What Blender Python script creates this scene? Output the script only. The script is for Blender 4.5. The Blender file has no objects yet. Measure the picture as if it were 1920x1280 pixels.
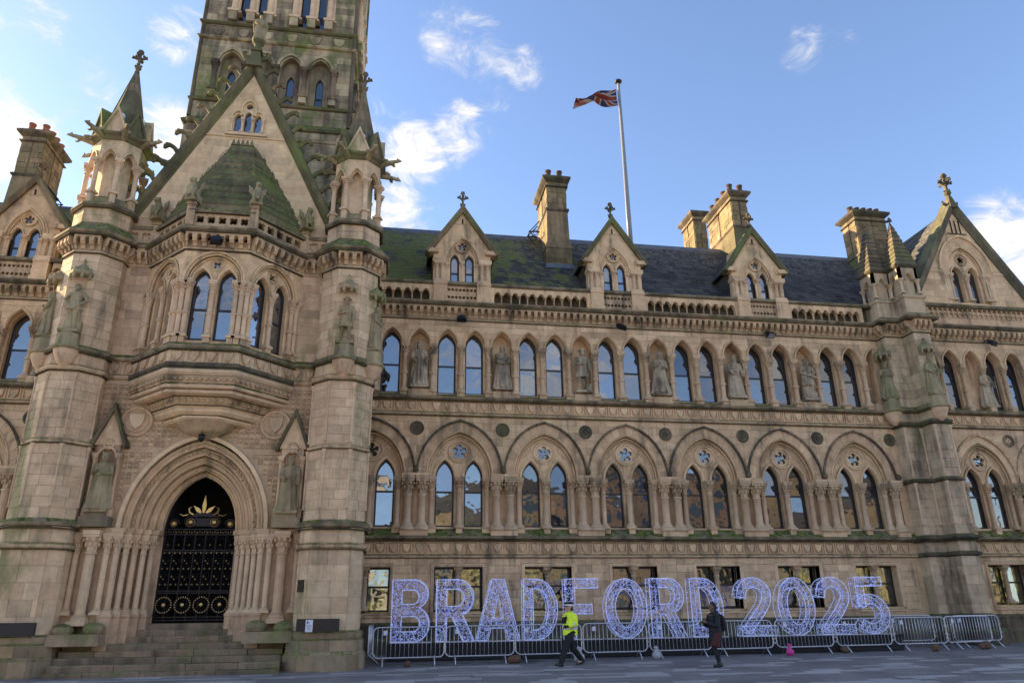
import bpy, bmesh, math, random
from mathutils import Vector, Matrix, noise as mnoise
R = math.radians
random.seed(7)
scene = bpy.context.scene
C0 = scene.collection
bpy.context.preferences.edit.use_global_undo = False

# ------------------------------------------------------------------ camera
PITCH, YAW, ROLL = 0.354219329, 0.164285902, -0.0129919551
BAY = 3.32
CAM = Vector((-0.264254337*BAY, -8.37976637*BAY, 1.245))
cp, sp, cy, sy = math.cos(PITCH), math.sin(PITCH), math.cos(YAW), math.sin(YAW)
FW = Vector((sy*cp, cy*cp, sp)); RT = Vector((cy, -sy, 0)); UP = RT.cross(FW)
RT, UP = math.cos(ROLL)*RT+math.sin(ROLL)*UP, -math.sin(ROLL)*RT+math.cos(ROLL)*UP
cd = bpy.data.cameras.new('camera'); cam = bpy.data.objects.new('camera', cd); C0.objects.link(cam)
cam.matrix_world = Matrix(((RT.x, UP.x, -FW.x, CAM.x), (RT.y, UP.y, -FW.y, CAM.y), (RT.z, UP.z, -FW.z, CAM.z), (0, 0, 0, 1)))
cd.sensor_width = 36; cd.lens = 1380/1920*36; cd.clip_start = 0.1; cd.clip_end = 3000
scene.camera = cam
def pdir(u, v):
    return (FW*1380+RT*(u-960)-UP*(v-640)).normalized()

# ------------------------------------------------------------------ light
SUN_EL, SUN_AZ = 20.0, -62.0           # azimuth clockwise from +Y
scene.view_settings.view_transform = 'Standard'
scene.view_settings.look = 'None'
scene.view_settings.exposure = 1.92
scene.view_settings.gamma = 1
scene.view_settings.use_curve_mapping = False
sd = Vector((math.sin(R(SUN_AZ))*math.cos(R(SUN_EL)), math.cos(R(SUN_AZ))*math.cos(R(SUN_EL)), math.sin(R(SUN_EL))))
sl = bpy.data.lights.new('sun', 'SUN'); so = bpy.data.objects.new('sun', sl); C0.objects.link(so)
sl.energy = 4.0; sl.angle = R(0.5); sl.color = (1, 0.74, 0.45)
so.rotation_euler = sd.to_track_quat('Z', 'Y').to_euler()
so.location = sd*200

world = bpy.data.worlds.new('World'); scene.world = world; world.use_nodes = True
def build_world():
    nt = world.node_tree; N = nt.nodes; L = nt.links
    N.clear()
    out = N.new('ShaderNodeOutputWorld'); bg = N.new('ShaderNodeBackground'); bg.inputs['Strength'].default_value = 0.15
    sky = N.new('ShaderNodeTexSky'); sky.sky_type = 'NISHITA'; sky.sun_disc = False
    sky.sun_elevation = R(SUN_EL); sky.sun_rotation = R(SUN_AZ); sky.altitude = 150
    sky.air_density = 1.0; sky.dust_density = 0.6; sky.ozone_density = 2.2
    tc = N.new('ShaderNodeTexCoord')
    def vm(op, a, b=None):
        n = N.new('ShaderNodeVectorMath'); n.operation = op
        L.new(a, n.inputs[0])
        if b is not None:
            if hasattr(b, 'links'): L.new(b, n.inputs[1])
            else: n.inputs[1].default_value = b
        return n
    def mt(op, a, b=None, c=None, clamp=False):
        n = N.new('ShaderNodeMath'); n.operation = op; n.use_clamp = clamp
        for i, x in enumerate((a, b, c)):
            if x is None: continue
            if hasattr(x, 'links'): L.new(x, n.inputs[i])
            else: n.inputs[i].default_value = x
        return n.outputs[0]
    d = vm('NORMALIZE', tc.outputs['Generated']).outputs[0]
    # clouds: groups of soft discs on the sky, broken up by noise
    blobs = [((20, 250), 3.2, 1.1), ((40, 300), 2.4, .9), ((-50, 240), 4.5, 1.), ((335, 65), 2.2, .72), ((372, 90), 1.6, .6), ((318, 250), 2.6, 1.0), ((300, 215), 1.6, .7), ((150, 185), 3.2, .45), ((110, 175), 2, .4), ((40, 10), 3, .5),
             ((775, 290), 3.0, 1.1), ((860, 250), 2.6, .95), ((738, 400), 3.0, 1.1), ((700, 225), 1.8, .7), ((850, 68), 3.0, .72), ((900, 98), 2.4, .72), ((980, 128), 1.7, .72), ((905, 48), 1.6, .62), ((935, 115), 1.6, .66), ((925, 185), 1.6, .45),
             ((1505, 90), 1.7, .62), ((1490, 96), 1.2, .5), ((1580, 80), 2.2, .3), ((1880, 440), 3.0, 1.0), ((1940, 470), 4.0, 1.15), ((1915, 420), 2.0, .9), ((2100, 470), 5, 1.0)]
    # unseen clouds added beyond the frame, larger and denser to brighten the facade
    rnd = random.Random(5)
    extra = []
    for k in range(44):
        az = rnd.uniform(0, 360); el = rnd.uniform(8, 60)
        v = Vector((math.sin(R(az))*math.cos(R(el)), math.cos(R(az))*math.cos(R(el)), math.sin(R(el))))
        if v.dot(FW) > 0.62: continue
        extra.append((v, rnd.uniform(5, 13), rnd.uniform(.7, 1.1)))
    tot = None
    for b in [(pdir(*p), r, w) for p, r, w in blobs]+extra:
        c, r, w = b
        dp = vm('DOT_PRODUCT', d, tuple(c)).outputs['Value']
        mr = N.new('ShaderNodeMapRange'); mr.interpolation_type = 'SMOOTHSTEP'
        L.new(dp, mr.inputs[0]); mr.inputs[1].default_value = math.cos(R(r*1.25)); mr.inputs[2].default_value = 1.0
        mr.inputs[3].default_value = 0; mr.inputs[4].default_value = w
        tot = mr.outputs[0] if tot is None else mt('MAXIMUM', tot, mr.outputs[0])
    mp = N.new('ShaderNodeMapping'); mp.inputs['Scale'].default_value = (1, 1, 1.7); mp.inputs['Rotation'].default_value = (0, R(-14), 0)
    L.new(d, mp.inputs[0])
    no = N.new('ShaderNodeTexNoise'); no.inputs['Scale'].default_value = 19; no.inputs['Detail'].default_value = 12; no.inputs['Roughness'].default_value = .66; no.inputs['Distortion'].default_value = .6
    L.new(mp.outputs[0], no.inputs['Vector'])
    dens = mt('ADD', tot, mt('MULTIPLY', mt('SUBTRACT', no.outputs['Fac'], .5), 2.6))
    mr = N.new('ShaderNodeMapRange'); mr.interpolation_type = 'SMOOTHSTEP'; L.new(dens, mr.inputs[0])
    mr.inputs[1].default_value = .24; mr.inputs[2].default_value = 1.4
    gate = mt('MULTIPLY', tot, 3.0, clamp=True)
    alpha = mt('MULTIPLY', mt('MULTIPLY', mr.outputs[0], gate), .93)
    # clouds are brighter towards the sun
    sdot = vm('DOT_PRODUCT', d, tuple(sd)).outputs['Value']
    sb = N.new('ShaderNodeMapRange'); L.new(sdot, sb.inputs[0]); sb.inputs[1].default_value = -1; sb.inputs[2].default_value = .9; sb.inputs[3].default_value = .95; sb.inputs[4].default_value = 1.0
    cc = N.new('ShaderNodeMix'); cc.data_type = 'RGBA'; L.new(mr.outputs[0], cc.inputs[0])
    cc.inputs[6].default_value = (1.35, 1.4, 1.6, 1); cc.inputs[7].default_value = (2.5, 2.3, 2.0, 1)
    cs = vm('SCALE', cc.outputs[2]); L.new(sb.outputs[0], cs.inputs['Scale'])
    mx = N.new('ShaderNodeMix'); mx.data_type = 'RGBA'
    tint = N.new('ShaderNodeMix'); tint.data_type = 'RGBA'; tint.blend_type = 'MULTIPLY'; tint.inputs[0].default_value = 1
    L.new(sky.outputs[0], tint.inputs[6]); tint.inputs[7].default_value = SKYTINT
    L.new(alpha, mx.inputs[0]); L.new(tint.outputs[2], mx.inputs[6]); L.new(cs.outputs[0], mx.inputs[7])
    L.new(mx.outputs[2], bg.inputs['Color']); L.new(bg.outputs[0], out.inputs[0])
SKYTINT = (.62, .59, .62, 1)
build_world()

# ------------------------------------------------------------------ mesh builder
class M:
    def __init__(s): s.v = []; s.f = []; s.t = []
    def add(s, vs, fs, tone=0.0, q=None):
        n = len(s.v)
        s.v += [tuple(a) for a in vs]; s.f += [tuple(i+n for i in f) for f in fs]; s.t += [tone]*len(fs)
        return s
    def box(s, x0, x1, y0, y1, z0, z1, tone=0.0):
        return s.add([(x0, y0, z0), (x1, y0, z0), (x1, y1, z0), (x0, y1, z0), (x0, y0, z1), (x1, y0, z1), (x1, y1, z1), (x0, y1, z1)],
                     [(0, 3, 2, 1), (4, 5, 6, 7), (0, 1, 5, 4), (1, 2, 6, 5), (2, 3, 7, 6), (3, 0, 4, 7)], tone)
    def frus(s, x0, x1, y0, y1, z0, z1, i0, i1=None, tone=0.0):
        """box whose top is inset by i0 in x and i1 in y"""
        i1 = i0 if i1 is None else i1
        return s.add([(x0, y0, z0), (x1, y0, z0), (x1, y1, z0), (x0, y1, z0), (x0+i0, y0+i1, z1), (x1-i0, y0+i1, z1), (x1-i0, y1-i1, z1), (x0+i0, y1-i1, z1)],
                     [(0, 3, 2, 1), (4, 5, 6, 7), (0, 1, 5, 4), (1, 2, 6, 5), (2, 3, 7, 6), (3, 0, 4, 7)], tone)
    def prism(s, poly, y0, y1, tone=0.0, bev=0.0):
        """poly: (x,z) ccw seen from the front; front at y0, back at y1"""
        q_ = [p for i, p in enumerate(poly) if math.hypot(p[0]-poly[i-1][0], p[1]-poly[i-1][1]) > 1e-4]
        poly = [p for i, p in enumerate(q_) if abs((p[0]-q_[i-1][0])*(q_[(i+1) % len(q_)][1]-p[1])-(p[1]-q_[i-1][1])*(q_[(i+1) % len(q_)][0]-p[0])) > 1e-7]
        n = len(poly)
        if n < 3: return s
        if bev:
            cx = sum(p[0] for p in poly)/n; cz = sum(p[1] for p in poly)/n
            def sh(p):
                l = math.hypot(p[0]-cx, p[1]-cz) or 1
                return (p[0]-(p[0]-cx)/l*bev, p[1]-(p[1]-cz)/l*bev)
            a = [sh(p) for p in poly]
            vs = [(p[0], y0, p[1]) for p in a]+[(p[0], y0+bev, p[1]) for p in poly]+[(p[0], y1, p[1]) for p in poly]
            fs = [tuple(range(n))]+[(i, n+i, n+(i+1) % n, (i+1) % n) for i in range(n)]+[(n+i, 2*n+i, 2*n+(i+1) % n, n+(i+1) % n) for i in range(n)]
            return s.add(vs, fs, tone)
        vs = [(p[0], y0, p[1]) for p in poly]+[(p[0], y1, p[1]) for p in poly]
        fs = [tuple(range(n)), tuple(range(2*n-1, n-1, -1))]+[(i, n+i, n+(i+1) % n, (i+1) % n) for i in range(n)]
        return s.add(vs, fs, tone)
    def strip(s, path, prof, closed=False, tone=0.0):
        """sweep prof [(n,y)] along path [(x,z)] in the wall plane; n = offset to the left-hand (outer) side"""
        P = path; k = len(P); m = len(prof); vs = []
        for i in range(k):
            a = P[i-1] if (i > 0 or closed) else None; b = P[(i+1) % k] if (i < k-1 or closed) else None
            def nr(p, q):
                dx, dz = q[0]-p[0], q[1]-p[1]; l = math.hypot(dx, dz) or 1; return (-dz/l, dx/l)
            if a is None: n = nr(P[i], b)
            elif b is None: n = nr(a, P[i])
            else:
                n1, n2 = nr(a, P[i]), nr(P[i], b); d = 1+n1[0]*n2[0]+n1[1]*n2[1]; d = max(d, .25)
                n = ((n1[0]+n2[0])/d, (n1[1]+n2[1])/d)
            vs += [(P[i][0]+n[0]*o, y, P[i][1]+n[1]*o) for o, y in prof]
        fs = []
        for i in range(k if closed else k-1):
            j = (i+1) % k
            for q in range(m-1): fs.append((i*m+q, j*m+q, j*m+q+1, i*m+q+1))
        if not closed: fs += [tuple(range(m-1, -1, -1)), tuple((k-1)*m+q for q in range(m))]
        return s.add(vs, fs, tone)
    def plan(s, path, prof, closed=False, tone=0.0, cap=True):
        """sweep prof [(out,z)] along a plan path [(x,y)]; outward = right-hand side of travel"""
        P = path; k = len(P); m = len(prof); vs = []
        for i in range(k):
            a = P[i-1] if (i > 0 or closed) else None; b = P[(i+1) % k] if (i < k-1 or closed) else None
            def nr(p, q):
                dx, dy = q[0]-p[0], q[1]-p[1]; l = math.hypot(dx, dy) or 1; return (dy/l, -dx/l)
            if a is None: n = nr(P[i], b)
            elif b is None: n = nr(a, P[i])
            else:
                n1, n2 = nr(a, P[i]), nr(P[i], b); d = 1+n1[0]*n2[0]+n1[1]*n2[1]; d = max(d, .25)
                n = ((n1[0]+n2[0])/d, (n1[1]+n2[1])/d)
            vs += [(P[i][0]+n[0]*o, P[i][1]+n[1]*o, z) for o, z in prof]
        fs = []
        for i in range(k if closed else k-1):
            j = (i+1) % k
            for q in range(m-1): fs.append((i*m+q, j*m+q, j*m+q+1, i*m+q+1))
        if not closed and cap: fs += [tuple(range(m-1, -1, -1)), tuple((k-1)*m+q for q in range(m))]
        if closed and cap:
            fs += [tuple(i*m+m-1 for i in range(k)), tuple(i*m for i in range(k-1, -1, -1))]
        return s.add(vs, fs, tone)
    def lathe(s, prof, cx=0, cy_=0, n=12, tone=0.0, rot=0.0, wob=None):
        vs = []; m = len(prof)
        for j in range(n):
            a = 2*math.pi*j/n+rot
            for r, z in prof:
                rr = r*(wob(a, z) if wob else 1)
                vs.append((cx+rr*math.cos(a), cy_+rr*math.sin(a), z))
        fs = []
        for j in range(n):
            k = (j+1) % n
            for q in range(m-1): fs.append((j*m+q, k*m+q, k*m+q+1, j*m+q+1))
        fs += [tuple(j*m+m-1 for j in range(n)), tuple(j*m for j in range(n-1, -1, -1))]
        return s.add(vs, fs, tone)
    def tube(s, pts, r, n=6, tone=0.0, caps=True):
        pts = [Vector(p) for p in pts]; k = len(pts)
        rs = r if isinstance(r, (list, tuple)) else [r]*k
        vs = []; ref = None
        for i in range(k):
            t = (pts[min(i+1, k-1)]-pts[max(i-1, 0)])
            if t.length < 1e-9: t = Vector((0, 0, 1))
            t.normalize()
            if ref is None:
                ref = t.cross(Vector((0, 0, 1)) if abs(t.z) < .9 else Vector((1, 0, 0))).normalized()
            ref = (ref-t*ref.dot(t)).normalized(); b = t.cross(ref)
            for j in range(n):
                a = 2*math.pi*j/n
                vs.append(tuple(pts[i]+(ref*math.cos(a)+b*math.sin(a))*rs[i]))
        fs = [(i*n+j, i*n+(j+1) % n, (i+1)*n+(j+1) % n, (i+1)*n+j) for i in range(k-1) for j in range(n)]
        if caps: fs += [tuple(range(n-1, -1, -1)), tuple((k-1)*n+j for j in range(n))]
        return s.add(vs, fs, tone)
    def ell(s, c, r, n=10, m=7, tone=0.0, rot=None):
        vs = []; c = Vector(c)
        for i in range(1, m):
            ph = math.pi*i/m
            for j in range(n):
                a = 2*math.pi*j/n; q = Vector((r[0]*math.sin(ph)*math.cos(a), r[1]*math.sin(ph)*math.sin(a), r[2]*math.cos(ph)))
                if rot is not None: q = rot @ q
                vs.append(c+q)
        t = Vector((0, 0, r[2])); 
        if rot is not None: t = rot @ t
        vs += [c+t, c-t]; a = (m-1)*n
        fs = [(i*n+j, (i+1)*n+j, (i+1)*n+(j+1) % n, i*n+(j+1) % n) for i in range(m-2) for j in range(n)]
        fs += [(a, j, (j+1) % n) for j in range(n)]+[(a+1, (m-2)*n+(j+1) % n, (m-2)*n+j) for j in range(n)]
        return s.add(vs, fs, tone)
    def tor(s, c, Rr, r, n=20, m=5, y=True, tone=0.0):
        """ring; in the wall plane when y"""
        pts = []
        for i in range(n):
            a = 2*math.pi*i/n
            for j in range(m):
                b = 2*math.pi*j/m; q = Rr+r*math.cos(b); h = r*math.sin(b)
                pts.append((c[0]+q*math.cos(a), c[1]+h, c[2]+q*math.sin(a)) if y else (c[0]+q*math.cos(a), c[1]+q*math.sin(a), c[2]+h))
        fs = [(i*m+j, ((i+1) % n)*m+j, ((i+1) % n)*m+(j+1) % m, i*m+(j+1) % m) for i in range(n) for j in range(m)]
        return s.add(pts, fs, tone)
    def merge(s, o, dx=0, dy=0, dz=0, rz=0.0, sc=1.0, tone=None):
        n = len(s.v); c, q = math.cos(rz), math.sin(rz)
        s.v += [((x*c-y*q)*sc+dx, (x*q+y*c)*sc+dy, z*sc+dz) for x, y, z in o.v]
        s.f += [tuple(i+n for i in f) for f in o.f]; s.t += (list(o.t) if tone is None else [tone]*len(o.f))
        return s
    def mirror(s):
        s.v = [(-x, y, z) for x, y, z in s.v]; s.f = [tuple(reversed(f)) for f in s.f]; return s
    def mesh(s, name, mat, smooth=False):
        me = bpy.data.meshes.new(name); me.from_pydata(s.v, [], s.f)
        if any(s.t):
            at = me.attributes.new('tone', 'FLOAT', 'FACE'); at.data.foreach_set('value', s.t)
        if mat: me.materials.append(mat)
        if smooth: me.polygons.foreach_set('use_smooth', [True]*len(me.polygons))
        me.update()
        return me
    def obj(s, name, mat, parent=None, smooth=False, **k):
        return place(s.mesh(name, mat, smooth), name, parent, **k)

WM = {}
def wm(o): return WM[o.name]
def place(me, name, parent=None, loc=(0, 0, 0), rz=0.0, mw=None, kind=None, label=None, cat=None, group=None):
    o = bpy.data.objects.new(name, me); C0.objects.link(o)
    m = mw if mw is not None else Matrix.Translation(loc) @ Matrix.Rotation(rz, 4, 'Z')
    WM[o.name] = m
    if parent is not None:
        o.parent = parent; o.matrix_parent_inverse = wm(parent).inverted()
    o.matrix_basis = m
    if kind: o['kind'] = kind
    if label: o['label'] = label
    if cat: o['category'] = cat
    if group: o['group'] = group
    return o
def empty(name, loc=(0, 0, 0), rz=0.0, parent=None, **k):
    return place(None, name, parent, loc, rz, **k)
def copy_tree(o, mw, parent=None, **k):
    """copy a thing or part with its children to the world matrix mw"""
    c = o.copy(); C0.objects.link(c); old = wm(o); WM[c.name] = mw
    if parent is not None: c.parent = parent; c.matrix_parent_inverse = wm(parent).inverted()
    c.matrix_basis = mw
    for ch in [x for x in bpy.data.objects if x.parent == o]:
        copy_tree(ch, mw @ old.inverted() @ wm(ch), c)
    for a, b in k.items(): c[a] = b
    return c
def TR(x, y, z, rz=0.0): return Matrix.Translation((x, y, z)) @ Matrix.Rotation(rz, 4, 'Z')

def remesh(m, vox, mat, name, smooth_it=2, parent=None, **k):
    """fuse overlapping shapes into one continuous skin"""
    me = bpy.data.meshes.new('tmp'); me.from_pydata(m.v, [], m.f)
    o = bpy.data.objects.new('tmp', me); C0.objects.link(o)
    md = o.modifiers.new('r', 'REMESH'); md.mode = 'VOXEL'; md.voxel_size = vox
    if smooth_it:
        sm = o.modifiers.new('s', 'SMOOTH'); sm.iterations = smooth_it; sm.factor = .5
    dg = bpy.context.evaluated_depsgraph_get(); dg.update()
    res = bpy.data.meshes.new_from_object(o.evaluated_get(dg))
    bpy.data.objects.remove(o); bpy.data.meshes.remove(me)
    res.name = name; res.materials.clear(); res.materials.append(mat)
    res.polygons.foreach_set('use_smooth', [True]*len(res.polygons))
    return res

# ---- arches
def arch(cx, zs, a, h, n=6):
    """curve points from the left springing over the apex to the right springing (x,z)"""
    r = (a*a+h*h)/(2*a) if h >= a else None
    pts = []
    if r:
        th = math.asin(min(1, h/r))
        for i in range(n+1):
            t = th*i/n; pts.append((cx-a+r-r*math.cos(t), zs+r*math.sin(t)))
        if a >= .8:      # the great arches are fuller in the shoulder
            pts = [(x*.5+.5*(cx-a*math.cos(math.pi/2*i/n)), z*.5+.5*(zs+h*math.sin(math.pi/2*i/n)*.985)) for i, (x, z) in enumerate(pts)]; pts[-1] = (cx, zs+h)
        pts += [(2*cx-x, z) for x, z in reversed(pts[:-1])]
    else:
        for i in range(2*n+1):
            t = math.pi*(1-i/(2*n)); pts.append((cx+a*math.cos(t), zs+h*math.sin(t)))
    return pts
def opening(cx, z0, zs, a, h, n=6):
    """convex opening polygon, counter-clockwise seen from the front (x right, z up)"""
    return [(cx-a, z0), (cx+a, z0)]+list(reversed(arch(cx, zs, a, h, n)))
def circ(cx, cz, r, n=14):
    return [(cx+r*math.cos(2*math.pi*i/n), cz+r*math.sin(2*math.pi*i/n)) for i in range(n)]
def clip(poly, p, q, keep_left):
    out = []; k = len(poly)
    def sd_(a): 
        s_ = (q[0]-p[0])*(a[1]-p[1])-(q[1]-p[1])*(a[0]-p[0])
        return s_ if keep_left else -s_
    for i in range(k):
        a, b = poly[i], poly[(i+1) % k]; sa, sb = sd_(a), sd_(b)
        if sa >= -1e-9: out.append(a)
        if (sa > 1e-9 and sb < -1e-9) or (sa < -1e-9 and sb > 1e-9):
            t = sa/(sa-sb); out.append((a[0]+(b[0]-a[0])*t, a[1]+(b[1]-a[1])*t))
    return out
def area(p): return .5*sum(p[i][0]*p[(i+1) % len(p)][1]-p[(i+1) % len(p)][0]*p[i][1] for i in range(len(p)))
def subtract(polys, hole):
    hx0 = min(p[0] for p in hole); hx1 = max(p[0] for p in hole); hz0 = min(p[1] for p in hole); hz1 = max(p[1] for p in hole)
    res = []
    for P in polys:
        if max(p[0] for p in P) <= hx0 or min(p[0] for p in P) >= hx1 or max(p[1] for p in P) <= hz0 or min(p[1] for p in P) >= hz1:
            res.append(P); continue
        rem = P
        for i in range(len(hole)):
            a, b = hole[i], hole[(i+1) % len(hole)]
            if math.hypot(a[0]-b[0], a[1]-b[1]) < 1e-6: continue
            o = clip(rem, a, b, False)
            if len(o) >= 3 and area(o) > 2e-5: res.append(o)
            rem = clip(rem, a, b, True)
            if len(rem) < 3 or area(rem) < 2e-5: break
    return res
def rect(x0, x1, z0, z1): return [(x0, z0), (x1, z0), (x1, z1), (x0, z1)]
def slab(m, polys, holes, y0, y1, tone=0.0):
    for h in holes: polys = subtract(polys, h)
    for p in polys: m.prism(p, y0, y1, tone)
    return m
SRND = random.Random(3)
def ashlar(x0, x1, z0, z1, ch, ln, holes=(), y=0.0, pr=.012, gap=.013, clipto=None, back=.0, rr=None):
    """stones of a coursed wall: list of (polys, centre, tone)"""
    rr = rr or SRND; res = []
    nc = max(1, round((z1-z0)/ch)); hh = (z1-z0)/nc
    for c in range(nc):
        za, zb = z0+c*hh+gap/2, z0+(c+1)*hh-gap/2
        x = x0-(rr.uniform(.2, .8)*ln if c % 2 else rr.uniform(0, .3)*ln)
        while x < x1-.02:
            l = ln*rr.uniform(.7, 1.35); a, b = max(x, x0)+gap/2, min(x+l, x1)-gap/2
            if x1-b < .12: b = x1-gap/2; l = x1-x+1
            x += l
            if b-a < .05: continue
            polys = [rect(a, b, za, zb)]
            if clipto:
                P = polys[0]
                for i in range(len(clipto)):
                    P = clip(P, clipto[i], clipto[(i+1) % len(clipto)], True)
                    if len(P) < 3: break
                if len(P) < 3 or area(P) < .004: continue
                polys = [P]
            for h in holes: polys = subtract(polys, h)
            if not polys or sum(area(p) for p in polys) < .004: continue
            res.append((polys, ((a+b)/2, (za+zb)/2), rr.random()))
    return res
STONES = []   # (size, M, mw, material, parent, name)
def proj_size(m, mw):
    us = []; vs = []
    for p in m.v[::2]:
        d = (mw @ Vector(p))-CAM; w = d.dot(FW)
        if w < 1: return 0
        us.append(960+1380*d.dot(RT)/w); vs.append(640-1380*d.dot(UP)/w)
    a = (min(max(us), 1920)-max(min(us), 0)); b = (min(max(vs), 1280)-max(min(vs), 0))
    return a*b if a > 0 and b > 0 else 0
def lay(st, mw, mat, parent, y=0.0, pr=.012, name='stone', reg=True):
    """either register the stones one by one or join them"""
    for polys, c, tone in st:
        m = M(); d = pr*(.6+.8*((tone*7.13) % 1))
        for p in polys: m.prism(p, y-d, y+.01, .02+tone*.96)
        STONES.append((proj_size(m, mw) if reg else 0, m, mw, mat, parent, name))
def flush_stones(limit):
    STONES.sort(key=lambda s: -s[0])
    rest = {}; cnt = {}
    for sz, m, mw, mat, par, name in STONES:
        if sz > 90 and cnt.get(name, 0) < limit.get(name, 0):
            cnt[name] = cnt.get(name, 0)+1
            m.obj(name, mat, par, mw=mw)
        else:
            r = rest.setdefault((par.name, mat.name, name), (M(), par, mat))
            inv = mw
            g = r[0]; n = len(g.v)
            g.v += [tuple(inv @ Vector(p)) for p in m.v]; g.f += [tuple(i+n for i in f) for f in m.f]; g.t += m.t
    names = {'stone': 'stonework', 'slate': 'slate_courses', 'paving_slab': 'paving_slabs', 'step_stone': 'step_stones'}
    for (pn, mn, name), (g, par, mat) in rest.items():
        g.obj(names.get(name, name), mat, par, kind='stuff')
# ------------------------------------------------------------------ materials
def new_mat(name):
    m = bpy.data.materials.new(name); m.use_nodes = True; nt = m.node_tree; nt.nodes.clear()
    return m, nt
class NT:
    def __init__(s, nt): s.nt = nt; s.N = nt.nodes; s.L = nt.links
    def n(s, t, **k):
        x = s.N.new(t)
        for a, b in k.items(): setattr(x, a, b)
        return x
    def set(s, inp, v):
        if hasattr(v, 'links'): s.L.new(v, inp)
        else: inp.default_value = v
    def math(s, op, a, b=0.0, clamp=False):
        x = s.n('ShaderNodeMath', operation=op, use_clamp=clamp); s.set(x.inputs[0], a); s.set(x.inputs[1], b); return x.outputs[0]
    def ss(s, v, a, b, c=0.0, d=1.0):
        x = s.n('ShaderNodeMapRange', interpolation_type='SMOOTHSTEP'); s.set(x.inputs[0], v)
        for i, q in enumerate((a, b, c, d)): x.inputs[i+1].default_value = q
        return x.outputs[0]
    def noise(s, vec, sc, det=3, ro=.55, scale=None, dist=0.0):
        if scale:
            mp = s.n('ShaderNodeMapping'); s.L.new(vec, mp.inputs[0]); mp.inputs['Scale'].default_value = scale; vec = mp.outputs[0]
        x = s.n('ShaderNodeTexNoise'); s.L.new(vec, x.inputs['Vector']); x.inputs['Scale'].default_value = sc; x.inputs['Detail'].default_value = det; x.inputs['Roughness'].default_value = ro; x.inputs['Distortion'].default_value = dist
        return x.outputs['Fac']
    def mix(s, f, a, b, mode='MIX'):
        x = s.n('ShaderNodeMix', data_type='RGBA', blend_type=mode); s.set(x.inputs[0], f)
        for i, q in ((6, a), (7, b)):
            if hasattr(q, 'links'): s.L.new(q, x.inputs[i])
            else: x.inputs[i].default_value = (*q, 1) if len(q) == 3 else q
        return x.outputs[2]
    def out(s, sh):
        o = s.n('ShaderNodeOutputMaterial'); s.L.new(sh, o.inputs[0]); return o
def stone_mat(name, base, alt, dark=(.045, .04, .034), soot=.5, algae=.3, moss=1.0, var=.5, sootlo=.55, rough=.9, bump=.5, pink=.3, green=(.12, .15, .035)):
    m, nt = new_mat(name); g = NT(nt)
    geo = g.n('ShaderNodeNewGeometry'); pos = geo.outputs['Position']
    at = g.n('ShaderNodeAttribute', attribute_name='tone'); oi = g.n('ShaderNodeObjectInfo')
    t = g.math('FRACT', g.math('ADD', at.outputs['Fac'], g.math('MULTIPLY', oi.outputs['Random'], 3.7)))
    t2 = g.math('FRACT', g.math('MULTIPLY', g.math('ADD', at.outputs['Fac'], g.math('MULTIPLY', oi.outputs['Random'], 1.3)), 7.31))
    big = g.noise(pos, .45, 4, .6); mid = g.noise(pos, 2.6, 5, .65); fine = g.noise(pos, 34, 3, .6)
    streak = g.noise(pos, 1.0, 5, .62, scale=(2.3, 2.3, .33))
    col = g.mix(g.ss(t, .1, .95, 0, var), base, alt)
    col = g.mix(g.math('MULTIPLY', g.ss(t2, .55, 1.0), pink), col, (.5, .32, .2))
    col = g.mix(g.ss(big, .42, .68, 0, .45*pink+.1), col, (.5, .345, .225))
    col = g.mix(g.math('MULTIPLY', g.ss(t2, .02, .1, 1, 0), var*.75), col, (base[0]*.5, base[1]*.5, base[2]*.52))
    col = g.mix(g.math('MULTIPLY', g.ss(t, .9, .96), var*.5), col, (base[0]*1.12, base[1]*1.16, base[2]*1.22))
    # grain
    col = g.mix(.6, col, g.mix(g.ss(mid, .3, .75), (.78, .77, .75), (1.26, 1.24, 1.2)), 'MULTIPLY')
    col = g.mix(.35, col, g.mix(g.ss(fine, .3, .7), (.8, .8, .8), (1.22, 1.22, 1.22)), 'MULTIPLY')
    # soot and rain streaks
    so_ = g.math('ADD', g.math('MULTIPLY', streak, .6), g.math('MULTIPLY', g.noise(pos, .8, 6, .7), .4))
    col = g.mix(g.ss(so_, sootlo-.07, sootlo+.13, 0, soot), col, dark)
    # algae bloom, moss on what faces the sky
    alg = g.noise(pos, .55, 5, .65, scale=(1.2, 1.2, .6)); 
    col = g.mix(g.math('MULTIPLY', g.ss(alg, .5, .68), algae), col, (.15, .175, .06))
    nz = g.n('ShaderNodeSeparateXYZ'); g.L.new(geo.outputs['Normal'], nz.inputs[0])
    mo = g.math('MULTIPLY', g.ss(nz.outputs['Z'], .16, .6), g.ss(g.noise(pos, 2.6, 8, .75), .42, .54))
    mcol = g.mix(g.ss(g.noise(pos, 7, 6, .75), .4, .62), (green[0]*.3, green[1]*.3, green[2]*.4), (green[0]*1.35, green[1]*1.45, green[2]))
    col = g.mix(g.math('MULTIPLY', mo, moss), col, mcol)
    b = g.n('ShaderNodeBump'); b.inputs['Strength'].default_value = bump; b.inputs['Distance'].default_value = .012
    g.L.new(g.math('ADD', g.math('MULTIPLY', fine, .5), g.math('MULTIPLY', g.noise(pos, 9, 4, .7), .9)), b.inputs['Height'])
    p = g.n('ShaderNodeBsdfPrincipled'); g.L.new(col, p.inputs['Base Color']); p.inputs['Roughness'].default_value = rough; g.L.new(b.outputs[0], p.inputs['Normal'])
    p.inputs['Specular IOR Level'].default_value = .25
    g.out(p.outputs[0]); return m
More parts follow.
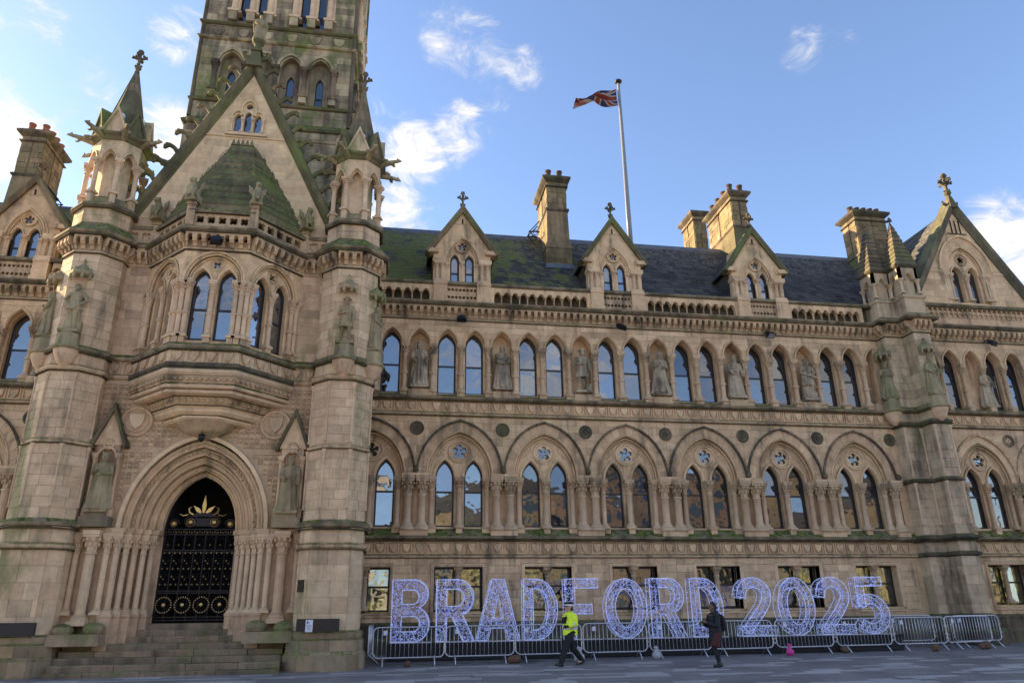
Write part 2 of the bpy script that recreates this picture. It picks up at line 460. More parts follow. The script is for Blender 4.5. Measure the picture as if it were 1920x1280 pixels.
def plain_mat(name, col, rough=.6, metal=0.0, nz=.15, scale=12, spec=.5, emit=None, es=0.0, dirt=0.0, dcol=(.05, .05, .03)):
    m, nt = new_mat(name); g = NT(nt); pos = g.n('ShaderNodeNewGeometry').outputs['Position']
    n = g.noise(pos, scale, 4, .6)
    c = g.mix(1.0, col, g.mix(g.ss(n, .25, .75), (1-nz,)*3, (1+nz,)*3), 'MULTIPLY')
    if dirt: c = g.mix(g.ss(g.noise(pos, 2.2, 5, .7), .45, .7, 0, dirt), c, dcol)
    p = g.n('ShaderNodeBsdfPrincipled'); g.L.new(c, p.inputs['Base Color']); p.inputs['Roughness'].default_value = rough; p.inputs['Metallic'].default_value = metal; p.inputs['Specular IOR Level'].default_value = spec
    if emit: p.inputs['Emission Color'].default_value = (*emit, 1); p.inputs['Emission Strength'].default_value = es
    g.out(p.outputs[0]); return m
BUFF, PALE = (.46, .335, .2), (.50, .385, .25)
ST = dict(
 wing=stone_mat('sandstone_wing', (.75, .545, .335), (.55, .39, .24), soot=.75, algae=.12, sootlo=.55, pink=.45, var=.85),
 carve=stone_mat('sandstone_carved', (.58, .43, .27), (.36, .27, .175), soot=.855, algae=.15, sootlo=.53, pink=.45, moss=.75),
 shaft=stone_mat('sandstone_shafts', (.65, .495, .335), (.5, .37, .255), soot=.45, algae=.05, sootlo=.6, pink=.5, moss=.3),
 block=stone_mat('sandstone_entrance', (.64, .46, .305), (.38, .27, .185), soot=.65, algae=.35, sootlo=.56, pink=.45, var=.8),
 turret=stone_mat('sandstone_turret', (.67, .51, .335), (.48, .36, .24), soot=.65, algae=.75, sootlo=.57, pink=.3, var=.7),
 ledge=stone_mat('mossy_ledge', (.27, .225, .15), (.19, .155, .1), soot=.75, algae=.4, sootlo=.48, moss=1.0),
 gable=stone_mat('sandstone_gable', (.73, .56, .355), (.53, .39, .245), soot=.5, algae=.25, sootlo=.6, pink=.35, var=.6),
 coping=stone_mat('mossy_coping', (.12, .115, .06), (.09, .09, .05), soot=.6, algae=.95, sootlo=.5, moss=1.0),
 tower=stone_mat('sandstone_tower', (.45, .38, .25), (.2, .17, .12), soot=.8, algae=.95, sootlo=.51, pink=.25, var=.9, moss=1.0),
 spire=stone_mat('mossy_spire', (.15, .14, .085), (.1, .1, .06), soot=.6, algae=.9, sootlo=.5, moss=.8, bump=.9),
 pinn=stone_mat('dark_pinnacle', (.15, .135, .095), (.1, .09, .065), soot=.7, algae=.5, sootlo=.47, moss=.4, bump=.9),
 statue=stone_mat('statue_stone', (.5, .415, .3), (.36, .295, .21), soot=.85, algae=.2, sootlo=.5, moss=.35, bump=.4),
 mossy_statue=stone_mat('mossy_statue_stone', (.36, .31, .19), (.24, .22, .13), soot=.6, algae=.7, sootlo=.5, moss=.5, bump=.4),
 dark=stone_mat('sooty_stone', (.14, .12, .085), (.085, .075, .055), soot=.8, algae=.35, sootlo=.45, moss=.6),
 chim=stone_mat('chimney_stone', (.25, .195, .11), (.12, .105, .06), soot=.6, algae=.5, sootlo=.5, moss=.9, var=.8),
 step=stone_mat('worn_step_stone', (.27, .215, .155), (.21, .15, .1), soot=.65, algae=.5, sootlo=.5, moss=.55, var=.9),
 plinth=stone_mat('plinth_stone', (.3, .25, .165), (.25, .18, .11), soot=.5, algae=.95, sootlo=.52, moss=.8, var=.8),
)
ST['soot'] = stone_mat('near_black_stone', (.06, .052, .04), (.03, .028, .022), soot=.6, algae=.35, moss=.7, pink=.1)  # near-black stone for the drip mouldings and roundel backs
ST['butt'] = stone_mat('streaked_buttress_stone', (.6, .475, .32), (.43, .34, .23), soot=.75, algae=.35, sootlo=.54, moss=.6, var=.8)
def slate_mat():
    m, nt = new_mat('slate'); g = NT(nt); geo = g.n('ShaderNodeNewGeometry'); pos = geo.outputs['Position']
    at = g.n('ShaderNodeAttribute', attribute_name='tone'); oi = g.n('ShaderNodeObjectInfo')
    t = g.math('FRACT', g.math('ADD', at.outputs['Fac'], g.math('MULTIPLY', oi.outputs['Random'], 3.7)))
    col = g.mix(t, (.022, .023, .027), (.075, .072, .068))
    sx = g.n('ShaderNodeSeparateXYZ'); g.L.new(pos, sx.inputs[0])
    # moss thick at the left end of the roof, thinning to the right
    f = g.math('ADD', g.noise(pos, 1.1, 6, .7, scale=(1, 1, 1)), g.ss(sx.outputs['X'], 0, 14, .15, -.12))
    mc = g.mix(g.noise(pos, 9, 4, .7), (.04, .055, .012), (.2, .22, .05))
    col = g.mix(g.ss(f, .5, .66, 0, .92), col, mc)
    li = g.math('ADD', g.noise(pos, 6, 5, .75), g.ss(sx.outputs['Z'], 15.5, 18.6, 0, .1))
    col = g.mix(g.ss(li, .56, .68, 0, .6), col, (.17, .17, .145))
    p = g.n('ShaderNodeBsdfPrincipled'); g.L.new(col, p.inputs['Base Color']); p.inputs['Roughness'].default_value = .75; p.inputs['Specular IOR Level'].default_value = .3
    b = g.n('ShaderNodeBump'); b.inputs['Strength'].default_value = .5; b.inputs['Distance'].default_value = .01; g.L.new(g.noise(pos, 30, 4, .7), b.inputs['Height']); g.L.new(b.outputs[0], p.inputs['Normal'])
    g.out(p.outputs[0]); return m
SLATE = slate_mat()
def glass_mat(name, refl, deep=(.012, .016, .024), wav=.02, trans=0.0):
    m, nt = new_mat(name); g = NT(nt); geo = g.n('ShaderNodeNewGeometry'); pos = geo.outputs['Position']; oi = g.n('ShaderNodeObjectInfo')
    b = g.n('ShaderNodeBump'); b.inputs['Strength'].default_value = 1; b.inputs['Distance'].default_value = wav
    wn = g.n('ShaderNodeTexWhiteNoise', noise_dimensions='1D'); g.L.new(oi.outputs['Random'], wn.inputs['W'])
    va = g.n('ShaderNodeVectorMath', operation='MULTIPLY_ADD'); g.L.new(wn.outputs['Color'], va.inputs[0]); va.inputs[1].default_value = (.05, .0, .06); va.inputs[2].default_value = (-.025, 0, -.03)
    vb = g.n('ShaderNodeVectorMath', operation='ADD'); g.L.new(va.outputs[0], vb.inputs[0]); g.L.new(geo.outputs['Normal'], vb.inputs[1]); vc = g.n('ShaderNodeVectorMath', operation='NORMALIZE'); g.L.new(vb.outputs[0], vc.inputs[0]); g.L.new(vc.outputs[0], b.inputs['Normal'])
    g.L.new(g.noise(pos, 1.6, 2, .5), b.inputs['Height'])
    gl = g.n('ShaderNodeBsdfGlossy'); gl.inputs['Roughness'].default_value = .015; gl.inputs['Color'].default_value = (.92, .95, 1, 1); g.L.new(b.outputs[0], gl.inputs['Normal'])
    df = g.n('ShaderNodeBsdfDiffuse'); df.inputs['Color'].default_value = (*deep, 1)
    base = df.outputs[0]
    if trans:
        tr = g.n('ShaderNodeBsdfTransparent'); tr.inputs['Color'].default_value = (.85, .9, .88, 1)
        mm = g.n('ShaderNodeMixShader'); mm.inputs[0].default_value = trans; g.L.new(base, mm.inputs[1]); g.L.new(tr.outputs[0], mm.inputs[2]); base = mm.outputs[0]
    mx = g.n('ShaderNodeMixShader'); g.L.new(g.math('MULTIPLY', g.ss(oi.outputs['Random'], 0, 1, .85, 1.15), refl), mx.inputs[0]); g.L.new(base, mx.inputs[1]); g.L.new(gl.outputs[0], mx.inputs[2])
    g.out(mx.outputs[0]); return m
GLASS = glass_mat('window_glass', .27, wav=.006)
GLASS_DIM = glass_mat('window_glass_dim', .16, wav=.006)
GLASS_LOW = glass_mat('street_window_glass', .16, trans=.85, wav=.008)
def blind_mat():
    return plain_mat('roller_blind', (.2, .21, .22), .8, nz=.12, scale=2)
BLIND = blind_mat()
FRAME = plain_mat('dark_window_frame', (.018, .016, .018), .4)
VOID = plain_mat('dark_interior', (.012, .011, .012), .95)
LEAD = plain_mat('grey_lead', (.1, .115, .145), .45, nz=.25, scale=4, dirt=.3)
IRON = plain_mat('black_iron', (.012, .012, .016), .35, .4)
GOLD = plain_mat('gold_leaf', (.6, .42, .16), .35, .85, nz=.2, scale=20)
GALV = plain_mat('galvanised_steel', (.52, .55, .6), .38, .55, nz=.15, scale=20)
TERRA = plain_mat('terracotta', (.3, .1, .06), .85, nz=.3, dirt=.4)
SOOTPOT = plain_mat('sooty_pot', (.07, .045, .035), .9, nz=.3)
def interior_mat(name, cols, es, sc=2.2, th=.5):
    m, nt = new_mat(name); g = NT(nt); geo = g.n('ShaderNodeNewGeometry'); pos = geo.outputs['Position']; oi = g.n('ShaderNodeObjectInfo')
    n1 = g.noise(pos, sc, 3, .6, dist=1.2); n2 = g.noise(pos, sc*2.3, 3, .6, scale=(1, 1, 1.7))
    c = g.mix(g.ss(n1, th-.08, th+.08), cols[0], cols[1]); c = g.mix(g.ss(n2, .55, .7), c, cols[2])
    e = g.n('ShaderNodeEmission'); g.L.new(c, e.inputs[0]); e.inputs[1].default_value = es
    g.out(e.outputs[0]); return m
LIT = interior_mat('lit_room_behind_glass', ((.03, .03, .02), (.75, .6, .18), (.25, .32, .12)), .11)
ROOM = interior_mat('dim_room_behind_glass', ((.02, .025, .025), (.1, .13, .12), (.3, .26, .1)), .07)
# ------------------------------------------------------------------ the building: shared pieces
HALL = empty('city_hall', (4.0, 0, 0), label='large gothic revival town hall of soot-stained buff sandstone with twin turreted entrance', cat='building')
AX = -6.8            # axis of the entrance block; the wings mirror each other about it
BY = -3.45           # face of the entrance block
CACHE = {}
def cached(key, fn):
    if key not in CACHE: CACHE[key] = fn()
    return CACHE[key]
def level(parent): return 1 if parent is HALL else 2
def shaft_m(r, zb, zn, ann=None, n=12):
    m = M()
    m.lathe([(0, zb), (r*1.75, zb), (r*1.8, zb+r*.35), (r*1.5, zb+r*.7), (r*1.25, zb+r*.85), (r*1.35, zb+r*1.05), (r*1.05, zb+r*1.35), (r, zb+r*1.6), (r, zn-r*.5), (r*1.25, zn-r*.35), (r*1.25, zn-r*.05), (r, zn), (0, zn)], n=n)
    if ann: m.lathe([(r, ann-r*.7), (r*1.45, ann-r*.4), (r*1.55, ann), (r*1.3, ann+r*.4), (r, ann+r*.7)], n=n)
    m.box(-r*1.8, r*1.8, -r*1.8, r*1.8, zb-r*.9, zb)
    return m
def cap_m(r, zn, zt, ab=1.85):
    m = M(); h = zt-zn; zc = zn+h*.68
    m.lathe([(r*.95, zn), (r*1.0, zn+h*.2), (r*1.15, zn+h*.45), (r*1.6, zc)], n=12, wob=lambda a, z: 1+.1*math.cos(6*a))
    for k in range(8):
        a = k*math.pi/4
        m.ell((r*1.25*math.cos(a), r*1.25*math.sin(a), zn+h*.36), (r*.3, r*.3, h*.14), 6, 4)
        a += math.pi/8
        m.ell((r*1.6*math.cos(a), r*1.6*math.sin(a), zn+h*.58), (r*.36, r*.36, h*.11), 6, 4)
    m.box(-r*ab*.92, r*ab*.92, -r*ab*.92, r*ab*.92, zc, zc+h*.12)
    m.box(-r*ab, r*ab, -r*ab, r*ab, zc+h*.12+.002, zt)
    return m
def put_col(parent, x, y, r, zb, zn, zt, ann=None, rz=0.0, mat='shaft', name='column', pz=0.0, ab=1.85):
    key = ('col', r, round(zn-zb, 3), round(zt-zn, 3), None if ann is None else round(ann-zb, 3), mat, level(parent), ab)
    if level(parent) == 1:
        a, b = cached(key, lambda: (shaft_m(r, 0, zn-zb, None if ann is None else ann-zb).mesh('column', ST[mat], True), cap_m(r, zn-zb, zt-zb, ab).mesh('capital', ST['carve'])))
        o = place(a, name, parent, (x, y, zb), rz); place(b, 'capital', o, (x, y, zb), rz); return o
    a = cached(key, lambda: shaft_m(r, 0, zn-zb, None if ann is None else ann-zb).merge(cap_m(r, zn-zb, zt-zb, ab)).mesh('column', ST[mat]))
    return place(a, name, parent, (x, y, zb), rz)
def put_window(parent, x, y, z0, zs, a, h, zt=None, rz=0.0, glass=None, fw=.065, blind=None, room=None):
    """sash window: frame, transom and two panes"""
    glass = glass or GLASS; zt = zt if zt is not None else (z0+zs)/2
    key = ('win', round(zs-z0, 3), a, round(h, 3), round(zt-z0, 3), fw)
    def mk():
        op = [(-a, 0)]+arch(0, zs-z0, a, h, 7)+[(a, 0)] if h > 0 else [(-a, 0), (-a, zs-z0), (a, zs-z0), (a, 0)]
        f = M(); f.strip(op+[op[0]], [(-fw, 0), (0, 0), (0, .07), (-fw, .07), (-fw, 0)])
        f.box(-a, a, .002, .06, zt-z0-.035, zt-z0+.035); f.box(-a, a, -.01, .07, 0, .07)
        P = list(reversed(op)); i = a-.02
        lo = clip(P, (-9, zt-z0), (9, zt-z0), False); hi = clip(P, (-9, zt-z0), (9, zt-z0), True)
        return f.mesh('window_frame', FRAME), M().prism(lo, .03, .036).mesh('pane', glass), M().prism(hi, .045, .051).mesh('pane', glass)
    f, lo, hi = cached(key+(glass.name,), mk)
    if level(parent) == 1:
        o = place(f, 'window', parent, (x, y, z0), rz); p = o
    else: place(f, 'window_frame', parent, (x, y, z0), rz); p = parent
    if lo.name.startswith('pane'):
        place(lo, 'pane', p, (x, y, z0), rz); place(hi, 'pane', p, (x, y, z0), rz)
    if blind:
        c, s_ = math.cos(rz), math.sin(rz)
        b = M().box(-a+.02, a-.02, .09, .1, zs+h-z0-blind*(zs+h-z0), zs+h*.5-z0); place(b.mesh('roller_blind', BLIND), 'roller_blind', p, (x, y, z0), rz)
def foil_ring(m, cx, cz, Rr, d, q, k, y0, y1, rot=math.pi/2, tone=0.0):
    n = k*8; inn = []
    for i in range(n):
        a = rot+2*math.pi*i/n; best = d*.62
        for l in range(k):
            ph = a-(rot+2*math.pi*l/k); disc = q*q-(d*math.sin(ph))**2
            if disc >= 0 and math.cos(ph) > 0: best = max(best, d*math.cos(ph)+math.sqrt(disc))
        inn.append((a, min(best, Rr*.93)))
    vs = []
    for a, r_ in inn:
        c, s_ = math.cos(a), math.sin(a)
        vs += [(cx+Rr*c, y0, cz+Rr*s_), (cx+r_*c, y0, cz+r_*s_), (cx+r_*c, y1, cz+r_*s_), (cx+Rr*c, y1, cz+Rr*s_)]
    fs = []
    for i in range(n):
        j = (i+1) % n
        for q_ in range(4): fs.append((i*4+q_, j*4+q_, j*4+(q_+1) % 4, i*4+(q_+1) % 4))
    m.add(vs, fs, tone)
def put_rosette(parent, x, y, z, Rr, k, rz=0.0, depth=.16, mat='wing', glass=None, ring=True):
    key = ('ros', Rr, k, depth, mat, ring)
    def mk():
        m = M(); foil_ring(m, 0, 0, Rr*.82, Rr*.40, Rr*.235, k, 0, depth*.6)
        if ring:
            m.tor((0, -.01, 0), Rr*.92, Rr*.11, 28, 6); m.tor((0, .02, 0), Rr*.72, Rr*.05, 28, 5)
            for i in range(k):
                a = math.pi/2+math.pi/k+2*math.pi*i/k
                m.ell((Rr*.26*math.cos(a), 0, Rr*.26*math.sin(a)), (Rr*.06, .03, Rr*.06), 6, 4)
        return m.mesh('tracery_rosette', ST[mat]), M().prism(circ(0, 0, Rr*.75, 18), depth*.62, depth*.62+.01).mesh('pane', glass or GLASS_DIM)
    a, b = cached(key, mk)
    o = place(a, 'tracery_rosette', parent, (x, y, z), rz)
    place(b, 'pane', o if level(parent) == 1 else parent, (x, y, z), rz)
def shield_poly(w, h):
    return [(0, -h*.55), (w*.26, -h*.36), (w*.43, -h*.1), (w*.5, h*.2), (w*.5, h*.45), (-w*.5, h*.45), (-w*.5, h*.2), (-w*.43, -h*.1), (-w*.26, -h*.36)]
def put_shield(parent, x, y, z, w=.33, h=.33, rz=0.0, mat='carve'):
    key = ('sh', w, h, mat)
    def mk():
        f = M(); a, b = w*.6, h*.6
        for p in (rect(-a, a, b-.035, b), rect(-a, a, -b, -b+.035), rect(-a, -a+.035, -b+.035, b-.035), rect(a-.035, a, -b+.035, b-.035)): f.prism(p, -.05, .01)
        s_ = M().prism(shield_poly(w*.84, h*.9), -.075, .01, bev=.02)
        return f.mesh('shield_panel', ST[mat]), s_.mesh('shield', ST[mat])
    a, b = cached(key, mk)
    if level(parent) == 1:
        o = place(a, 'shield_panel', parent, (x, y, z), rz); place(b, 'shield', o, (x, y, z), rz)
    else:
        c = cached(key+(2,), lambda: M().prism(shield_poly(w*.84, h*.9), -.08, .01, bev=.02).mesh('shield', ST[mat])); place(c, 'shield', parent, (x, y, z), rz)
CP = BAY/12
def corbel_m():
    m = M(); w = CP
    slab(m, [rect(-w/2, w/2, .22, .47)], [opening(0, .2, .3, .07, .07, 4)], -.27, 0)
    lw = (w-.14)/2
    for s_ in (-1, 1):
        x0, x1 = sorted((s_*w/2, s_*(w/2-lw)))
        m.add([(x0, -.07, .0), (x1, -.07, .0), (x1, 0, .0), (x0, 0, .0), (x0, -.13, .12), (x1, -.13, .12), (x0, -.2, .13), (x1, -.2, .13), (x0, -.268, .22), (x1, -.268, .22), (x0, 0, .22), (x1, 0, .22)],
              [(0, 1, 5, 4), (4, 5, 7, 6), (6, 7, 9, 8), (0, 4, 6, 8, 10, 3), (1, 2, 11, 9, 7, 5), (0, 3, 2, 1), (8, 9, 11, 10)])
    m.box(-w/2, w/2, -.02, .01, 0, .25)
    return m
def corbels(parent, p0, p1, z, margin=0.0):
    """arcaded corbel table along the wall line p0 -> p1"""
    me = cached('corbel', lambda: corbel_m().mesh('corbel', ST['carve']))
    v = Vector((p1[0]-p0[0], p1[1]-p0[1])); L_ = v.length-2*margin; n = max(1, round(L_/CP)); st = L_/n; rz = math.atan2(v.y, v.x); v.normalize()
    for i in range(n):
        q = margin+(i+.5)*st
        place(me, 'corbel', parent, mw=TR(p0[0]+v.x*q, p0[1]+v.y*q, z, rz) @ Matrix.Scale(st/CP, 4, (1, 0, 0)))
def finial_m(h, leafy=True):
    m = M(); r = h*.055
    m.lathe([(r*1.6, 0), (r*1.1, h*.12), (r*2.1, h*.2), (r*2.1, h*.26), (r, h*.3), (r*.9, h*.48), (r*1.3, h*.52), (r*.9, h*.62), (r*.9, h*.78), (r*2.0, h*.86), (r*1.5, h*.94), (0, h)], n=8)
    for k in range(4):
        a = k*math.pi/2
        c, s_ = math.cos(a), math.sin(a)
        m.tube([(c*r*.5, s_*r*.5, h*.55), (c*r*2.6, s_*r*2.6, h*.63), (c*r*4.0, s_*r*4.0, h*.66), (c*r*4.3, s_*r*4.3, h*.6)], [r*.8, r*.9, r*1.1, r*.6], 6)
        m.ell((c*r*2.3, s_*r*2.3, h*.72), (r*.9, r*.9, r*.8), 6, 4)
        m.ell((c*r*1.7, s_*r*1.7, h*.3), (r*.8, r*.8, r*.6), 6, 4)
    return m
def crocket_m(s_):
    m = M()
    m.tube([(0, 0, 0), (-s_*.35, 0, s_*.45), (-s_*.75, 0, s_*.7), (-s_*1.1, 0, s_*.55), (-s_*1.15, 0, s_*.3)], [s_*.24, s_*.2, s_*.22, s_*.24, s_*.14], 6)
    m.ell((-s_*.95, 0, s_*.75), (s_*.22, s_*.28, s_*.16), 6, 4)
    return m
def gargoyle_mesh():
    def mk():
        m = M()
        m.tube([(0, .15, -.1), (0, -.15, -.02), (0, -.4, .0), (0, -.56, .02), (0, -.68, .0)], [.11, .12, .1, .08, .07], 8)
        m.ell((0, -.72, .02), (.075, .1, .07), 8, 6); m.ell((0, -.82, -.01), (.045, .06, .035), 6, 4)
        for s_ in (-1, 1):
            m.tube([(s_*.06, -.7, .08), (s_*.08, -.66, .15)], [.035, .015], 5)
            m.tube([(s_*.12, -.3, .06), (s_*.16, -.15, .1), (s_*.15, .02, .08)], [.05, .05, .03], 5)
            m.tube([(s_*.11, -.4, -.02), (s_*.13, -.46, -.12), (s_*.11, -.54, -.12)], [.06, .045, .04], 5)
        return remesh(m, .03, ST['mossy_statue'], 'gargoyle', 1)
    return cached('garg', mk)
def hood(m, cx, zs, a, h, w, y0, y1, n=9, jamb=None, tone=0.0):
    path = arch(cx, zs, a, h, n)
    if jamb is not None: path = [(cx-a, jamb)]+path+[(cx+a, jamb)]
    m.strip(path, [(0, y1), (0, y0), (w, y0), (w, y1), (0, y1)], tone=tone)
def mould(m, cx, zs, a, h, r, y, n=9, jamb=None):
    path = arch(cx, zs, a, h, n)
    if jamb is not None: path = [(cx-a, jamb)]+path+[(cx+a, jamb)]
    m.tube([(x, y, z) for x, z in path], r, 6)

def boxes(name, mat, parent, mw, L_):
    for b in L_:
        place(cached(('bx', name, mat)+tuple(round(v, 3) for v in b), lambda: M().box(*b).mesh(name, ST[mat])), name, parent, mw=mw)
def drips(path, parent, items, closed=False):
    """thin near-black drip members under ledges and strings"""
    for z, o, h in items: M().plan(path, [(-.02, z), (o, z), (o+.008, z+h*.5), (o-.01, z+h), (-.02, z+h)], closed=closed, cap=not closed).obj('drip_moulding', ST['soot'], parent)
# ------------------------------------------------------------------ wing bays
Z_STR6, Z_LED5, Z_STR4, Z_LED4, Z_CORN = 3.21, 3.80, 8.51, 9.10, 12.5
WH = BAY/2
def wing_bay(xc, y=0.0, dormer=False, window_glass=None, seed=0, x_lo=-WH, x_hi=WH):
    """one bay of the wing, centred on its great arch"""
    rr = random.Random(seed*17+3)
    mw = TR(xc, y, 0)
    # solid wall behind, with the real openings
    def core():
        m = M()
        slab(m, [rect(-WH, WH, 0, Z_STR6+.62)], [opening(0, 1.33, 2.87, .88, 0.0001, 1)], .02, .5)
        # upper part of the arch storey: arch order standing forward
        slab(m, [rect(-WH, WH, 6.12, Z_STR4+.7)], [opening(0, 6.0, 6.12, 1.25, 1.75, 8)], .012, .22)
        # tracery layer with two lancets and a circle
        slab(m, [rect(-WH, WH, 4.0, 8.2)], [opening(-.55, 4.3, 6.12, .36, .68, 6), opening(.55, 4.3, 6.12, .36, .68, 6), circ(0, 7.13, .38, 14)], .2, .5)
        slab(m, [rect(-WH, WH, 11.42, 13.2)], [opening(-BAY/6, 11.3, 11.42, .40, .64, 6), opening(BAY/6, 11.3, 11.42, .40, .64, 6), opening(-WH, 11.3, 11.42, .40, .64, 6), opening(WH, 11.3, 11.42, .40, .64, 6)], .012, .25)
        slab(m, [rect(-WH, WH, 9.0, 12.3)], [opening(-BAY/6, 9.43, 11.42, .37, .60, 6), opening(BAY/6, 9.43, 11.42, .37, .60, 6), opening(-WH, 9.3, 11.42, .40, .60, 6), opening(WH, 9.3, 11.42, .40, .60, 6)], .23, .5)
        for s_ in (-1, 1):     # hollow back of the statue niches
            x0, x1 = sorted((s_*WH, s_*(WH-.45)))
            m.box(x0, x1, .47, .52, 9.2, 12.3)
        return m.mesh('wall', ST['wing'])
    o = place(cached('wingcore', core), 'wall', HALL, mw=mw)
    # courses of stone on the plain areas
    lay(ashlar(-WH, WH, .96, Z_STR6, .30, .75, [rect(-.98, .98, 1.16, 2.98)], rr=rr), mw, ST['wing'], HALL)
    hood_o = opening(0, 6.0, 6.12, 1.66, 2.2, 8)
    lay(ashlar(-WH, WH, 6.15, Z_STR4, .295, .8, [hood_o, circ(-WH, 7.97, .27), circ(WH, 7.97, .27)], rr=rr), mw, ST['wing'], HALL, pr=.008)
    ups = [opening(t, 11.3, 11.42, .50, .74, 6) for t in (-WH, -BAY/6, BAY/6, WH)]
    lay(ashlar(-WH, WH, 11.44, Z_CORN, .265, .95, ups, rr=rr), mw, ST['wing'], HALL, pr=.006)
    def trim():
        m = M()
        # window surround in the basement
        m.strip([(-.88, 1.33), (-.88, 2.87), (.88, 2.87), (.88, 1.33)], [(0, .3), (0, -.03), (.05, -.05), (.11, -.05), (.13, -.02), (.13, .02), (0, .3)])
        m.add([(-1.0, -.05, 1.17), (1.0, -.05, 1.17), (1.0, -.05, 1.24), (-1.0, -.05, 1.24), (-.88, .28, 1.345), (.88, .28, 1.345), (-.88, .3, 1.1), (.88, .3, 1.1)], [(0, 1, 2, 3), (3, 2, 5, 4), (0, 6, 7, 1), (0, 3, 4, 6), (1, 7, 5, 2)])
        return m.mesh('window_surround', ST['wing'])
    place(cached('wtrim', trim), 'window_surround', HALL, mw=mw)
    def arches_m():
        m = M(); z = 6.12
        # voussoirs of the great arch, one by one
        A = arch(0, z, 1.27, 1.77, 8); B = arch(0, z, 1.60, 2.14, 8)
        for i in range(16):
            g = .02
            def lp(p, q, t): return (p[0]+(q[0]-p[0])*t, p[1]+(q[1]-p[1])*t)
            m.prism([lp(A[i], A[i+1], g), lp(B[i], B[i+1], g), lp(B[i+1], B[i], g), lp(A[i+1], A[i], g)][::-1], -.006, .02, .42+.12*((i*.377) % 1))
        mould(m, 0, z, 1.26, 1.76, .035, -.005, 10)
        mould(m, 0, z, 1.17, 1.64, .03, .1, 10)
        mould(m, 0, z, 1.1, 1.56, .03, .18, 10)
        for s_ in (-1, 1):
            hood(m, s_*.55, z, .38, .70, .07, .13, .21, 6)
            mould(m, s_*.55, z, .365, .685, .022, .2, 6)
            # sunk leaf carving beside the circle
            for px, pz, q in ((.62, 7.25, .075), (.7, 7.08, .05), (.75, 6.97, .035), (.58, 7.4, .04)):
                m.ell((s_*px, .2, pz), (q, .035, q), 7, 5)
        A2 = [(.50, 7.52), (.58, 7.46), (.86, 6.93), (.72, 7.0), (.53, 7.2)]
        for s_ in (-1, 1):
            P = [(s_*x, q) for x, q in A2]
            m.tube([(x, .19, q) for x, q in P+[P[0]]], .016, 5)
        return m.mesh('arch_moulding', ST['wing'])
    place(cached('archm', arches_m), 'arch_moulding', HALL, mw=mw)
    def hoodm():
        m = M(); hood(m, 0, 6.12, 1.60, 2.14, .075, -.09, .02, 10); BB = arch(0, 6.12, 1.64, 2.18, 8)
        for i in range(0, 17): m.ell((BB[i][0], -.1, BB[i][1]), (.04, .035, .04), 6, 4)
        return m.mesh('hood_mould', ST['dark'])
    place(cached('hoodm', hoodm), 'hood_mould', HALL, mw=mw)
    put_rosette(HALL, xc, y+.2, 7.13, .44, 5)
    # windows behind
    g1 = window_glass or (GLASS if xc < 3 else GLASS_DIM)
    for s_ in (-1, 1):
        put_window(HALL, xc+s_*.55, y+.36, 4.3, 6.12, .36, .66, 5.60, glass=g1)
    put_col(HALL, xc, y+.08, .1, 4.32, 5.6, 6.12)
    for s_ in (-1, 1):
        put_col(HALL, xc+s_*1.04, y+.1, .095, 4.32, 5.62, 6.12)
        put_col(HALL, xc+s_*(WH-.26), y-.04, .14, 4.27, 5.46, 6.13, ab=1.75)
    for s_ in (-1, 1):
        boxes('pedestal', 'wing', HALL, mw, [tuple(sorted((s_*(WH-.001), s_*(WH-.50))))+(-.24, .3, 3.95, 4.17), tuple(sorted((s_*(WH-.5), s_*(WH-.8))))+(-.04, .3, 4.0, 4.25)])
        boxes('abacus', 'wing', HALL, mw, [tuple(sorted((s_*(WH-.001), s_*(WH-.49))))+(-.25, .22, 6.135, 6.22)])
        place(cached('lstop%d' % s_, lambda: M().ell((s_*(WH-.001), -.16, 6.36), (.11, .1, .13), 8, 6).mesh('label_stop', ST['dark'], True)), 'label_stop', HALL, mw=mw)
    boxes('pedestal', 'wing', HALL, mw, [(-.12, .12, -.05, .3, 4.05, 4.25)])
    def peds():
        m = M()
        for s_ in (-1, 1):
            x0, x1 = sorted((s_*(WH-.001), s_*(WH-.50))); m.box(x0, x1, -.24, .3, 3.95, 4.17)
            x0, x1 = sorted((s_*(WH-.5), s_*(WH-.8))); m.box(x0, x1, -.04, .3, 4.0, 4.25)
            x0, x1 = sorted((s_*(WH-.001), s_*(WH-.49))); m.box(x0, x1, -.25, .22, 6.135, 6.22)   # abacus course over the pair
            m.ell((s_*(WH-.001), -.16, 6.36), (.11, .1, .13), 8, 6)
        m.box(-.12, .12, -.05, .3, 4.05, 4.25)
        return m.mesh('pedestal', ST['wing'])
    # quatrefoil roundel over the pier
    def roundel():
        m = M(); m.tor((0, -.02, 0), .24, .035, 24, 6); foil_ring(m, 0, 0, .21, .085, .055, 4, -.02, .0, rot=0)
        m.ell((0, -.005, 0), (.035, .03, .035), 8, 5)
        for k in range(8):
            a = math.pi/8+k*math.pi/4; m.ell((.165*math.cos(a), -.02, .165*math.sin(a)), (.018, .015, .018), 5, 4)
        return m.mesh('roundel', ST['dark'])
    place(cached('rback', lambda: M().prism(circ(0, 0, .2, 16), -.004, .01).mesh('roundel_back', ST['soot'])), 'roundel_back', place(cached('roundel', roundel), 'roundel', HALL, (xc+WH, y, 7.97)), (xc+WH, y, 7.97))  # near-black disc set behind the pierced quatrefoil
    # upper storey arches
    def upper():
        m = M()
        for t in (-BAY/6, BAY/6, WH):
            hood(m, t, 11.42, .43, .67, .05, -.05, .02, 7); mould(m, t, 11.42, .415, .655, .022, -.005, 7)
        return m.mesh('arch_moulding', ST['wing'])
    place(cached('upm', upper), 'arch_moulding', HALL, mw=mw)
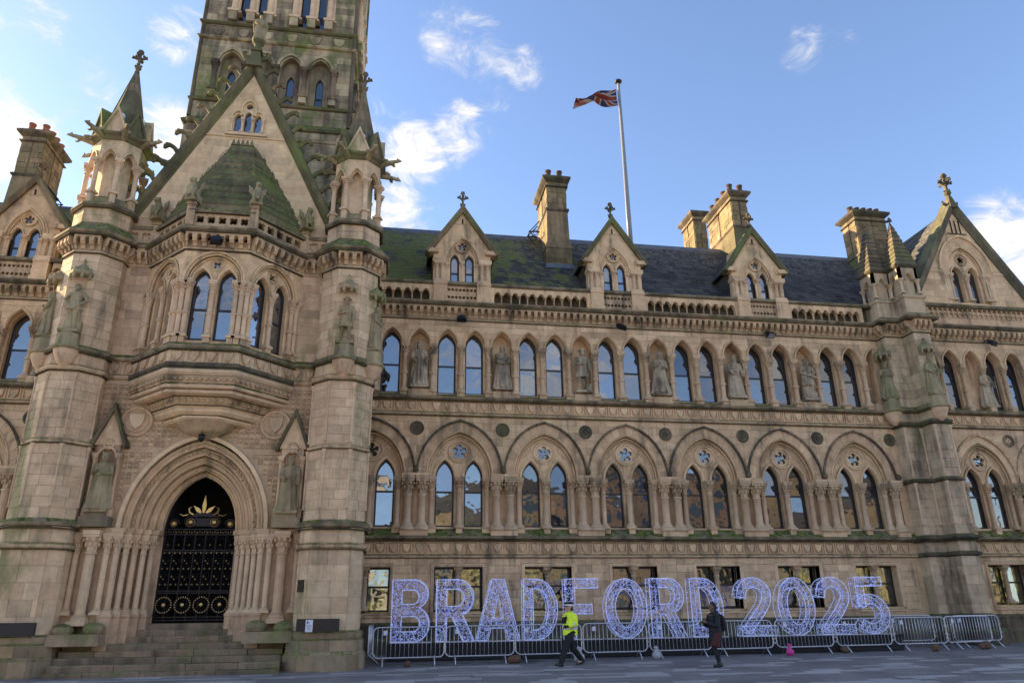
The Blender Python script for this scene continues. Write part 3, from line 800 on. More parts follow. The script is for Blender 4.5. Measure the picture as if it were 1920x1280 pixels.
    for s_ in (-1, 1):
        put_window(HALL, xc+s_*BAY/6, y+.42, 9.45, 11.42, .37, .56, 10.62, glass=GLASS if xc < 9 else GLASS_DIM, blind=(rr.choice([0, 0, .35, .5]) or None) if xc > 6 else None)
    for t in (-BAY/3, 0, BAY/3):
        put_col(HALL, xc+t, y+.08, .095, 9.5, 10.95, 11.41, ann=10.2)
    def ups2():
        m = M()
        for t in (-BAY/3, 0, BAY/3): m.box(t-.15, t+.15, -.04, .35, 9.16, 9.44)
        m.box(WH-.4, WH+.4, -.12, .35, 9.16, 9.5); m.box(WH-.25, WH+.25, -.04, .4, 9.5, 9.6)
        return m.mesh('pedestal', ST['carve'])
    boxes('pedestal', 'carve', HALL, mw, [(t-.15, t+.15, -.04, .35, 9.16, 9.44) for t in (-BAY/3, 0, BAY/3)]+[(WH-.4, WH+.4, -.12, .35, 9.16, 9.5), (WH-.25, WH+.25, -.04, .4, 9.5, 9.6)])
    for k in range(7):
        x = xc-WH+(k+.5)*BAY/7
        put_shield(HALL, x, y+.02, 3.545, .34, .36, mat='wing'); put_shield(HALL, x, y+.02, 8.86, .34, .36, mat='wing')

def parapet_arcade(x0, x1, y=-.1, z=13.22, parent=None):
    parent = parent or HALL
    n = max(1, round((x1-x0)/(BAY/9))); st = (x1-x0)/n
    def mk():
        w = BAY/9; m = M()
        slab(m, [rect(-w/2, w/2, .42, .82)], [opening(0, .3, .42, .12, .15, 4)], 0, .2)
        hood(m, 0, .42, .125, .155, .03, -.03, .01, 5)
        for s_ in (-1, 1):
            m.lathe([(.07, 0), (.065, .05), (.042, .07), (.042, .33), (.06, .36), (.065, .42)], s_*w/2, .1, n=8)
        return m.mesh('balustrade_arch', ST['wing'])
    me = cached('parc', mk)
    for i in range(n):
        place(me, 'balustrade_arch', parent, mw=TR(x0+(i+.5)*st, y, z) @ Matrix.Scale(st/(BAY/9), 4, (1, 0, 0)))
def pierced_panel(parent, p0, p1, z0, z1, n, mat='carve', rows=1, k=4):
    """parapet panel pierced by quatrefoils"""
    v = Vector((p1[0]-p0[0], p1[1]-p0[1])); L_ = v.length; rz = math.atan2(v.y, v.x)
    m = M(); w = L_/n; hh = (z1-z0)/rows; Rr = min(w, hh)*.46
    holes = [circ((i+.5)*w, (j+.5)*hh, Rr*.93, 12) for i in range(n) for j in range(rows)]
    slab(m, [rect(0, L_, 0, z1-z0)], holes, 0, .16)
    for i in range(n):
        for j in range(rows): foil_ring(m, (i+.5)*w, (j+.5)*hh, Rr*.97, Rr*.5, Rr*.42, k, .01, .12, rot=math.pi/4)
    return m.obj('pierced_panel', ST[mat], parent, mw=TR(p0[0], p0[1], z0, rz))

def straight_runs(x0, x1, y, dorm):
    """string courses, ledges, cornice and parapet of a wing from x0 to x1"""
    P = [(x0, y), (x1, y)]
    def run(name, prof, mat): M().plan(P, prof).obj(name, ST[mat], HALL)
    run('plinth', [(0, -.3), (.22, -.3), (.22, .4), (.13, .5), (.13, .86), (.16, .88), (.16, .95), (0, 1.02)], 'dark')
    run('string_course', [(0, 3.16), (.05, 3.18), (.10, 3.2), (.11, 3.25), (.03, 3.30), (-.02, 3.31)], 'carve')
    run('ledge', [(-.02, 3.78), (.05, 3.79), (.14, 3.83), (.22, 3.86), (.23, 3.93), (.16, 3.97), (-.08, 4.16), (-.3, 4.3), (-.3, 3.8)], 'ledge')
    run('string_course', [(0, 8.46), (.05, 8.48), (.10, 8.51), (.11, 8.56), (.03, 8.62), (-.02, 8.63)], 'carve')
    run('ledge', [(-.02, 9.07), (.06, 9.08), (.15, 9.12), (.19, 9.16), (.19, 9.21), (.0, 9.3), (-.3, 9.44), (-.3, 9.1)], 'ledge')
    run('string_course', [(-.02, 12.47), (.05, 12.49), (.07, 12.53), (.03, 12.58), (-.02, 12.58)], 'carve')
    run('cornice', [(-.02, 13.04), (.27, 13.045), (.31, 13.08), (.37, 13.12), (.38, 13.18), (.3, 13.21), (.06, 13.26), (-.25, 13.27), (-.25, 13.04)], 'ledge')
    corbels(HALL, (x0, y), (x1, y), 12.575)
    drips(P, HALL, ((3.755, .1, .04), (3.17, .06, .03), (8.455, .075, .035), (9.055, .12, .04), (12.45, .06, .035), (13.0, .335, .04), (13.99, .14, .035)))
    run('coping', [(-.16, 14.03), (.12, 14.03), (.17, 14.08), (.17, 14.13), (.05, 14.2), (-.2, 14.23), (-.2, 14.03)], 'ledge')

def dormer(xc, y=0.0):
    """gabled stone dormer standing on the parapet"""
    d = empty('dormer', (xc, y, 14.0), parent=HALL)
    D = lambda m, n, mt='wing', sm=False: place(m.mesh(n, ST[mt] if isinstance(mt, str) else mt, sm), n, d, (xc, y, 0))
    # pedestals and pierced panel in the parapet below
    for s_ in (-1, 1):
        m = M(); x0, x1 = sorted((s_*.62, s_*1.18)); m.box(x0, x1, -.2, .25, 13.24, 14.02); m.box(x0-.03, x1+.03, -.23, .25, 13.24, 13.4); m.frus(x0-.03, x1+.03, -.23, .25, 14.0, 14.24, .05)
        D(m, 'pedestal', 'wing')
    pierced_panel(d, (xc-.62, y-.06), (xc+.62, y-.06), 13.32, 13.98, 8, rows=2)
    M().plan([(xc-.62, y), (xc+.62, y)], [(-.2, 13.98), (.1, 13.98), (.18, 14.04), (.16, 14.1), (-.2, 14.16)]).obj('sill', ST['ledge'], d)
    z0, zs = 14.16, 15.18
    w = M()
    hl = [opening(-.31, z0, zs, .19, .33, 5), opening(.31, z0, zs, .19, .33, 5), circ(0, 15.88, .2, 12)]
    ap = [(-1.2, z0), (1.2, z0), (1.2, 15.55), (1.28, 15.6), (0, 17.55), (-1.28, 15.6), (-1.2, 15.55)]
    slab(w, [ap], hl+[opening(0, 15.0, 15.06, .66, 1.16, 7)], .06, .4)
    slab(w, [rect(-.7, .7, z0, 16.3)], hl, .14, .36)
    D(w, 'gable_wall')
    m = M()
    hood(m, 0, 15.06, .68, 1.2, .05, -.02, .08, 8); mould(m, 0, 15.06, .62, 1.12, .03, .08, 8)
    hood(m, 0, 15.06, .73, 1.3, .09, .02, .08, 8)
    for s_ in (-1, 1): hood(m, s_*.31, zs, .2, .34, .05, .08, .15, 6)
    m.tube([(-.35, .055, 16.95), (.35, .055, 16.95)], .02, 5)
    D(m, 'arch_moulding')
    D(M().box(-.03, .03, .04, .1, 16.98, 17.2), 'slit_opening', VOID)
    # corner columns and entablature
    for s_ in (-1, 1):
        for q, yy in ((.62, .1), (.83, .0), (1.06, .0)):
            put_col(d, xc+s_*q, y+yy, .06 if q < .7 else .07, 14.26, 14.83, 15.05)
    put_col(d, xc, y+.08, .06, 14.26, 14.9, 15.16)
    for s_ in (-1, 1):
        boxes('entablature', 'wing', d, TR(xc, y, 0), [tuple(sorted((s_*.7, s_*1.24)))+(-.12, .4, 15.05, 15.22), tuple(sorted((s_*1.0, s_*1.42)))+(-.1, .4, 15.5, 15.68)])
    for s_ in (-1, 1): put_window(d, xc+s_*.31, y+.22, z0+.02, zs, .19, .32, 14.68)
    put_rosette(d, xc, y+.1, 15.88, .29, 5)
    # coping and finial
    c = M(); c.strip([(-1.5, 15.52), (0, 17.74), (1.5, 15.52)], [(-.14, .45), (-.14, -.06), (-.02, -.12), (.06, -.12), (.07, .45), (-.14, .45)])
    D(c, 'coping', 'coping')
    f = finial_m(.95); c = place(f.mesh('finial', ST['dark'], False), 'finial', d, (xc, y+.1, 17.68))
    # roof and slate-hung cheeks running back into the main roof
    yb = 2.2
    for s_ in (-1, 1):
        n = 9
        for i in range(n):
            t0, t1 = i/n, (i+1)/n
            a = (s_*1.42*(1-t0), 15.62+1.98*t0-.02); b = (s_*1.42*(1-t1), 15.62+1.98*t1)
            q = M(); dx, dz = b[0]-a[0], b[1]-a[1]; l = math.hypot(dx, dz); nx, nz = -dz/l*(-s_), dx/l*(-s_)
            if nz < 0: nx, nz = -nx, -nz
            ye = .35+ (b[1]-14.05)/1.24 + .25
            P = [(a[0]+nx*.035, a[1]+nz*.035), (b[0]+nx*.01, b[1]+nz*.01), (b[0]-nx*.02, b[1]-nz*.02), (a[0]-nx*.02, a[1]-nz*.02)]
            if area(P) < 0: P.reverse()
            q.prism(P, .42, ye+.2, ((i*37+(s_+1)*11) % 17)/17+.01)
            place(q.mesh('slate_course', SLATE), 'slate_course', d, (xc, y, 0))
    for s_ in (-1, 1):
        ch = M()
        for i in range(6):
            za = 14.1+i*.25; ye = .35+(za-14.05)/1.24+.3
            x0, x1 = sorted((s_*1.19, s_*(1.235))); ch.frus(x0, x1, .38, ye, za, za+.26, .0, 0, (i*.31+.1) % 1)
        D(ch, 'slate_cheek', SLATE)
    return d

DORM_BAYS = (0, 2, 4)
def wing_right():
    for i in range(-1, 6): wing_bay((i+.5)*BAY, seed=i+2)
    straight_runs(-3.0, 20.4, 0, DORM_BAYS)
    for i in DORM_BAYS: dormer((i+.5)*BAY)
    parapet_arcade(-1.9, .5*BAY-1.3)
    for i in (0, 2):
        parapet_arcade((i+.5)*BAY+1.3, (i+2.5)*BAY-1.3)
    parapet_arcade(4.5*BAY+1.3, 19.6)
    for a, b in ((-2.2, .5*BAY-1.19),)+tuple(((i+.5)*BAY+1.19, (i+2.5)*BAY-1.19) for i in (0, 2))+((4.5*BAY+1.19, 19.7),):
        M().box(a, b, -.1, .12, 13.2, 13.245).obj('parapet_base', ST['wing'], HALL)
        for x in (a+.06, b-.06): M().box(x-.08, x+.08, -.11, .12, 13.25, 14.03).obj('parapet_pier', ST['wing'], HALL)
wing_right()
def wing_left():
    mx = 2*AX
    for i in range(-1, 2): wing_bay(mx-(i+.5)*BAY, seed=40+i)
    straight_runs(mx-2*BAY, mx+3.0, 0, ())
    dormer(mx-.5*BAY)
    parapet_arcade(mx-.5*BAY+1.3, mx+1.9); parapet_arcade(mx-2*BAY, mx-.5*BAY-1.3)
    for a, b in ((mx-.5*BAY+1.19, mx+2.2), (mx-2*BAY, mx-.5*BAY-1.19)):
        M().box(a, b, -.1, .12, 13.2, 13.245).obj('parapet_base', ST['wing'], HALL)
wing_left()
M().box(6*BAY, 20.5, .013, .5, -.3, 13.2).obj('wall', ST['wing'], HALL)
# body of the building behind the fronts, closed so that no daylight leaks through
M().box(-21.5, 29.4, .95, 7.9, -.3, 14.0).obj('inner_wall', VOID, HALL)
M().box(-2.2, 20.4, .26, 1.0, 13.3, 14.05).box(-21.5, -11.4, .26, 1.0, 13.3, 14.05).obj('dark_backing', ST['dark'], HALL)  # dark backing added behind the balustrade so its openings stay dark
for xx in (-3.2, 24.4, -21.9, -10.4): M().add([(xx, .4, 13.9), (xx, 7.9, 13.9), (xx, 4.15, 18.6)], [(0, 1, 2)]).obj('roof_end', VOID, HALL)

# ------------------------------------------------------------------ basement windows (two lights with a column between)
for i in range(-1, 6):
    xc = (i+.5)*BAY
    for s_ in (-1, 1):
        put_window(HALL, xc+s_*.47, .34, 1.36, 2.87, .41, 0.0, 2.2, glass=GLASS_LOW)
        lit = (i, s_) in ((-1, 1), (0, 1), (1, -1), (4, 1), (5, -1), (5, 1))
        M().box(-.42, .42, 0, .02, 0, 1.52).obj('room_backdrop', LIT if lit else ROOM, HALL, loc=(xc+s_*.47, .8, 1.35))
    put_col(HALL, xc, .2, .09, 1.48, 2.55, 2.87)

# ------------------------------------------------------------------ main roof
RS = 1.24
def roof_z(y): return 14.02+RS*(y-.35)
def main_roof(x0, x1):
    yr = 4.15
    M().add([(x0, .3, roof_z(.3)-.06), (x1, .3, roof_z(.3)-.06), (x1, yr, roof_z(yr)-.06), (x0, yr, roof_z(yr)-.06), (x1, yr*2-.3, roof_z(.3)-.06), (x0, yr*2-.3, roof_z(.3)-.06)],
            [(0, 1, 2, 3), (3, 2, 4, 5)], .3).obj('roof', SLATE, HALL)
    n = 21; L_ = (yr-.3)/n; rr = random.Random(11)
    ang = math.atan(RS)
    holes = [(c-1.15, c+1.15) for c in [(i+.5)*BAY for i in DORM_BAYS]]
    for k in range(n):
        ya, yb = .3+k*L_, .3+(k+1.25)*L_; x = x0+(k % 2)*.17
        while x < x1:
            w = .34*rr.uniform(.92, 1.06); xe = min(x+w, x1)
            zc = roof_z(ya)
            if not any(a < x and xe < b and zc < 15.4 for a, b in holes):
                t = rr.random(); li = .022+rr.random()*.012; j = rr.uniform(-.012, .012)
                m = M().add([(x+.004, ya+j, roof_z(ya+j)+li), (xe-.004, ya+j, roof_z(ya+j)+li), (xe-.004, min(yb, yr), roof_z(min(yb, yr))-.0), (x+.004, min(yb, yr), roof_z(min(yb, yr))-.0),
                             (x+.004, ya+j, roof_z(ya+j)-.004), (xe-.004, ya+j, roof_z(ya+j)-.004)], [(0, 1, 2, 3), (4, 5, 1, 0), (4, 0, 3), (5, 2, 1)], .03+t*.95)
                STONES.append((proj_size(m, Matrix.Identity(4)), m, Matrix.Identity(4), SLATE, HALL, 'slate'))
            x = xe
    M().plan([(x0, yr-.02), (x1, yr-.02)], [(.16, roof_z(yr)-.24), (.17, roof_z(yr)-.18), (.05, roof_z(yr)+.02), (.03, roof_z(yr)+.07), (-.06, roof_z(yr)+.07), (-.2, roof_z(yr)-.2)]).obj('ridge_flashing', LEAD, HALL)
main_roof(-3.3, 24.5)
def left_roof():
    x0, x1 = -22.0, -10.3; yr = 4.15
    M().add([(x0, .3, roof_z(.3)), (x1, .3, roof_z(.3)), (x1, yr, roof_z(yr)), (x0, yr, roof_z(yr)), (x1, yr*2-.3, roof_z(.3)), (x0, yr*2-.3, roof_z(.3))], [(0, 1, 2, 3), (3, 2, 4, 5)], .3).obj('roof', SLATE, HALL)
    m = M(); rr = random.Random(5)
    for k in range(21):
        ya = .3+k*.183
        m.box(-13.2, -11.2, ya, ya+.2, roof_z(ya)+.0, roof_z(ya)+.03, rr.random())
    m.obj('slate_courses', SLATE, HALL, kind='stuff')
    M().plan([(x0, yr-.02), (x1, yr-.02)], [(.16, roof_z(yr)-.24), (.05, roof_z(yr)+.02), (-.06, roof_z(yr)+.07), (-.2, roof_z(yr)-.2)]).obj('ridge_flashing', LEAD, HALL)
left_roof()
# ------------------------------------------------------------------ entrance block
def octp(cx, cy_, ap, hf):
    return [(cx-hf, cy_-ap), (cx+hf, cy_-ap), (cx+ap, cy_-hf), (cx+ap, cy_+hf), (cx+hf, cy_+ap), (cx-hf, cy_+ap), (cx-ap, cy_+hf), (cx-ap, cy_-hf)]
def face_mw(p0, p1, z=0): return TR(p0[0], p0[1], z, math.atan2(p1[1]-p0[1], p1[0]-p0[0]))
def flen(p0, p1): return math.hypot(p1[0]-p0[0], p1[1]-p0[1])
TCY = BY+.03
def turret(cx, side):
    t = empty('turret', (cx, TCY, -.3), parent=HALL); cyy = TCY
    def P(ap, hf): return octp(cx, cyy, ap, hf)
    def ring(ap, hf, prof, mat, name): M().plan(P(ap, hf), prof, closed=True).obj(name, ST[mat], t)
    up, uh = .93, .40; lo, lh = .95, .60
    # shafts
    ring(1.16, .7, [(0, -.6), (0, .2), (-.06, .3)], 'plinth', 'plinth'); ring(1.09, .67, [(0, .3), (0, .6), (-.05, .64)], 'plinth', 'plinth'); ring(1.03, .64, [(0, .64), (.02, .7), (.02, .8), (-.06, .86)], 'plinth', 'plinth')
    ring(lo-.01, lh, [(0, .8), (0, 3.9)], 'turret', 'shaft_core')
    ring(up-.012, uh, [(0, 3.8), (0, 13.0)], 'turret', 'shaft_core')
    vis = (7, 0, 1, 2, 6)
    for (ap, hf, za, zb, ch, ln, mt) in ((1.16, .7, -.58, .2, .39, .9, 'plinth'), (1.09, .67, .3, .6, .3, .8, 'plinth'), (lo, lh, .87, 3.14, .42, .75, 'turret'), (lo, lh, 3.34, 3.74, .4, .8, 'turret'), (up, uh, 4.0, 6.18, .31, .55, 'turret'), (up, uh, 6.36, 8.44, .31, .55, 'turret'), (up, uh, 8.66, 9.03, .37, .8, 'turret'), (up, uh, 9.3, 12.46, .32, .6, 'turret')):
        Q = P(ap, hf)
        for i in vis:
            p0, p1 = Q[i], Q[(i+1) % 8]
            lay(ashlar(0, flen(p0, p1), za, zb, ch, ln, rr=random.Random(int(cx*10)+i+int(za*7))), face_mw(p0, p1), ST[mt], t, pr=.006)
    ring(lo-.01, lh, [(0, 3.14), (.06, 3.16), (.1, 3.2), (.1, 3.26), (0, 3.33)], 'carve', 'string_course')
    ring(up, uh, [(.02, 3.72), (.1, 3.75), (.2, 3.8), (.21, 3.88), (.1, 3.95), (0, 4.02)], 'ledge', 'ledge')
    ring(up, uh, [(0, 6.2), (.05, 6.22), (.06, 6.28), (0, 6.34)], 'carve', 'string_course')
    ring(up, uh, [(0, 8.45), (.06, 8.47), (.1, 8.52), (.09, 8.58), (0, 8.64)], 'carve', 'string_course')
    ring(up, uh, [(0, 9.04), (.08, 9.08), (.13, 9.12), (.13, 9.18), (0, 9.28)], 'ledge', 'ledge')
    ring(up, uh, [(0, 12.46), (.05, 12.49), (.05, 12.55), (0, 12.58)], 'carve', 'string_course')
    Q = P(up, uh)
    for i in vis:
        corbels(t, Q[i], Q[(i+1) % 8], 12.575)
    ring(up, uh, [(0, 13.0), (.27, 13.045), (.36, 13.1), (.37, 13.17), (.2, 13.34), (.02, 13.55), (0, 13.6)], 'ledge', 'cornice')
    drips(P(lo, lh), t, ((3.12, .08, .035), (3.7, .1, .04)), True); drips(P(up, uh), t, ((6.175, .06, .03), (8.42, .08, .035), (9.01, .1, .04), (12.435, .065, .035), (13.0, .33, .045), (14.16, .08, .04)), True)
    ring(up-.04, uh, [(0, 13.4), (0, 14.3)], 'turret', 'shaft_core')
    Q = P(up-.03, uh)
    for i in vis: lay(ashlar(0, flen(Q[i], Q[(i+1) % 8]), 13.62, 14.18, .28, .6, rr=random.Random(i+3)), face_mw(Q[i], Q[(i+1) % 8]), ST['turret'], t, pr=.006)
    ring(up-.03, uh, [(0, 14.18), (.07, 14.21), (.13, 14.26), (.12, 14.33), (0, 14.42)], 'ledge', 'string_course')
    # belfry stage with blind arches
    b, bh = .80, .345
    ring(b-.26, .22, [(0, 14.3), (0, 16.9)], 'turret', 'stage_core')
    ring(b+.02, bh, [(0, 14.38), (0, 14.62), (-.08, 14.72)], 'plinth', 'stage_base')
    Q = P(b, bh)
    for i in range(8):
        p0, p1 = Q[i], Q[(i+1) % 8]; L_ = flen(p0, p1)
        if i in vis:
            m = M(); slab(m, [rect(0, L_, 16.12, 16.95)], [opening(L_/2, 16, 16.12, .22, .4, 6)], 0, .2)
            mould(m, L_/2, 16.12, .2, .37, .02, .12, 6)
            hood(m, L_/2, 16.12, .245, .43, .05, -.06, .01, 6); mould(m, L_/2, 16.12, .19, .35, .02, .03, 6)
            m.obj('blind_arch', ST['turret'], t, mw=face_mw(p0, p1))
        m = M().box(-.09, .09, -.09, .09, 14.42, 14.78); m.obj('pedestal', ST['turret'], t, mw=TR(p0[0], p0[1], 0, math.atan2(p0[1]-cyy, p0[0]-cx)))
        put_col(t, p0[0], p0[1], .08, 14.84, 15.78, 16.13, rz=math.atan2(p0[1]-cyy, p0[0]-cx), ab=1.9)
    ring(b, bh, [(0, 16.93), (.04, 16.95), (.08, 17.05), (.17, 17.12), (.18, 17.2), (0, 17.3), (-.3, 17.3)], 'coping', 'cornice')
    m = M()
    for i in range(8):
        p0, p1 = Q[i], Q[(i+1) % 8]
        for k in range(3):
            f = (k+.5)/3; m.ell((p0[0]+(p1[0]-p0[0])*f, p0[1]+(p1[1]-p0[1])*f, 17.0), (.06, .06, .05), 6, 4)
    m.obj('leaf_carving', ST['carve'], t, kind='stuff')
    # gablets between gargoyles, then the spire
    Q = P(b+.06, bh+.03)
    for i in range(8):
        p0, p1 = Q[i], Q[(i+1) % 8]; L_ = flen(p0, p1)
        m = M(); m.prism([(0, 17.25), (L_, 17.25), (L_/2, 18.15)], 0, .12)
        m.strip([(-.02, 17.22), (L_/2, 18.2), (L_+.02, 17.22)], [(-.02, .5), (-.02, -.06), (.05, -.06), (.05, .5), (-.02, .5)])
        m.obj('gablet', ST['coping' if i % 2 else 'turret'], t, mw=face_mw(p0, p1))
        a = math.atan2(p0[1]-cyy, p0[0]-cx)
        place(gargoyle_mesh(), 'gargoyle', t, mw=TR(p0[0], p0[1], 17.1, a+math.pi/2) @ Matrix.Scale(.92, 4))
    s_ = M(); N_ = 9
    for k in range(N_):
        f0, f1 = k/N_, (k+1)/N_; r0, r1 = .70*(1-f0)+.03*f0, .70*(1-f1)+.03*f1
        z0, z1 = 17.3+3.3*f0, 17.3+3.3*f1
        s_.plan(octp(cx, cyy, r0, r0*.414), [(0, z0), (-.0, z0+.01), (-(r0-r1), z1)], closed=True, tone=((k*5) % 9)/9+.05)
    for i in range(8):
        a = math.pi/8+i*math.pi/4
        s_.tube([(cx+.75*math.cos(a), cyy+.75*math.sin(a), 17.35), (cx+.035*math.cos(a), cyy+.035*math.sin(a), 20.62)], [.03, .02], 5)
    s_.obj('spire', ST['spire'], t)
    place(finial_m(1.1).mesh('finial', ST['dark']), 'finial', t, (cx, cyy, 20.48))
    # slim angle shafts on the corners
    Q = P(up+.02, uh)
    for i in (7, 0, 1, 2):
        q = Q[i]
        for za, zb in ((4.35, 6.12), (6.42, 8.3)):
            m = M().lathe([(.05, za), (.034, za+.06), (.034, zb-.14), (.07, zb), (.075, zb+.05), (0, zb+.05)], q[0], q[1], n=8); m.obj('angle_shaft', ST['shaft'], t)
    return t
T_R = turret(AX+4.2, 1); T_L = turret(AX-4.2, -1)

# block walls
def block():
    x0, x1 = AX-3.4, AX+3.4
    portal_hole = opening(AX, -.3, 3.77, 2.12, 2.88, 9)
    m = M(); slab(m, [rect(x0, x1, -.6, 9.3)], [portal_hole], BY, BY+.5); slab(m, [rect(x0, x1, 9.25, 14.4)], [], BY+.0, BY+.5)
    m.box(AX+4.2-.35, AX+4.2-.0, BY, 0, -.3, 14.2); m.box(AX-4.2, AX-4.2+.35, BY, 0, -.3, 14.2)
    m.obj('wall', ST['block'], HALL)
    for a, b in ((x0, AX-2.55), (AX+2.55, x1)):
        lay(ashlar(a, b, 9.3, 12.46, .32, .62, rr=random.Random(int(a*3))), TR(0, BY, 0), ST['block'], HALL, pr=.008)
    for nm, pr_, mt in (('string_course', [(0, 8.45), (.06, 8.47), (.1, 8.52), (.09, 8.58), (0, 8.64)], 'carve'), ('ledge', [(0, 9.04), (.08, 9.08), (.13, 9.12), (.13, 9.18), (0, 9.28)], 'ledge'),
                        ('string_course', [(0, 12.46), (.05, 12.49), (.05, 12.55), (0, 12.58)], 'carve'), ('string_course', [(0, 6.2), (.03, 6.22), (.04, 6.28), (0, 6.32)], 'carve')):
        for a, b in ((x0, AX-2.35), (AX+2.35, x1)): M().plan([(a, BY), (b, BY)], pr_).obj(nm, ST[mt], HALL)
    for a, b in ((x0, AX-2.62), (AX+2.62, x1)):
        M().plan([(a, BY), (b, BY)], [(0, 13.04), (.27, 13.045), (.36, 13.1), (.37, 13.17), (.0, 13.32), (-.2, 13.35), (-.2, 13.0)]).obj('cornice', ST['ledge'], HALL)
        corbels(HALL, (a, BY), (b, BY), 12.575)
        pierced_panel(HALL, (a, BY-.08), (b, BY-.08), 13.36, 13.85, 2)
        M().plan([(a, BY), (b, BY)], [(-.1, 13.85), (.12, 13.86), (.15, 13.93), (.1, 14.0), (-.15, 14.04)]).obj('coping', ST['ledge'], HALL)
    for k in (-1, 1):
        for j in (0, 1): put_shield(HALL, AX+k*(2.62+j*.44), BY+.02, 8.85, .3, .33)
    # diaper work: small square bosses in a grid round the great arch
    d = M(); p = .168; rr = random.Random(2); hb = opening(AX, 3.6, 3.77, 2.36, 3.2, 10)
    def inside(poly, x, z):
        return all((poly[(i+1) % len(poly)][0]-poly[i][0])*(z-poly[i][1])-(poly[(i+1) % len(poly)][1]-poly[i][1])*(x-poly[i][0]) >= 0 for i in range(len(poly)))
    for i in range(int(6.8/p)):
        for j in range(int(4.55/p)):
            x = x0+.04+(i+.5)*p; z = 3.95+(j+.5)*p
            if z > 8.4 or inside(hb, x, z) or any(math.hypot(x-(AX+k*2.12), z-7.11) < .5 for k in (-1, 1)) or (abs(x-(AX-2.72)) < .4 or abs(x-(AX+2.72)) < .4) and z < 6.9: continue
            if 6.2 < z < 6.34: continue
            r0, r1 = p*.46, p*.34
            y = BY
            d.add([(x-r0, y, z-r0), (x+r0, y, z-r0), (x+r0, y, z+r0), (x-r0, y, z+r0), (x-r1, y-.022, z-r1), (x+r1, y-.022, z-r1), (x+r1, y-.022, z+r1), (x-r1, y-.022, z+r1),
                   (x-r1*.6, y-.008, z-r1*.6), (x+r1*.6, y-.008, z-r1*.6), (x+r1*.6, y-.008, z+r1*.6), (x-r1*.6, y-.008, z+r1*.6)],
                  [(0, 1, 5, 4), (1, 2, 6, 5), (2, 3, 7, 6), (3, 0, 4, 7), (4, 5, 9, 8), (5, 6, 10, 9), (6, 7, 11, 10), (7, 4, 8, 11), (8, 9, 10, 11)], rr.random()*.9+.05)
    d.obj('diaper_work', ST['block'], HALL, kind='stuff')
    for k in (-1, 1):
        r = empty('shield_roundel', (AX+k*2.12, BY, 7.11), parent=HALL)
        q = M(); q.tor((AX+k*2.12, BY-.02, 7.11), .44, .055, 30, 6); q.tor((AX+k*2.12, BY-.02, 7.11), .33, .03, 28, 5); q.prism(circ(AX+k*2.12, 7.11, .43, 24), BY-.02, BY+.01)
        q.obj('roundel_ring', ST['block'], r)
        M().prism(shield_poly(.46, .52), -.07, 0, bev=.02).obj('shield', ST['turret'], r, mw=TR(AX+k*2.12, BY-.02, 7.12))
block()

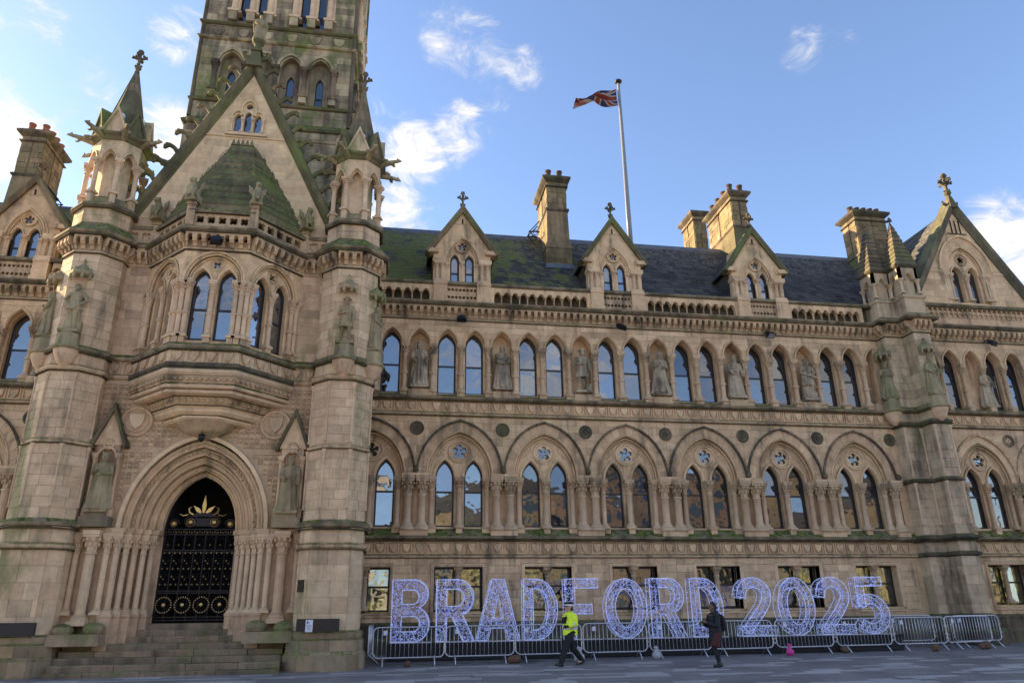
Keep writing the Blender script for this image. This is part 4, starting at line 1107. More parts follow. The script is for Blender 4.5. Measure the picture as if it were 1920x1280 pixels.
def portal():
    p = empty('portal', (AX, BY, 1.1), parent=HALL); zs = 3.77
    H = [(2.06, 2.82, -.0), (1.86, 2.58, .16), (1.66, 2.34, .32), (1.46, 2.1, .50), (1.28, 1.92, .68)]
    m = M()
    for i, (a, h, y) in enumerate(H):
        a2, h2 = (H[i+1][0], H[i+1][1]) if i+1 < len(H) else (1.1, 1.8)
        y2 = H[i+1][2] if i+1 < len(H) else .9
        # stepped order: front band and soffit
        m.strip(arch(AX, zs, a2, h2, 10), [(0, BY+y2+.05), (0, BY+y), (a-a2+.01, BY+y), (a-a2+.01, BY+y+.1)], tone=.1+.17*i)
        mould(m, AX, zs, a-.04, h-.05, .042, BY+y+.01, 10); mould(m, AX, zs, a-.13, h-.15, .03, BY+y+.0, 10)
    m.obj('arch_order', ST['wing'], p)
    hm = M(); hood(hm, AX, zs, 2.08, 2.86, .12, BY-.13, BY+.02, 12); hm.obj('hood_mould', ST['gable'], p)
    lf = M(); rr = random.Random(4)
    for i, (x, z) in enumerate(arch(AX, zs, 1.77, 2.46, 22)):
        lf.ell((x, BY+.145, z), (.055*rr.uniform(.8, 1.2), .05, .055*rr.uniform(.8, 1.2)), 6, 4); lf.ell((x+rr.uniform(-.05, .05), BY+.12, z+rr.uniform(-.06, .06)), (.03, .04, .03), 5, 4)
    lf.obj('leaf_carving', ST['carve'], p, kind='stuff')
    for s_ in (-1, 1):
        b = M()
        for i, (a, h, y) in enumerate(H+[(1.1, 0, .9)]):
            x0, x1 = sorted((AX+s_*(a-.01), AX+s_*(a+.22))); b.box(x0, x1, BY+y+.06, BY+1.2, .3, 3.78)
        # plinth and the capital string running out to the turret
        x0, x1 = sorted((AX+s_*1.12, AX+s_*3.42))
        b2 = M(); 
        for q, (a, h, y) in enumerate(H):
            xa, xb = sorted((AX+s_*(a-.17), AX+s_*(a+.19))); M().box(xa, xb, BY+y-.2, BY+y+.4, .3, 1.36+.001*q).box(xa-.02, xb+.02, BY+y-.23, BY+y+.4, 1.3, 1.37+.002*q).obj('column_plinth', ST['block'], p); M().box(xa-.02, xb+.02, BY+y-.22, BY+y+.4, 3.66+.002*q, 3.8+.002*q).obj('abacus', ST['carve'], p)
        xa, xb = sorted((AX+s_*2.25, AX+s_*3.4)); b2.box(xa, xb, BY-.12, BY+.02, .6, 1.34).box(xa, xb, BY-.14, BY+.02, 1.3, 1.37); b3 = M().box(xa, xb, BY-.18, BY+.02, 3.64, 3.81)
        b.obj('jamb', ST['block'], p); b2.obj('base_course', ST['carve'], p); b3.obj('abacus_course', ST['carve'], p)
        for q, (a, h, y) in enumerate(H): put_col(p, AX+s_*a, BY+y-.06, .085, 1.44, 3.1, 3.66, ab=1.7)
        put_col(p, AX+s_*2.33, BY-.1, .085, 1.44, 3.1, 3.66, ab=1.6)
        put_col(p, AX+s_*2.72, BY-.22, .14, 1.2, 3.1, 3.72, ab=1.7)
        put_col(p, AX+s_*3.15, BY-.1, .085, 1.44, 3.1, 3.66, ab=1.6)
        c = M().ell((AX+s_*2.2, BY-.42, .98), (.3, .3, .2), 12, 6); c.ell((AX+s_*3.0, BY-.5, .95), (.3, .26, .2), 12, 6); c.frus(*sorted((AX+s_*1.9, AX+s_*3.3)), BY-.8, BY, .55, .86, .04); c.obj('buffer_stone', ST['plinth'], p)
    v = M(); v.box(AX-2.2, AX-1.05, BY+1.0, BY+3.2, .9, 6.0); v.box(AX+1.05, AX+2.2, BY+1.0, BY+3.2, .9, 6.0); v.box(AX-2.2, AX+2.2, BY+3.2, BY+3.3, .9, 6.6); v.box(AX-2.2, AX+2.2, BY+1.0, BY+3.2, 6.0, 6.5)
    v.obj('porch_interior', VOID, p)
portal()

def gate():
    g = empty('gate', (AX, BY+1.05, 1.12), parent=HALL); y = BY+1.05; z0 = 1.16; hw = 1.1
    bars = M()
    for i in range(8): 
        x = AX-hw+2*hw*i/7; bars.tube([(x, y, z0), (x, y, 3.92)], .02 if i not in (0, 7) else .035, 6)
    for z in (z0+.03, 1.28, 1.98, 2.04, 3.2, 3.26, 3.74, 3.9): bars.box(AX-hw, AX+hw, y-.018, y+.018, z-.014, z+.014)
    bars.obj('gate_bar', IRON, g)
    sc = M(); gd = M(); rr = random.Random(1)
    for i in range(4):
        cx = AX-hw+2*hw*(i+.5)/4
        rim = M(); rim.tor((cx, y-.02, 1.63), .25, .02, 24, 5); rim.obj('wheel_ring', IRON, g)
        rim2 = M(); rim2.tor((cx, y-.02, 1.63), .15, .012, 20, 4)
        for k in range(8):
            a = k*math.pi/4; rim2.tube([(cx+.05*math.cos(a), y-.02, 1.63+.05*math.sin(a)), (cx+.25*math.cos(a), y-.02, 1.63+.25*math.sin(a))], .01, 4)
        rim2.obj('wheel_spokes', IRON, g)
        st = M()
        for k in range(20):
            a = k*math.pi/10; st.ell((cx+.225*math.cos(a), y-.045, 1.63+.225*math.sin(a)), (.021, .012, .021), 6, 4)
        st.ell((cx, y-.05, 1.63), (.06, .03, .06), 10, 6)
        st.obj('gilt_wheel_studs', GOLD, g)
    for i in range(7):
        cx = AX-hw+2*hw*(i+.5)/7
        for j in range(5):
            z = 2.15+j*.235
            for s_ in (-1, 1):
                pts = [(cx+s_*(.02+.075*math.sin(t*.5)), y, z+.2*t/6.3+.03*math.cos(t*1.5)) for t in [q*.9 for q in range(8)]]
                sc.tube(pts, .011, 4)
            sc.tor((cx-.075, y, z+.08), .05, .01, 12, 4); sc.tor((cx+.075, y, z+.08), .05, .01, 12, 4)
            gd.ell((cx-.075, y-.02, z+.08), (.022, .014, .022), 6, 4); gd.ell((cx+.075, y-.02, z+.08), (.022, .014, .022), 6, 4) if j % 2 == 0 else gd.ell((cx, y-.02, z), (.024, .012, .016), 6, 4)
        sc.tor((cx, y, 3.5), .14, .012, 18, 4); gd.ell((cx, y-.02, 3.42), (.02, .012, .02), 6, 4)
        for k in range(4): gd.ell((cx-.11+.073*k, y-.02, 3.8+.02*(k % 2)), (.014, .01, .018), 5, 4)
    # scrolled cresting rising to the middle
    def spiral(cx, cz, r, s_, turns=1.6):
        return [(cx+s_*r*(1-t/(turns*12)*.85)*math.cos(t*.5236+math.pi), y, cz+r*(1-t/(turns*12)*.85)*math.sin(t*.5236)) for t in range(int(turns*12))]
    for cx, cz, r, s_ in ((-.86, 4.07, .17, -1), (.86, 4.07, .17, 1), (-.36, 4.12, .24, -1), (.36, 4.12, .24, 1)):
        sc.tube(spiral(AX+cx, cz, r, s_), .02, 5); sc.tor((AX+cx, y, cz), r*.75, .015, 16, 4)
        gd.ell((AX+cx, y-.03, cz), (.07, .04, .07), 10, 6)
        gd.tor((AX+cx, y-.02, cz), r*.5, .013, 14, 4)
    sc.box(AX-.3, AX+.3, y-.01, y+.02, 4.0, 4.25); sc.prism([(AX-.42, 4.3), (AX+.42, 4.3), (AX+.1, 4.5), (AX-.1, 4.5)], y-.01, y+.02)
    sc.obj('scrollwork', IRON, g, kind='stuff')
    gd.obj('gilt_boss', GOLD, g)
    sp = M()
    for a, l, x in ((0, .56, 0), (-.85, .34, -.08), (.85, .34, .08)):
        c, s_ = math.cos(a), math.sin(a)
        def q(u, v): return (AX+x+u*c+v*s_, 4.42-u*s_+v*c)
        sp.prism([q(-.03, 0), q(.03, 0), q(.065, l*.4), q(0, l), q(-.065, l*.4)], y-.03, y+.01)
    for s_ in (-1, 1):
        sp.tube([(AX+s_*.3, y-.02, 4.36), (AX+s_*.42, y-.02, 4.42), (AX+s_*.46, y-.02, 4.55), (AX+s_*.38, y-.02, 4.6)], [.03, .035, .025, .01], 5)
        sp.tube([(AX+s_*.46, y-.02, 4.36), (AX+s_*.6, y-.02, 4.32), (AX+s_*.72, y-.02, 4.38)], [.02, .02, .008], 5)
    sp.obj('gilt_spearhead', GOLD, g)
gate()

def image_niche(s_):
    """gabled niche with its own shafts either side of the great arch"""
    n = empty('statue_niche', (AX+s_*2.76, BY, 3.8), parent=HALL); x = AX+s_*2.76; y = BY
    m = M(); slab(m, [rect(x-.34, x+.34, 4.1, 6.9)], [opening(x, 4.25, 5.9, .25, .3, 6)], y-.16, y)
    m.box(x-.3, x+.3, y-.05, y+.01, 4.2, 6.3)
    m.obj('niche_wall', ST['block'], n)
    g = M(); g.prism([(x-.42, 6.3), (x+.42, 6.3), (x, 7.38)], y-.2, y-.02)
    g.obj('niche_gable', ST['wing'], n)
    c = M(); c.strip([(x-.5, 6.22), (x, 7.45), (x+.5, 6.22)], [(-.03, y), (-.03, y-.3), (.06, y-.32), (.08, y), (-.03, y)]); c.obj('coping', ST['coping'], n)
    t = M(); hood(t, x, 5.9, .25, .32, .06, y-.24, y-.1, 6); t.tor((x, y-.2, 6.32), .14, .04, 14, 5); t.obj('trefoil_head', ST['block'], n)
    for q in (-.34, .34): put_col(n, x+q, y-.16, .05, 4.38, 5.75, 6.05, ab=1.7)
    for q in (-.34, .34): M().box(x+q-.09, x+q+.09, y-.26, y, 4.12, 4.34).obj('pedestal', ST['block'], n)
    b = M().frus(x-.42, x+.42, y-.42, y, 3.82, 4.12, .0, 0); b.frus(x-.3, x+.3, y-.4, y-.05, 4.12, 4.3, .03); b.obj('bracket', ST['plinth'], n)
for s_ in (-1, 1): image_niche(s_)

def oriel():
    o = empty('oriel_window', (AX, BY, 7.0), parent=HALL)
    fh, fy = 1.0, BY-1.6; bx = 2.5
    def pl(k=0.0, dep=None):   # half-plan path, k = inset
        return [(AX-bx+k*1.5, BY), (AX-fh+k*.55, fy+k), (AX+fh-k*.55, fy+k), (AX+bx-k*1.5, BY)]
    O = [(AX-bx, BY), (AX-fh, fy), (AX+fh, fy), (AX+bx, BY)]
    def sw(prof, mat, name, path=None): return M().plan(path or O, prof).obj(name, ST[mat], o)
    # corbelled base, from the bowl upwards
    sw([(-.6, 9.02), (.0, 9.02), (.1, 9.05), (.14, 9.1), (.14, 9.17), (.0, 9.27), (-.3, 9.36)], 'ledge', 'ledge')
    sw([(-.3, 8.6), (.03, 8.6), (.03, 9.03), (-.3, 9.03)], 'turret', 'frieze_band')
    sw([(-.3, 8.44), (.05, 8.45), (.12, 8.49), (.13, 8.58), (.02, 8.64)], 'dark', 'string_course')
    sw([(-.4, 8.2), (.04, 8.22), (.1, 8.3), (.1, 8.44), (-.4, 8.44)], 'turret', 'fascia')
    sw([(-.5, 7.98), (-.02, 7.99), (.0, 8.1), (.05, 8.2), (-.5, 8.2)], 'carve', 'fascia')
    sw([(-.6, 7.66), (-.2, 7.66), (-.1, 7.7), (-.09, 7.78), (-.16, 7.82), (-.02, 7.84), (.0, 7.92), (-.06, 7.98), (-.6, 7.98)], 'turret', 'roll_moulding')
    P2 = [(AX-1.78, BY), (AX-.72, BY-1.12), (AX+.72, BY-1.12), (AX+1.78, BY)]
    sw([(-.5, 7.4), (-.02, 7.42), (.06, 7.5), (.12, 7.67), (-.5, 7.67)], 'carve', 'fascia', P2)
    sw([(-.5, 7.16), (-.2, 7.16), (-.1, 7.24), (-.1, 7.32), (-.02, 7.4), (-.5, 7.41)], 'turret', 'roll_moulding', P2)
    P3 = [(AX-1.28, BY), (AX-.5, BY-.85), (AX+.5, BY-.85), (AX+1.28, BY)]
    sw([(-.5, 7.0), (-.02, 7.0), (.06, 7.06), (.06, 7.12), (.0, 7.17), (-.5, 7.17)], 'turret', 'roll_moulding', P3)
    m = M(); prof = [(.05, 6.55), (.3, 6.6), (.62, 6.75), (.92, 7.02)]
    m.lathe([(0, 6.5)]+prof, AX, BY+.02, n=24, wob=lambda a, z: 1+.02*math.cos(24*a)); m.obj('corbel_bowl', ST['turret'], o)
    # egg and leaf carving along two courses
    for (Pth, z, off, st, mt) in ((O, 8.1, .03, .17, 'carve'), (P2, 7.54, .09, .17, 'carve')):
        c = M()
        for a, b in zip(Pth[:-1], Pth[1:]):
            L_ = flen(a, b); n = int(L_/st); nx, ny = (b[1]-a[1])/L_, -(b[0]-a[0])/L_
            for i in range(n):
                f = (i+.5)/n; c.ell((a[0]+(b[0]-a[0])*f+nx*off, a[1]+(b[1]-a[1])*f+ny*off, z), (.062, .062, .06), 7, 5)
        c.obj('leaf_carving', ST[mt], o, kind='stuff')
    for a, b, n in ((O[0], O[1], 4), (O[1], O[2], 4), (O[2], O[3], 4)):
        L_ = flen(a, b); rz = math.atan2(b[1]-a[1], b[0]-a[0]); nx, ny = (b[1]-a[1])/L_, -(b[0]-a[0])/L_
        for i in range(n):
            f = (i+.5)/n; put_shield(o, a[0]+(b[0]-a[0])*f+nx*.03, a[1]+(b[1]-a[1])*f+ny*.03, 8.82, .34, .34, rz)
            def fr():
                q = M(); s2 = .2
                for p in (rect(-s2, s2, s2-.03, s2), rect(-s2, s2, -s2, -s2+.03), rect(-s2, -s2+.03, -s2, s2), rect(s2-.03, s2, -s2, s2)): q.prism(p, -.02, .01)
                return q.mesh('shield_panel', ST['carve'])
            place(cached('osp', fr), 'shield_panel', o, (a[0]+(b[0]-a[0])*f+nx*.03, a[1]+(b[1]-a[1])*f+ny*.03, 8.82), rz)
    # three window faces
    for a, b in zip(O[:-1], O[1:]):
        L_ = flen(a, b); mw = face_mw(a, b); rz = math.atan2(b[1]-a[1], b[0]-a[0]); c, s_ = math.cos(rz), math.sin(rz); hx = L_/2
        def W(u, w): return (a[0]+u*c-w*s_, a[1]+u*s_+w*c)
        m = M(); zs = 11.42; A_ = .88
        slab(m, [rect(0, L_, zs, 12.6)], [opening(hx, zs-.1, zs, A_, .98, 8)], 0, .2)
        lan = [opening(hx-.40, 9.4, zs, .27, .44, 6), opening(hx+.40, 9.4, zs, .27, .44, 6), circ(hx, 12.03, .19, 12)]
        slab(m, [rect(.1, L_-.1, 9.2, 12.5)], lan, .14, .38)
        m.obj('wall', ST['wing'], o, mw=mw)
        lay(ashlar(0, L_, zs+.02, 12.46, .26, .7, [opening(hx, zs-.1, zs, A_+.16, 1.14, 8)], rr=random.Random(int(L_*50))), mw, ST['wing'], o, pr=.006)
        h = M(); hood(h, hx, zs, A_+.02, 1.0, .06, -.04, .02, 9); mould(h, hx, zs, A_-.03, .94, .03, .02, 9); mould(h, hx, zs, A_-.1, .86, .028, .1, 9)
        for t in (-1, 1): hood(h, hx+t*.4, zs, .28, .46, .05, .08, .15, 6)
        h.obj('arch_moulding', ST['wing'], o, mw=mw)
        r = M(); foil_ring(r, 0, 0, .2, .085, .052, 4, .02, .12, rot=math.pi/4); r.tor((0, 0, 0), .215, .025, 22, 5); q = W(hx, .14); r.obj('tracery_rosette', ST['wing'], o, mw=TR(q[0], q[1], 12.03, rz))
        M().prism(circ(0, 0, .19, 14), .12, .13).obj('pane', GLASS, o, mw=TR(q[0], q[1], 12.03, rz))
        for t in (-1, 1):
            q = W(hx+t*.4, .3); put_window(o, q[0], q[1], 9.45, zs, .27, .42, 10.5, rz=rz)
        q = W(hx, .06); put_col(o, q[0], q[1], .075, 9.52, 10.98, 11.42, ann=10.28, rz=rz)
        M().box(-.1, .1, -.1, .2, 9.28, 9.45).obj('pedestal', ST['carve'], o, mw=TR(q[0], q[1], 0, rz))
        for u in (.1, .27, L_-.27, L_-.1):
            q = W(u, .02); put_col(o, q[0], q[1], .078, 9.52, 10.98, 11.42, ann=10.28, rz=rz)
            M().box(-.095, .095, -.1, .2, 9.25, 9.45).obj('pedestal', ST['carve'], o, mw=TR(q[0], q[1], 0, rz))
    M().plan([(AX-bx+.5, BY+.1), (AX-fh+.2, fy+.5), (AX+fh-.2, fy+.5), (AX+bx-.5, BY+.1)], [(-.3, 9.2), (0, 9.2), (0, 12.5), (-.3, 12.5)]).obj('inner_wall', VOID, o)
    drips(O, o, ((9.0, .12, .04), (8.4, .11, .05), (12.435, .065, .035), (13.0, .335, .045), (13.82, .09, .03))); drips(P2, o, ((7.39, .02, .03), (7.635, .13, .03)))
    sw([(-.3, 12.46), (.05, 12.49), (.05, 12.55), (0, 12.58), (-.3, 12.6)], 'carve', 'string_course')
    for a, b in zip(O[:-1], O[1:]): corbels(o, a, b, 12.575, .0)
    sw([(-.3, 13.0), (.27, 13.045), (.36, 13.1), (.37, 13.17), (.2, 13.27), (.02, 13.34), (-.3, 13.36)], 'ledge', 'cornice')
    Q = [(AX-bx-.0, BY), (AX-fh, fy), (AX+fh, fy), (AX+bx, BY)]
    for a, b in zip(Q[:-1], Q[1:]):
        L_ = flen(a, b); rz = math.atan2(b[1]-a[1], b[0]-a[0])
        pierced_panel(o, (a[0]+(b[0]-a[0])*.12/L_, a[1]+(b[1]-a[1])*.12/L_), (b[0]-(b[0]-a[0])*.12/L_, b[1]-(b[1]-a[1])*.12/L_), 13.36, 13.84, 5)
    sw([(-.16, 13.84), (.08, 13.85), (.12, 13.91), (.06, 14.0), (-.2, 14.04)], 'ledge', 'coping')
    for q in Q: M().box(q[0]-.13, q[0]+.13, q[1]-.1, q[1]+.16, 13.34, 14.1).frus(q[0]-.17, q[0]+.17, q[1]-.15, q[1]+.2, 14.08, 14.24, .06).obj('parapet_pier', ST['carve'], o)
    # stone roof in mossy courses with bands of scales
    zt, zb = 17.5, 14.05; N_ = 12
    for k in range(N_):
        f0, f1 = k/N_, (k+1)/N_
        def pth(f):
            e = f**1.18
            return [(AX-(bx-.1)*(1-e)-.47*e, BY), (AX-(fh-.05)*(1-e)-.36*e, (fy+.12)*(1-e)+(BY-.28)*e), (AX+(fh-.05)*(1-e)+.36*e, (fy+.12)*(1-e)+(BY-.28)*e), (AX+(bx-.1)*(1-e)+.47*e, BY)]
        z0, z1 = zb+(zt-zb)*f0, zb+(zt-zb)*f1
        A_, B_ = pth(f0), pth(f1+.0); m = M(); vs = [(x, y, z0) for x, y in A_]+[(x, y, z0+.03) for x, y in A_]
        C_ = [((x-AX)*.985+AX, (y-BY)*.985+BY) for x, y in B_]
        vs = [(x, y, z0-.02) for x, y in A_]+[((x-AX)*1.012+AX, (y-BY)*1.02+BY, z0+.03) for x, y in A_]+[(x, y, z1+.02) for x, y in C_]
        m.add(vs, [(i, i+1, i+5, i+4) for i in range(3)]+[(i+4, i+5, i+9, i+8) for i in range(3)], ((k*7) % 10)/10+.05)
        m.obj('roof_course', ST['spire'], o)
        if k in (3, 4, 7, 8, 10):
            s2 = M()
            for a, b in zip(A_[:-1], A_[1:]):
                L_ = flen(a, b); n = max(2, int(L_/.2)); nx, ny = (b[1]-a[1])/L_, -(b[0]-a[0])/L_
                for i in range(n):
                    f = (i+.5)/n; px, py = a[0]+(b[0]-a[0])*f, a[1]+(b[1]-a[1])*f
                    s2.add([(px-(b[0]-a[0])/L_*.08, py-(b[1]-a[1])/L_*.08, z0+.14), (px+nx*.06, py+ny*.06, z0-.02), (px+(b[0]-a[0])/L_*.08, py+(b[1]-a[1])/L_*.08, z0+.14), (px-nx*.02, py-ny*.02, z0+.24)], [(0, 1, 2), (0, 2, 3)], .5)
            s2.obj('scale_course', ST['pinn'], o)
    cr = M()
    for i in range(5): cr.prism([(AX-.4+i*.16, 17.45), (AX-.24+i*.16, 17.45), (AX-.32+i*.16, 17.72)], BY-.34, BY-.2)
    for i in range(-8, 9): cr.ell((AX+i*.05, BY-.3, 17.42), (.03, .03, .02), 5, 3)
    cr.obj('cresting', ST['coping'], o)
oriel()

def big_gable():
    g = empty('gable', (AX, BY, 14.2), parent=HALL); hw, za, zb = 3.42, 14.2, 21.2; yy = BY+.02
    tri = [(AX-hw, za), (AX+hw, za), (AX, zb)]
    hl = [opening(AX-.36, 18.25, 18.85, .13, .2, 5), opening(AX, 18.25, 18.95, .14, .22, 5), opening(AX+.36, 18.25, 18.85, .13, .2, 5), circ(AX, 19.4, .13, 10)]
    m = M(); slab(m, [tri], hl, yy, yy+.5); m.obj('gable_wall', ST['gable'], g)
    blk = [opening(AX-.36, 18.15, 18.85, .24, .36, 6), opening(AX, 18.15, 19.25, .27, .42, 6), opening(AX+.36, 18.15, 18.85, .24, .36, 6)]
    lay(ashlar(AX-hw, AX+hw, za+.02, zb, .30, .72, blk, clipto=[(AX-hw+.25, za), (AX+hw-.25, za), (AX, zb-.45)], rr=random.Random(9)), TR(0, yy, 0), ST['gable'], g, pr=.006)
    t = M(); hood(t, AX-.36, 18.85, .2, .3, .06, yy-.08, yy+.02, 6); hood(t, AX, 19.3, .22, .32, .06, yy-.09, yy+.02, 6, jamb=18.95); hood(t, AX+.36, 18.85, .2, .3, .06, yy-.08, yy+.02, 6)
    t.box(AX-.75, AX+.75, yy-.1, yy+.0, 18.08, 18.2); t.plan([(AX-1.4, yy), (AX+1.4, yy)], [(0, 17.98), (.05, 18.0), (.05, 18.05), (0, 18.08)])
    t.obj('window_moulding', ST['gable'], g)
    for q in (-.56, -.18, .18, .56): put_col(g, AX+q, yy-.05, .042, 18.25, 18.62, 18.84, ab=1.7)
    for q, top in ((-.36, 18.85), (0, 18.95), (.36, 18.85)): M().box(AX+q-.15, AX+q+.15, yy+.12, yy+.14, 18.2, top+.3).obj('pane', GLASS, g)
    M().box(AX-.15, AX+.15, yy+.12, yy+.14, 19.22, 19.55).obj('pane', GLASS, g)
    c = M(); c.strip([(AX-hw-.25, za-.3), (AX, zb+.12), (AX+hw+.25, za-.3)], [(-.2, yy+.5), (-.2, yy-.03), (-.15, yy-.06), (-.13, yy-.1), (-.04, yy-.2), (.1, yy-.24), (.15, yy-.2), (.17, yy+.5), (-.2, yy+.5)]); c.obj('coping', ST['coping'], g)
    ck = crocket_m(.4).mesh('crocket', ST['coping']); ck2 = crocket_m(.4).mirror().mesh('crocket', ST['coping'])
    sl_ = math.hypot(hw+.25, zb+.42-za)
    for i in range(1, 12):
        f = i/12
        for s_, me in ((-1, ck), (1, ck2)): place(me, 'crocket', g, (AX+s_*(hw+.25)*(1-f)+s_*.12, yy-.12, za-.3+(zb+.42-za)*f+.1))
    # apex pedestal
    a = M(); a.frus(AX-.3, AX+.3, yy-.35, yy+.3, zb-.1, zb+.7, .16); a.box(AX-.2, AX+.2, yy-.25, yy+.2, zb+.7, zb+.85)
    for s_ in (-1, 1): a.tube([(AX+s_*.2, yy-.1, zb+.35), (AX+s_*.42, yy-.12, zb+.45), (AX+s_*.5, yy-.12, zb+.6), (AX+s_*.38, yy-.12, zb+.68)], [.1, .09, .08, .05], 6)
    a.lathe([(.2, zb+.85), (.12, zb+.95), (.14, zb+1.1), (.24, zb+1.2), (.24, zb+1.28), (0, zb+1.28)], AX, yy-.05, n=8); a.obj('apex_pedestal', ST['coping'], g)
    # the roof running back from the gable to the tower
    rr = random.Random(8)
    for s_ in (-1, 1):
        for k in range(16):
            f0, f1 = k/16, (k+1)/16
            x0 = AX+s_*(hw+.1)*(1-f0); x1 = AX+s_*(hw+.1)*(1-f1); z0 = za+(zb-za)*f0; z1 = za+(zb-za)*f1+.02
            M().add([(x0+s_*.03, yy+.48, z0+.02), (x1, yy+.48, z1), (x1, .6, z1), (x0+s_*.03, .6, z0+.02), (x0+s_*.03, yy+.48, z0-.02), (x0+s_*.03, .6, z0-.02)], [(0, 1, 2, 3), (0, 3, 5, 4)], rr.random()).obj('slate_course', SLATE, g)
big_gable()

def clock_tower():
    t = empty('clock_tower', (AX, 3.5, 14), parent=HALL); hw, y0 = 3.34, .2; D = 2*hw
    def sqp(h): return [(AX-h, y0+hw-h), (AX+h, y0+hw-h), (AX+h, y0+hw+h), (AX-h, y0+hw+h)]
    M().plan(sqp(hw+.1), [(0, 12), (0, 20.9)], closed=True).obj('tower_core', ST['tower'], t)
    M().plan(sqp(hw-.6), [(0, 20.9), (0, 36)], closed=True).obj('tower_core', ST['dark'], t)
    for k, (rz, ox, oy) in enumerate(((0, AX, y0), (math.pi/2, AX+hw, y0+hw), (-math.pi/2, AX-hw, y0+hw))):
        mw = TR(ox, oy, 0, rz)
        m = M(); xs = [-1.92, -.64, .64, 1.92]
        holes = [opening(x, 22.45, 24.35, .44, .60, 6) for x in xs]
        slab(m, [rect(-hw, hw, 20.9, 26.6)], holes, 0, .3)
        slab(m, [rect(-hw+.35, hw-.35, 22.3, 25.4)], [opening(x, 22.6, 23.75, .17, .42, 5) for x in xs], .3, .45)
        up = [(-1.98, -1.14), (1.14, 1.98)] if 0 else [(-1.56,), (.92,)]
        pairs = [-1.98, -1.28, 1.28, 1.98] if 0 else [-1.7, -.98, .98, 1.7]
        slab(m, [rect(-hw, hw, 26.6, 36)], [rect(x-.24, x+.24, 26.75, 34) for x in pairs], 0, .4)
        m.obj('tower_wall', ST['tower'], t, mw=mw)
        for za, zb, hs in ((14.2, 21.0, []), (21.4, 22.2, []), (22.42, 25.56, [opening(x, 22.4, 24.35, .58, .78, 6) for x in xs]), (26.65, 31, [rect(x-.42, x+.42, 26.6, 34) for x in pairs])):
            lay(ashlar(-hw, hw, za, zb, .36, .85, hs, rr=random.Random(int(za)+k)), mw @ Matrix.Translation((0, -.1 if zb == 21.0 else 0, 0)), ST['tower'], t, pr=.012)
        h = M()
        for x in xs:
            hood(h, x, 24.35, .50, .68, .11, -.12, .02, 7); mould(h, x, 24.35, .47, .64, .04, 0, 7); hood(h, x, 24.35, .44, .6, .05, .05, .1, 7)
        h.obj('arch_moulding', ST['tower'], t, mw=mw)
        for x in (-2.56, -1.28, 0, 1.28, 2.56):
            q = mw @ Vector((x, -.04, 0)); put_col(t, q.x, q.y, .11, 22.85, 23.95, 24.36, rz=rz, mat='dark', ab=1.7)
            M().box(-.16, .16, -.15, .1, 22.45, 22.75).obj('pedestal', ST['tower'], t, mw=TR(q.x, q.y, 0, rz))
        for x in xs:
            q = mw @ Vector((x, .36, 0)); put_window(t, q.x, q.y, 22.6, 23.75, .17, .4, 23.1, rz=rz, fw=.035, glass=GLASS_DIM)
        for x in pairs:
            q = mw @ Vector((x, .2, 0)); M().box(-.22, .22, 0, .02, 26.75, 31).obj('pane', GLASS_DIM, t, mw=TR(q.x, q.y, 0, rz))
            l = M(); l.box(-.23, .23, -.08, .02, 27.45, 27.52)
            for j in range(6): l.lathe([(.035, 27.4), (.03, 27.45), (0, 27.45)], -.19+j*.076, -.05, n=6); l.box(-.19+j*.076-.02, -.19+j*.076+.02, -.08, 0, 27.22, 27.45)
            l.obj('louvre_bar', FRAME, t, mw=TR(q.x, q.y, 0, rz))
        for x in (-2.12, -1.34, -.56, .56, 1.34, 2.12):
            q = mw @ Vector((x, -.05, 0)); put_col(t, q.x, q.y, .13, 27.2, 29.6, 30, rz=rz, mat='shaft', ab=1.6); M().box(-.18, .18, -.2, .12, 26.62, 27.1).obj('pedestal', ST['tower'], t, mw=TR(q.x, q.y, 0, rz))
            q = mw @ Vector((x+.17, .03, 0)); put_col(t, q.x, q.y, .09, 27.2, 29.6, 30, rz=rz, mat='shaft', ab=1.6)
        sh = cached('tsh', lambda: M().prism(shield_poly(.5, .46), -.09, .01, bev=.03).mesh('shield', ST['tower'])); shp = M()
        for j in range(6):
            x = -2.65+j*1.06; q = mw @ Vector((x, 0, 26.02)); place(sh, 'shield', t, mw=TR(q.x, q.y, q.z, rz))
            shp.strip([(x-.34, 25.74), (x-.34, 26.32), (x+.34, 26.32), (x+.34, 25.74), (x-.34, 25.74)], [(0, 0), (0, -.03), (.05, -.03), (.05, 0)])
        shp.obj('shield_panel', ST['tower'], t, mw=mw)
        for s_ in (-1, 1):
            m = M().lathe([(.09, 21.4), (.09, 36)], s_*hw, .0, n=10); m.obj('angle_shaft', ST['dark'], t, mw=mw)
    for nm, pr_ in (('string_course', [(0, 20.42), (.16, 20.45), (.2, 20.55), (.1, 20.62)]), ('ledge', [(.1, 20.95), (.2, 21.0), (.24, 21.1), (.1, 21.25), (.0, 21.42), (-.1, 21.45)]),
                    ('ledge', [(0, 22.2), (.1, 22.23), (.14, 22.3), (.0, 22.46), (-.1, 22.47)]), ('string_course', [(0, 25.56), (.1, 25.58), (.16, 25.64), (.14, 25.7), (0, 25.74)]),
                    ('ledge', [(0, 26.38), (.1, 26.4), (.16, 26.46), (.14, 26.54), (.0, 26.64), (-.2, 26.66)])):
        M().plan(sqp(hw), pr_, closed=True, cap=False).obj(nm, ST['coping' if nm == 'ledge' else 'tower'], t)
clock_tower()

